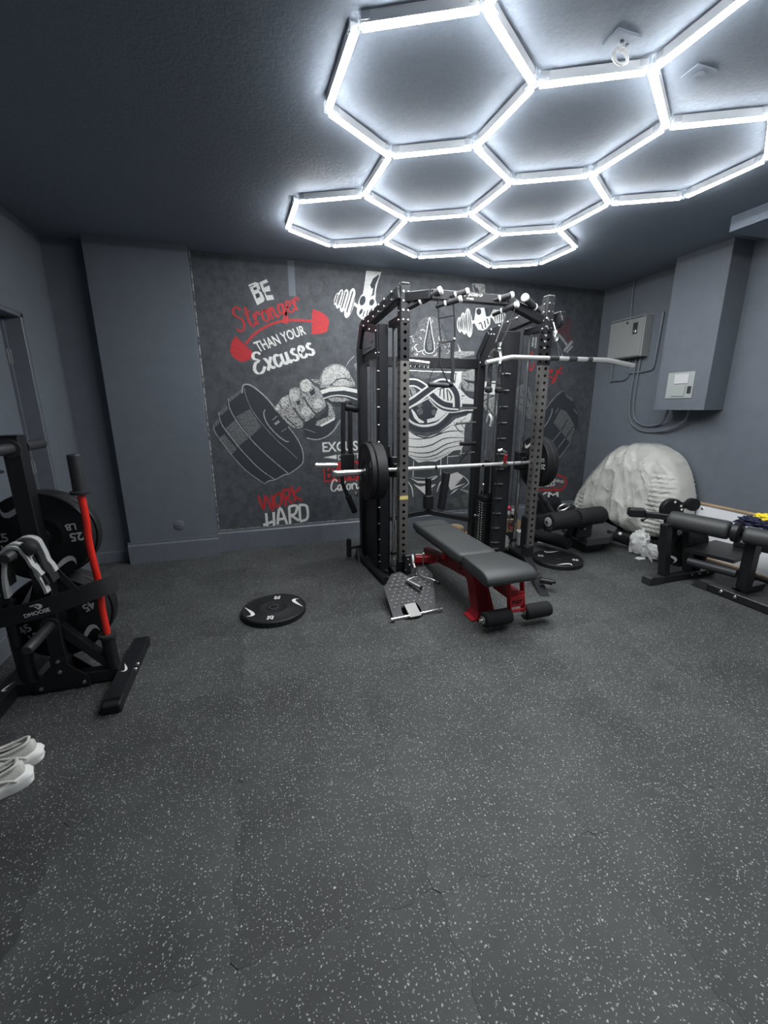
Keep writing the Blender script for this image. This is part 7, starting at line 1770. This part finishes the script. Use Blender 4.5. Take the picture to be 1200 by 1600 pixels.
MB().box((.967, 2.52, .028), (.122, .02, .05), None, .004).build('hinge_block', 'black', fp)

# low pulley with carabiner and a single handle
lpul = bpy.data.objects.new('low_pulley', None)
COL.objects.link(lpul)
lpul.parent = rk
ORG['low_pulley'] = ORG[rk.name]
MB().box((1.105, 2.93, .20), (.05, .06, .17), None, .006).build('pulley_bracket', 'black', lpul)
MB().lathe([(0, 0), (.03, 0), (.045, .004), (.040, .010), (.045, .016), (.03, .020), (0, .020)], (1.142, 2.93, .232), (1, -.2, 0), 20).build('pulley_wheel', 'white_cap', lpul)
m_ = MB()
for dx, dz in ((.0, .10), (.01, .055), (-.02, .01)):
    bolt(m_, (1.105 + dx, 2.899, .15 + dz), (0, -1, 0), .010)
m_.build('bolt', 'bolt', lpul)
m_ = MB().tube([(1.175, 2.92, .275), (1.235, 2.90, .278), (1.235, 2.90, .10), (1.18, 2.92, .09)], .006, 8).ball((1.235, 2.90, .281), .011)
m_.build('cable_guard', 'steel', lpul)
ch = thing('cable_handle', 'silver cable handle on a carabiner lying on the tread plate', 'handle', (1.12, 2.80, .15))
ring = [(1.150 + .014 * cos(a), 2.86, .155 + .034 * sin(a)) for a in [2 * pi * k / 14 for k in range(14)]]
MB().tube(ring, .005, 8, True).build('carabiner', 'chrome', ch)
MB().tube([(1.148, 2.895, .215), (1.150, 2.87, .185)], .007, 8).build('cable_end', 'white_cap', ch)
m_ = MB().tube([(1.150, 2.85, .128), (1.165, 2.77, .150)], .007, 8)
m_.tube([(1.165, 2.77, .150), (1.095, 2.745, .160), (1.035, 2.735, .150)], .0055, 8).tube([(1.165, 2.77, .150), (1.215, 2.70, .150), (1.245, 2.655, .142)], .0055, 8)
m_.build('yoke', 'steel', ch)
MB().cyl((1.03, 2.745, .145), (1.10, 2.625, .125), .014, 14, ch=.003).build('grip', 'steel', ch)
MB().cyl((1.10, 2.625, .125), (1.105, 2.617, .124), .016, 14).cyl((1.24, 2.665, .142), (1.255, 2.635, .136), .013, 14).build('grip_end', 'rubber', ch)

# the same fitting on the right upright, mostly hidden by the bench
lpr = bpy.data.objects.new('low_pulley', None)
COL.objects.link(lpr)
lpr.parent = rk
ORG[lpr.name] = ORG[rk.name]
MB().box((2.245, 2.93, .17), (.05, .06, .13), None, .006).build('pulley_bracket', 'black', lpr)
MB().lathe([(0, 0), (.012, 0), (.012, .03), (.028, .034), (.028, .048), (0, .052)], (2.10, 2.55, .115), (0, 0, 1), 14).build('pull_knob', 'steel', lpr)
MB().cyl((2.10, 2.55, .085), (2.18, 2.50, .075), .025, 14).ball((2.19, 2.495, .078), .016).build('grip', 'black', lpr)

# lat bar on its trolley
lb = thing('lat_bar', 'long chrome pulldown bar with bent ends hung at the right upright', 'pulldown bar', (2.45, 2.9, 1.8))
P = [(1.70, 2.88, 1.750), (1.905, 2.89, 1.793), (1.935, 2.89, 1.797), (2.84, 2.90, 1.803), (2.87, 2.90, 1.801), (3.135, 2.90, 1.766)]
MB().tube(P, .0175, 14).build('shaft', 'satin', lb)
m_ = MB()
for x, l in ((2.09, .05), (2.29, .09), (2.47, .08), (2.64, .045)):
    m_.cyl((x - l / 2 + .02, 2.894, 1.799), (x + l / 2 + .02, 2.895, 1.800), .0183, 14)
m_.build('knurl_band', 'grey_dark', lb)
MB().tube([(2.355, 2.895, 1.82), (2.345, 2.90, 1.88), (2.325, 2.905, 1.93)], .010, 8).tube([(2.395, 2.895, 1.82), (2.365, 2.90, 1.88), (2.33, 2.905, 1.93)], .007, 8).build('yoke', 'chrome', lb)
MB().tube([(2.325 + .014 * cos(a), 2.905, 1.955 + .03 * sin(a)) for a in [2 * pi * k / 12 for k in range(12)]], .006, 8, True).build('carabiner', 'chrome', lb)
MB().cyl((2.325, 2.905, 1.98), (2.305, 2.93, 2.07), .005, 8).ball((2.32, 2.91, 1.995), .014).build('cable', 'white_cap', lb)
m_ = MB().lathe([(0, 0), (.035, 0), (.05, .005), (.045, .012), (.05, .019), (.035, .024), (0, .024)], (2.345, 2.93, 2.075), (1, -.3, 0), 20)
m_.build('top_pulley', 'black', rk)
MB().box((2.375, 2.96, 2.10), (.05, .10, .10), None, .006).build('pulley_bracket', 'black', rk)
m_ = MB()
for z in (1.88, 1.93, 1.975, 2.04, 2.10):
    bolt(m_, (2.27, 2.963, z), (0, -1, .2), .011)
m_.build('bolt', 'bolt', rk)

# strap handle hanging from a pull-up grip
sh = thing('strap_handle', 'black strap handle hanging inside the left half of the rack', 'handle', (1.35, 2.83, 2.1))
for (x0, y0, z0), (x1, y1, z1) in (((1.285, 2.856, 2.13), (1.312, 2.84, 1.865)), ((1.372, 2.805, 2.152), (1.412, 2.83, 1.885))):
    MB().strip([(x0, y0, z0), ((x0 + x1) / 2, y0, (z0 + z1) / 2), (x1, y1, z1)], (1, .3, 0), .010, .004).build('web_loop', 'cloth_black', sh)
MB().tube(smooth_path([(1.285, 2.856, 2.128), (1.284, 2.85, 2.145), (1.30, 2.86, 2.15)], 3), .004, 6).tube(smooth_path([(1.372, 2.805, 2.150), (1.366, 2.80, 2.172), (1.380, 2.81, 2.176)], 3), .004, 6).build('loop_top', 'cloth_black', sh)
MB().tube([(1.300, 2.855, 2.03), (1.390, 2.82, 2.045)], .004, 6).tube([(1.315, 2.84, 1.868), (1.405, 2.83, 1.886)], .005, 6).build('spacer', 'cloth_black', sh)
m_ = MB()
m_.tube([(1.303, 2.84, 1.875), (1.303, 2.84, 1.84)], .009, 8).tube([(1.405, 2.83, 1.89), (1.412, 2.83, 1.90)], .012, 8)
m_.build('buckle', 'steel', sh)
MB().strip(smooth_path([(1.398, 2.83, 1.885), (1.396, 2.83, 1.78), (1.404, 2.83, 1.70), (1.400, 2.83, 1.60)], 3), (1, .2, 0), .028, .006).build('wide_strap', 'cloth_grey' if False else 'rubber_edge', sh)
MB().strip(smooth_path([(1.303, 2.84, 1.86), (1.303, 2.84, 1.76), (1.33, 2.84, 1.68), (1.372, 2.835, 1.60)], 3), (1, .2, 0), .012, .005).build('thin_strap', 'cloth_black', sh)
MB().tube([(1.30, 2.86, 1.75), (1.25, 2.85, 1.67), (1.225, 2.845, 1.60)], .004, 6).build('cord', 'cloth_black', sh)
MB().cyl((1.222, 2.845, 1.588), (1.378, 2.835, 1.580), .017, 14, ch=.004).build('grip', 'rubber_edge', sh)
MB().ball((1.392, 2.832, 1.588), .021, 10).build('grip_knuckle', 'black', sh)

# triceps rope hanging from another grip
tr = thing('triceps_rope', 'black twisted triceps rope hanging behind the pulldown bar', 'rope', (1.86, 2.85, 2.0))
m_ = MB().tube([(1.850, 2.77, 2.13), (1.835, 2.82, 1.99), (1.808, 2.85, 1.90)], .004, 6).tube([(1.83, 2.84, 2.105), (1.80, 2.86, 2.0), (1.772, 2.88, 1.895)], .004, 6)
m_.build('hanging_loop', 'steel', tr)
MB().tube([(1.79, 2.87, 1.895), (1.80, 2.87, 1.845), (1.812, 2.87, 1.895)], .008, 8).ball((1.80, 2.87, 1.845), .016).build('ring', 'chrome', tr)
for s, lab in ((-1, 0), (1, 0)):
    P = smooth_path([(1.80 + s * .012, 2.90, 1.842), (1.80 + s * .036, 2.91, 1.825), (1.80 + s * .042, 2.915, 1.75), (1.80 + s * .044, 2.915, 1.575)], 4)
    so = MB().tube(P, .0155, 10).build('rope_strand', 'rope', tr)
    hx = []
    zt, zb = 1.80, 1.58
    for ph in (0, 2 * pi / 3, 4 * pi / 3):
        hl = [(1.80 + s * .043 + .0125 * cos(ph + 2 * pi * k / 10), 2.915 + .0125 * sin(ph + 2 * pi * k / 10), zt - (zt - zb) * k / 60) for k in range(61)]
        hx.append(hl)
    m_ = MB()
    for hl in hx:
        m_.tube(hl, .0072, 6)
    m_.build('twist', 'rubber_edge', so)
    MB().lathe([(0, 0), (.020, 0), (.030, .010), (.030, .030), (.018, .046), (0, .046)], (1.80 + s * .044, 2.915, 1.535), (0, 0, 1), 16).build('rope_stop', 'rubber', so)
MB().strip(smooth_path([(1.80, 2.875, 1.85), (1.815, 2.87, 1.80), (1.812, 2.87, 1.745)], 3), (1, 0, 0), .02, .004).build('tag', 'cloth_white', tr)

# pull cables of the right tower
for x, y in ((2.175, 3.12), (2.255, 3.12)):
    MB().cyl((x, y, .2), (x, y, 2.02), .003, 6).build('cable', 'black', rk)
# ankle straps / white carabiners hung on the right tower
m_ = MB().tube(smooth_path([(2.05, 3.40, 1.30), (2.045, 3.36, 1.36), (2.045, 3.32, 1.33), (2.05, 3.34, 1.26)], 4), .010, 8)
tag(m_.build('hook_strap', 'cloth_white'), 'white strap loop hooked on the right cable tower', 'strap')
# ------------------------------------------------------------------ leg attachment on the right
ld = thing('leg_attachment', 'black leg attachment with two thick foam rollers beside the right upright', 'exercise machine', (2.7, 3.1, 0))
MB().box((2.30, 3.02, .33), (.085, .085, .30), None, .006).build('upright_sleeve', 'black', ld)
MB().beam((2.28, 3.06, .405), (2.85, 3.14, .37), .07, .13, .006).build('beam', 'black', ld)
MB().cyl((2.50, 3.02, .405), (3.24, 3.09, .405), .014, 12).build('axle', 'chrome', ld)
foam_roller((2.52, 3.02, .405), (2.83, 3.05, .405), .085, 'foam_roller', ld)
foam_roller((2.86, 3.053, .405), (3.19, 3.085, .405), .085, 'foam_roller', ld)
MB().lathe([(0, .006), (.034, .006), (.044, .003), (.044, -.004), (0, -.004)], (2.514, 3.0195, .405), (-1, -.09, 0), 24).build('roller_cap', 'grey_print', ld)
m_ = MB()
for k in range(20):
    a = 2 * pi * k / 20
    m_.box((2.517, 3.02 + .068 * cos(a), .405 + .068 * sin(a)), (.008, .006, .026), Matrix.Rotation(a + pi / 2, 3, 'X'), .0015)
    m_.box((2.847, 3.05 + .072 * cos(a), .405 + .072 * sin(a)), (.026, .006, .026), Matrix.Rotation(a + pi / 2, 3, 'X'), .0015)
m_.build('roller_pleat', 'rubber_edge', ld)
MB().beam((2.86, 3.08, .40), (2.90, 3.20, .13), .06, .05, .005).build('leg_arm', 'black', ld)
foam_roller((2.88, 3.12, .125), (2.76, 3.47, .125), .062, 'lower_roller', ld, 'black')
MB().box((3.0, 3.14, .26), (.18, .14, .14), None, .01).build('pivot_block', 'black', ld)
m_ = MB()
for p in ((2.76, 3.06, .30), (2.98, 3.06, .285), (2.86, 3.06, .33)):
    bolt(m_, p, (0, -1, 0), .014)
m_.build('bolt', 'bolt', ld)
MB().box((2.30, 3.10, .06), (.085, .26, .12), None, .006).build('floor_block', 'black', ld)

# low black seat beyond the rollers
ls = thing('seat_pad', 'low black padded seat lying behind the foam rollers', 'seat', (3.3, 3.3, 0))
MB().prism([(3.02, 3.05, .175), (3.30, 3.05, .175), (3.54, 3.20, .205), (3.60, 3.50, .215), (3.10, 3.50, .185)], (0, 0, -1), .065).build('pad', 'vinyl', ls, ang=20)
MB().box((3.20, 3.26, .056), (.22, .24, .108), None, .01).build('base', 'black', ls)
MB().beam((3.36, 3.14, .19), (3.60, 3.12, .10), .05, .05, .005).build('arm', 'black', ls)
MB().ball((3.47, 3.095, .178), .018, 10).build('arm_cap', 'white_cap', ls)

# back pad propped behind, with its tube
bpd = thing('back_rest', 'square black back pad leaning near the mural badge', 'back pad', (3.0, 3.62, 0))
MB().prism([(2.84, 3.60, .46), (2.86, 3.58, .20), (3.20, 3.58, .27), (3.12, 3.60, .47)][::-1], (0, 1, .1), .06).build('pad', 'black', bpd)
MB().cyl((2.80, 3.55, .56), (3.02, 3.45, .24), .026, 14).build('tube', 'rubber_edge', bpd)
MB().cyl((2.86, 3.52, .47), (2.885, 3.51, .44), .030, 14).build('tube_clamp', 'black', bpd)
MB().box((3.16, 3.50, .36), (.11, .10, .10), rot(0, 0, 12), .01).build('hinge_block', 'black', bpd)
MB().beam((3.0, 3.60, .22), (3.0, 3.60, .0), .06, .06, .005).box((3.0, 3.60, .02), (.34, .10, .04), None, .006).build('stand', 'black', bpd)
m_ = MB().tube([(3.02 + .05 * cos(a), 3.42 + .05 * sin(a), .41 + .03 * cos(a)) for a in [2 * pi * k / 16 for k in range(16)]], .012, 8, True)
m_.tube([(3.00, 3.42, .39), (3.02, 3.46, .26)], .012, 8)
m_.build('strap_ring', 'steel', bpd)

# clutter behind the right tower
hat = thing('straw_hat', 'tan straw hat with a red band on the floor behind the weight stack', 'hat', (2.02, 3.86, 0))
MB().lathe([(0, .10), (.06, .098), (.085, .08), (.095, .035), (.10, .022), (.145, .008), (.15, .004), (.10, .010), (0, .012)], (2.02, 3.86, .09), (0, 0, 1), 28).build('crown_and_brim', 'straw', hat)
MB().lathe([(.101, .024), (.098, .045), (.0965, .045), (.0995, .024)], (2.02, 3.86, .09), (0, 0, 1), 28).build('band', 'red_frame', hat)
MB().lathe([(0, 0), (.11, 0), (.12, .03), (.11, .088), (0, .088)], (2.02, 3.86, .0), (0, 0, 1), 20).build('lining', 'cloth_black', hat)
bt = thing('spray_bottle', 'small white bottle with a pink cap behind the right tower', 'bottle', (2.575, 3.72, 0))
MB().lathe([(0, 0), (.035, 0), (.037, .01), (.037, .20), (.030, .235), (.016, .25), (.016, .262), (0, .262)], (2.575, 3.72, .05), (0, 0, 1), 18).build('body', 'grey_dark', bt)
MB().lathe([(.017, 0), (.023, 0), (.023, .040), (.017, .042), (0, .042)], (2.575, 3.72, .302), (0, 0, 1), 16).build('collar', 'white_cap', bt)
MB().ball((2.575, 3.72, .366), .029, 12).build('cap', 'pink', bt)
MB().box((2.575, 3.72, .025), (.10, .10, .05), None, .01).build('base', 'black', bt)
bg = thing('gear_bag', 'tan bag with a dark pocket on the floor behind the right upright', 'bag', (2.61, 3.63, 0))
MB().prism([(2.50, 3.63, .13), (2.50, 3.63, .265), (2.55, 3.61, .275), (2.63, 3.61, .265), (2.69, 3.61, .21), (2.715, 3.61, .17), (2.62, 3.61, .14)][::-1], (0, 1, 0), .035).build('body', 'straw', bg, ang=20)
MB().ball((2.555, 3.615, .225), .038, 12, (1.2, .4, .9)).build('pocket', 'grey_dark', bg)
MB().tube(smooth_path([(2.508, 3.605, .245), (2.52, 3.60, .20), (2.555, 3.595, .18), (2.59, 3.60, .19)], 4), .006, 7).build('piping', 'pink', bg)
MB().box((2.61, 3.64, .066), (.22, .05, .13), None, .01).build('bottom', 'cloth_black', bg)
bx = thing('white_carton', 'white carton with a dark ring mark beside the right upright', 'carton', (2.62, 3.52, 0))
MB().box((2.625, 3.52, .095), (.14, .10, .145), rot(0, 0, -8), .003).build('carton', 'cloth_white', bx)
MB().lathe([(.030, 0), (.036, 0), (.036, .001), (.030, .001)], (2.590, 3.474, .135), (-.14, -1, 0), 18).build('ring_mark', 'grey_dark', bx)
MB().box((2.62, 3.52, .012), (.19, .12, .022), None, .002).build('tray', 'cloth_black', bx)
tag(MB().prism([(2.415, 3.53, .002), (2.465, 3.53, .002), (2.485, 3.54, .07), (2.47, 3.55, .11), (2.415, 3.54, .15)][::-1], (0, 1, 0), .03).build('white_cloth', 'cloth_white'), 'scrap of white cloth beside the tower base behind the bench', 'cloth')
pst = thing('short_post', 'short black floor post topped with a white block behind the rack', 'post', (2.64, 3.72, 0))
MB().box((2.64, 3.72, .155), (.05, .05, .27), None, .006).box((2.64, 3.72, .012), (.10, .10, .024), None, .004).build('post', 'black', pst)
MB().box((2.64, 3.72, .32), (.075, .04, .06), rot(0, 5, 10), .008).build('white_block', 'cloth_white', pst)
tag(MB().prism([(2.84, 3.55, .0), (2.91, 3.53, .0), (2.93, 3.53, .03), (2.88, 3.55, .075), (2.84, 3.56, .08)][::-1], (0, 1, 0), .03).build('paper_scrap', 'cloth_white'), 'white scrap on the floor right of the upright under the beam', 'paper')

# ------------------------------------------------------------------ plastic-wrapped bundle in the corner
wb = thing('wrapped_bundle', 'big cream bundle wrapped in clear plastic leaning in the right corner', 'wrapped bundle', (3.85, 3.45, 0))
OUT = [(4.17, .13), (4.11, .30), (4.02, .50), (3.92, .68), (3.80, .85), (3.66, .97), (3.50, 1.03), (3.34, 1.045), (3.16, 1.015), (3.01, .945), (2.92, .84), (2.84, .70), (2.78, .54), (2.77, .38), (2.82, .25), (2.95, .16), (3.15, .115), (3.40, .14), (3.66, .20), (3.95, .17)]
def bundle(scale, x0, dep, wr_, seed, name, m, rings=34, seg=96):
    O = [Vector((0, y, z)) for y, z in OUT]
    O = smooth_path(O, 8, True)
    k = len(O)
    cen = V(0, 3.44, .52)
    vs, fs = [], []
    for r in range(rings + 1):
        t = r / rings
        for p in O:
            e = cen + (p - cen) * (t * scale)
            prof = (1 - t ** 3.2)
            e.x = x0 + .10 * (1 - t) * 0 - dep * prof ** .55 + .13 * (e.z - .5) * .9
            ang_ = math.atan2(e.y - 3.48, 1.22 - e.z)
            nv = noise.noise(V(e.y * 5.5 + seed, e.z * 3.0 + ang_ * .8, seed))
            fold = (1 - abs(nv)) ** 5 + .7 * (1 - abs(noise.noise(V(ang_ * 5.2 + seed, e.z * .9, 5.1 + seed)))) ** 7
            n2 = noise.noise(V(e.y * 11 + 3, e.z * 7, seed))
            e.x -= wr_ * (fold * .75 + .5 * n2) * min(1, 3 * (1 - t) + .3)
            rib = 1 if (e.y < 3.06 and e.z < .78) or (e.y > 3.86 and e.z < .42) else 0
            if rib:
                e.x -= .009 * sin(e.z * 2 * pi / .045 + e.y * 3)
            e.z += wr_ * .35 * n2 * t
            vs.append(e)
    for r in range(rings):
        for i in range(k):
            j = (i + 1) % k
            fs.append([r * k + i, r * k + j, (r + 1) * k + j, (r + 1) * k + i])
    # back side
    b = len(vs)
    vs += [V(min(4.075, v.x + .16), v.y, v.z) for v in vs[rings * k:(rings + 1) * k]]
    for i in range(k):
        j = (i + 1) % k
        fs.append([rings * k + i, rings * k + j, b + j, b + i])
    mb = MB()
    mb.add(vs, fs)
    return mb.build(name, m, wb, ang=40)
bundle(.985, 3.86, .13, .045, 4.0, 'padding', 'wrap_item')
bundle(1.0, 3.845, .145, .055, 9.0, 'plastic_film', 'film')
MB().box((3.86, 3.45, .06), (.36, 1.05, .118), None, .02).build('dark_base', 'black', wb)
# torn bag knotted at its corner
bgw = thing('plastic_bag', 'crumpled white plastic bag knotted below the wrapped bundle', 'plastic bag', (3.60, 2.98, 0))
def crumple(name, par, c, s, seed, amp, m, sub=3):
    vs, fs = [], []
    nu, nv = 28, 16
    for i in range(nv + 1):
        th = pi * i / nv
        for j in range(nu):
            ph = 2 * pi * j / nu
            d = V(sin(th) * cos(ph), sin(th) * sin(ph), cos(th))
            n_ = noise.turbulence(d * 2.3 + V(seed, seed, 0), 4, True)
            r = 1 + amp * (n_ - .5) * 2
            p = V(d.x * s[0], d.y * s[1], d.z * s[2]) * r
            p.z = max(p.z, -s[2] * .55)
            vs.append(Vector(c) + p)
    for i in range(nv):
        for j in range(nu):
            k = (j + 1) % nu
            fs.append([i * nu + j, (i + 1) * nu + j, (i + 1) * nu + k, i * nu + k])
    mb = MB()
    mb.add(vs, fs)
    return mb.build(name, m, par, ang=40)
crumple('bag_body', bgw, (3.60, 2.97, .085), (.085, .10, .14), 3.1, .26, 'cloth_white')
crumple('bag_tail', bgw, (3.62, 2.83, .05), (.08, .15, .08), 6.2, .26, 'cloth_white')
m_ = MB()
for a, b, c_ in (((3.58, 2.90, .15), (3.50, 2.72, .065), 0), ((3.56, 2.88, .11), (3.46, 2.70, .03), 0)):
    m_.strip(smooth_path([a, tuple((Vector(a) + Vector(b)) / 2 + V(-.02, 0, .0)), b], 4), (0, .2, 1), .035, .004)
tag(m_.build('cardboard_strip', 'cloth_white'), 'white folded cardboard strips beside the plastic bag', 'cardboard')
m_ = MB().prism([(3.42, 2.80, .004), (3.50, 2.80, .004), (3.535, 2.84, .004), (3.47, 2.87, .004), (3.42, 2.85, .004)], (0, 0, 1), .006)
tag(m_.build('paper_scrap', 'cloth_white'), 'small torn paper scrap on the floor before the bundle', 'paper')

# ------------------------------------------------------------------ whiteboard leaning on the right wall
wbd = thing('whiteboard', 'long white board with pale wood edges leaning on the right wall', 'whiteboard', (4.03, 2.2, 0))
tilt = .055
def wbp(y, z, dx=0):
    return V(XR - .024 - .005 - tilt * (1 - z / .53) - dx, y, z)
m_ = MB().prism([wbp(2.80, .045), wbp(1.55, .045), wbp(1.55, .515), wbp(2.80, .515)][::-1], (1, 0, .1), .014)
m_.build('panel', 'whiteboard', wbd)
m_ = MB().beam(wbp(2.82, .525), wbp(1.54, .525), .026, .022, .003)
m_.build('top_edge', 'wood', wbd)
MB().beam(wbp(2.82, .532, .008), wbp(1.54, .532, .008), .004, .006, .001).build('edge_line', 'white_cap', wbd)
MB().beam(wbp(2.82, .036, 0), wbp(1.54, .036, 0), .026, .020, .003).build('bottom_edge', 'wood', wbd)
MB().lathe([(0, .004), (.010, .004), (.014, 0)], wbp(2.75, .475), (-1, 0, 0), 14).build('screw', 'steel', wbd)
MB().box(wbp(2.2, .013) + V(0, 0, 0), (.05, 1.1, .026), None, .004).build('floor_rest', 'grey_dark', wbd)

# ------------------------------------------------------------------ hip machine at the right
hm = thing('hip_machine', 'black floor machine with long padded rollers at the right edge', 'exercise machine', (3.4, 2.2, 0))
MB().box((3.40, 2.365, .033), (.70, .065, .055), None, .005).build('rear_base', 'black', hm)
for x, s in ((3.075, -1),):
    MB().prism([(x - .075, 2.325, .062), (x - .055, 2.325, .075), (x + .07, 2.325, .062), (x + .07, 2.325, .002), (x - .075, 2.325, .002)][::-1], (0, 1, 0), .08).build('rubber_foot', 'rubber_edge', hm)
MB().beam((3.195, 2.375, .06), (3.165, 2.40, .50), .065, .065, .005, up=(0, 1, 0)).build('rear_leg', 'black', hm)
MB().beam((3.48, 2.385, .06), (3.42, 2.40, .42), .06, .06, .005, up=(0, 1, 0)).build('rear_leg', 'black', hm)
m_ = MB()
for x in (3.47, 3.55, 3.64):
    bolt(m_, (x, 2.332, .04), (0, -1, 0), .012)
m_.build('bolt', 'bolt', hm)
fb = MB().beam((3.385, 2.205, .035), (3.40, 1.35, .035), .07, .06, .006).build('side_rail', 'black', hm)
MB().prism([(3.345, 2.19, .066), (3.345, 2.245, .004), (3.345, 2.12, .004), (3.345, 2.12, .066)][::-1], (1, 0, 0), .08).build('rubber_foot', 'rubber_edge', fb)
m_ = MB()
for y in (2.02, 1.92):
    bolt(m_, (3.352, y, .042), (-1, 0, 0), .013)
m_.build('bolt', 'bolt', fb)
fl2 = MB().beam((3.50, 1.965, .06), (3.485, 1.955, .46), .075, .075, .006, up=(0, 1, 0)).build('front_leg', 'black', hm)
m_ = MB()
for z in (.20, .13):
    bolt(m_, (3.545 - .0, 1.922, z), (0, -1, 0), .011)
m_.build('bolt', 'bolt', fl2)
MB().beam((3.48, 2.0, .035), (3.80, 2.02, .035), .06, .055, .005).build('cross_base', 'black', hm)
# long pads
def long_pad(p0, p1, r, nm):
    p0, p1 = Vector(p0), Vector(p1)
    L = (p1 - p0).length
    return MB().lathe([(0, 0), (r * .8, 0), (r * .96, .008), (r, .025), (r, L - .025), (r * .96, L - .008), (r * .8, L), (0, L)], p0, p1 - p0, 28).build(nm, 'vinyl', hm, ang=50)
long_pad((3.275, 2.46, .515), (3.385, 2.065, .515), .072, 'roller_pad')
long_pad((3.415, 1.985, .505), (3.60, 1.45, .505), .064, 'roller_pad')
MB().lathe([(0, 0), (.05, 0), (.074, .012), (.077, .05), (.06, .062), (0, .062)], (3.390, 2.055, .512), (.22, -.97, 0), 22).build('pad_collar', 'black', hm)
MB().cyl((3.27, 2.48, .51), (3.62, 1.42, .505), .025, 12).build('pad_axle', 'black', hm)
# step shelf and lower tube
MB().prism([(3.33, 2.335, .262), (3.42, 2.02, .262), (3.86, 2.10, .262), (3.80, 2.42, .262)], (0, 0, 1), .028).build('step', 'black', hm)
MB().cyl((3.36, 2.31, .185), (3.45, 2.00, .185), .034, 16).build('lower_tube', 'rubber_edge', hm)
MB().beam((3.78, 2.26, .315), (3.86, 2.02, .315), .05, .05, .006).build('step_stop', 'black', hm)
MB().beam((3.55, 2.37, .06), (3.60, 2.34, .27), .05, .05, .005, up=(0, 1, 0)).build('step_post', 'black', hm)
# crank bracket at the far end of the pad
m_ = MB().beam((3.285, 2.47, .525), (3.175, 2.62, .525), .05, .05, .005)
m_.build('crank_arm', 'black', hm)
m_ = MB().box((3.13, 2.66, .535), (.13, .085, .075), rot(0, 0, -35), .012)
ck = m_.build('crank_box', 'black', hm)
MB().tube([(3.15, 2.60, .565), (3.17, 2.585, .50), (3.13, 2.585, .485)], .008, 8).ball((3.125, 2.585, .485), .015).build('crank_handle', 'black', ck)
# round head behind the pad, with its holes
m_ = MB().lathe([(0, 0), (.088, 0), (.093, .008), (.093, .05), (.088, .058), (0, .058)], (3.43, 2.60, .56), (-.35, -.94, .05), 26)
hd = m_.build('cam_head', 'black', hm)
m_ = MB()
axd = V(-.35, -.94, .05).normalized()
u_, v_, _ = frame(axd)
for a in (150, 178, 95):
    c = V(3.43, 2.60, .56) + axd * .0585 + u_ * (.068 * cos(radians(a))) + v_ * (-.068 * sin(radians(a)))
    m_.lathe([(0, .001), (.010, .001), (.010, 0)], c, axd, 10)
m_.build('cam_hole', 'white_print', hd)
m_ = MB().lathe([(0, 0), (.05, 0), (.055, .006), (.055, .05), (0, .055)], (3.60, 2.55, .60), (-.35, -.94, .05), 20)
m_.build('end_knob', 'black', hm)
MB().cyl((3.43, 2.60, .56), (3.60, 2.57, .59), .03, 12).build('head_arm', 'black', hm)
MB().beam((3.45, 2.63, .54), (3.48, 2.60, .30), .05, .05, .005, up=(0, 1, 0)).build('head_post', 'black', hm)
MB().cyl((3.44, 2.62, .275), (3.50, 2.44, .275), .024, 12).build('plate_horn', 'black', hm)
# plate loaded on the machine
hp = plate('weight_plate', .205, .05, 'black 45 plate loaded low on the hip machine', 'plate on the hip machine', '45', units=False, numr=.62, ticks=True)
place(hp, (3.485, 2.485, .275), (-.32, -.95, .02), -60)

# clothes on the second pad
cl = thing('clothes_pile', 'navy and yellow crumpled clothes lying on the right roller pad', 'clothes', (3.62, 1.95, .58))
crumple('navy_garment', cl, (3.56, 1.83, .592), (.11, .17, .05), 2.2, .42, 'cloth_navy')
crumple('navy_garment', cl, (3.50, 2.00, .590), (.07, .10, .045), 7.7, .40, 'cloth_navy')
crumple('yellow_garment', cl, (3.56, 1.95, .628), (.05, .07, .032), 5.4, .40, 'cloth_yellow')
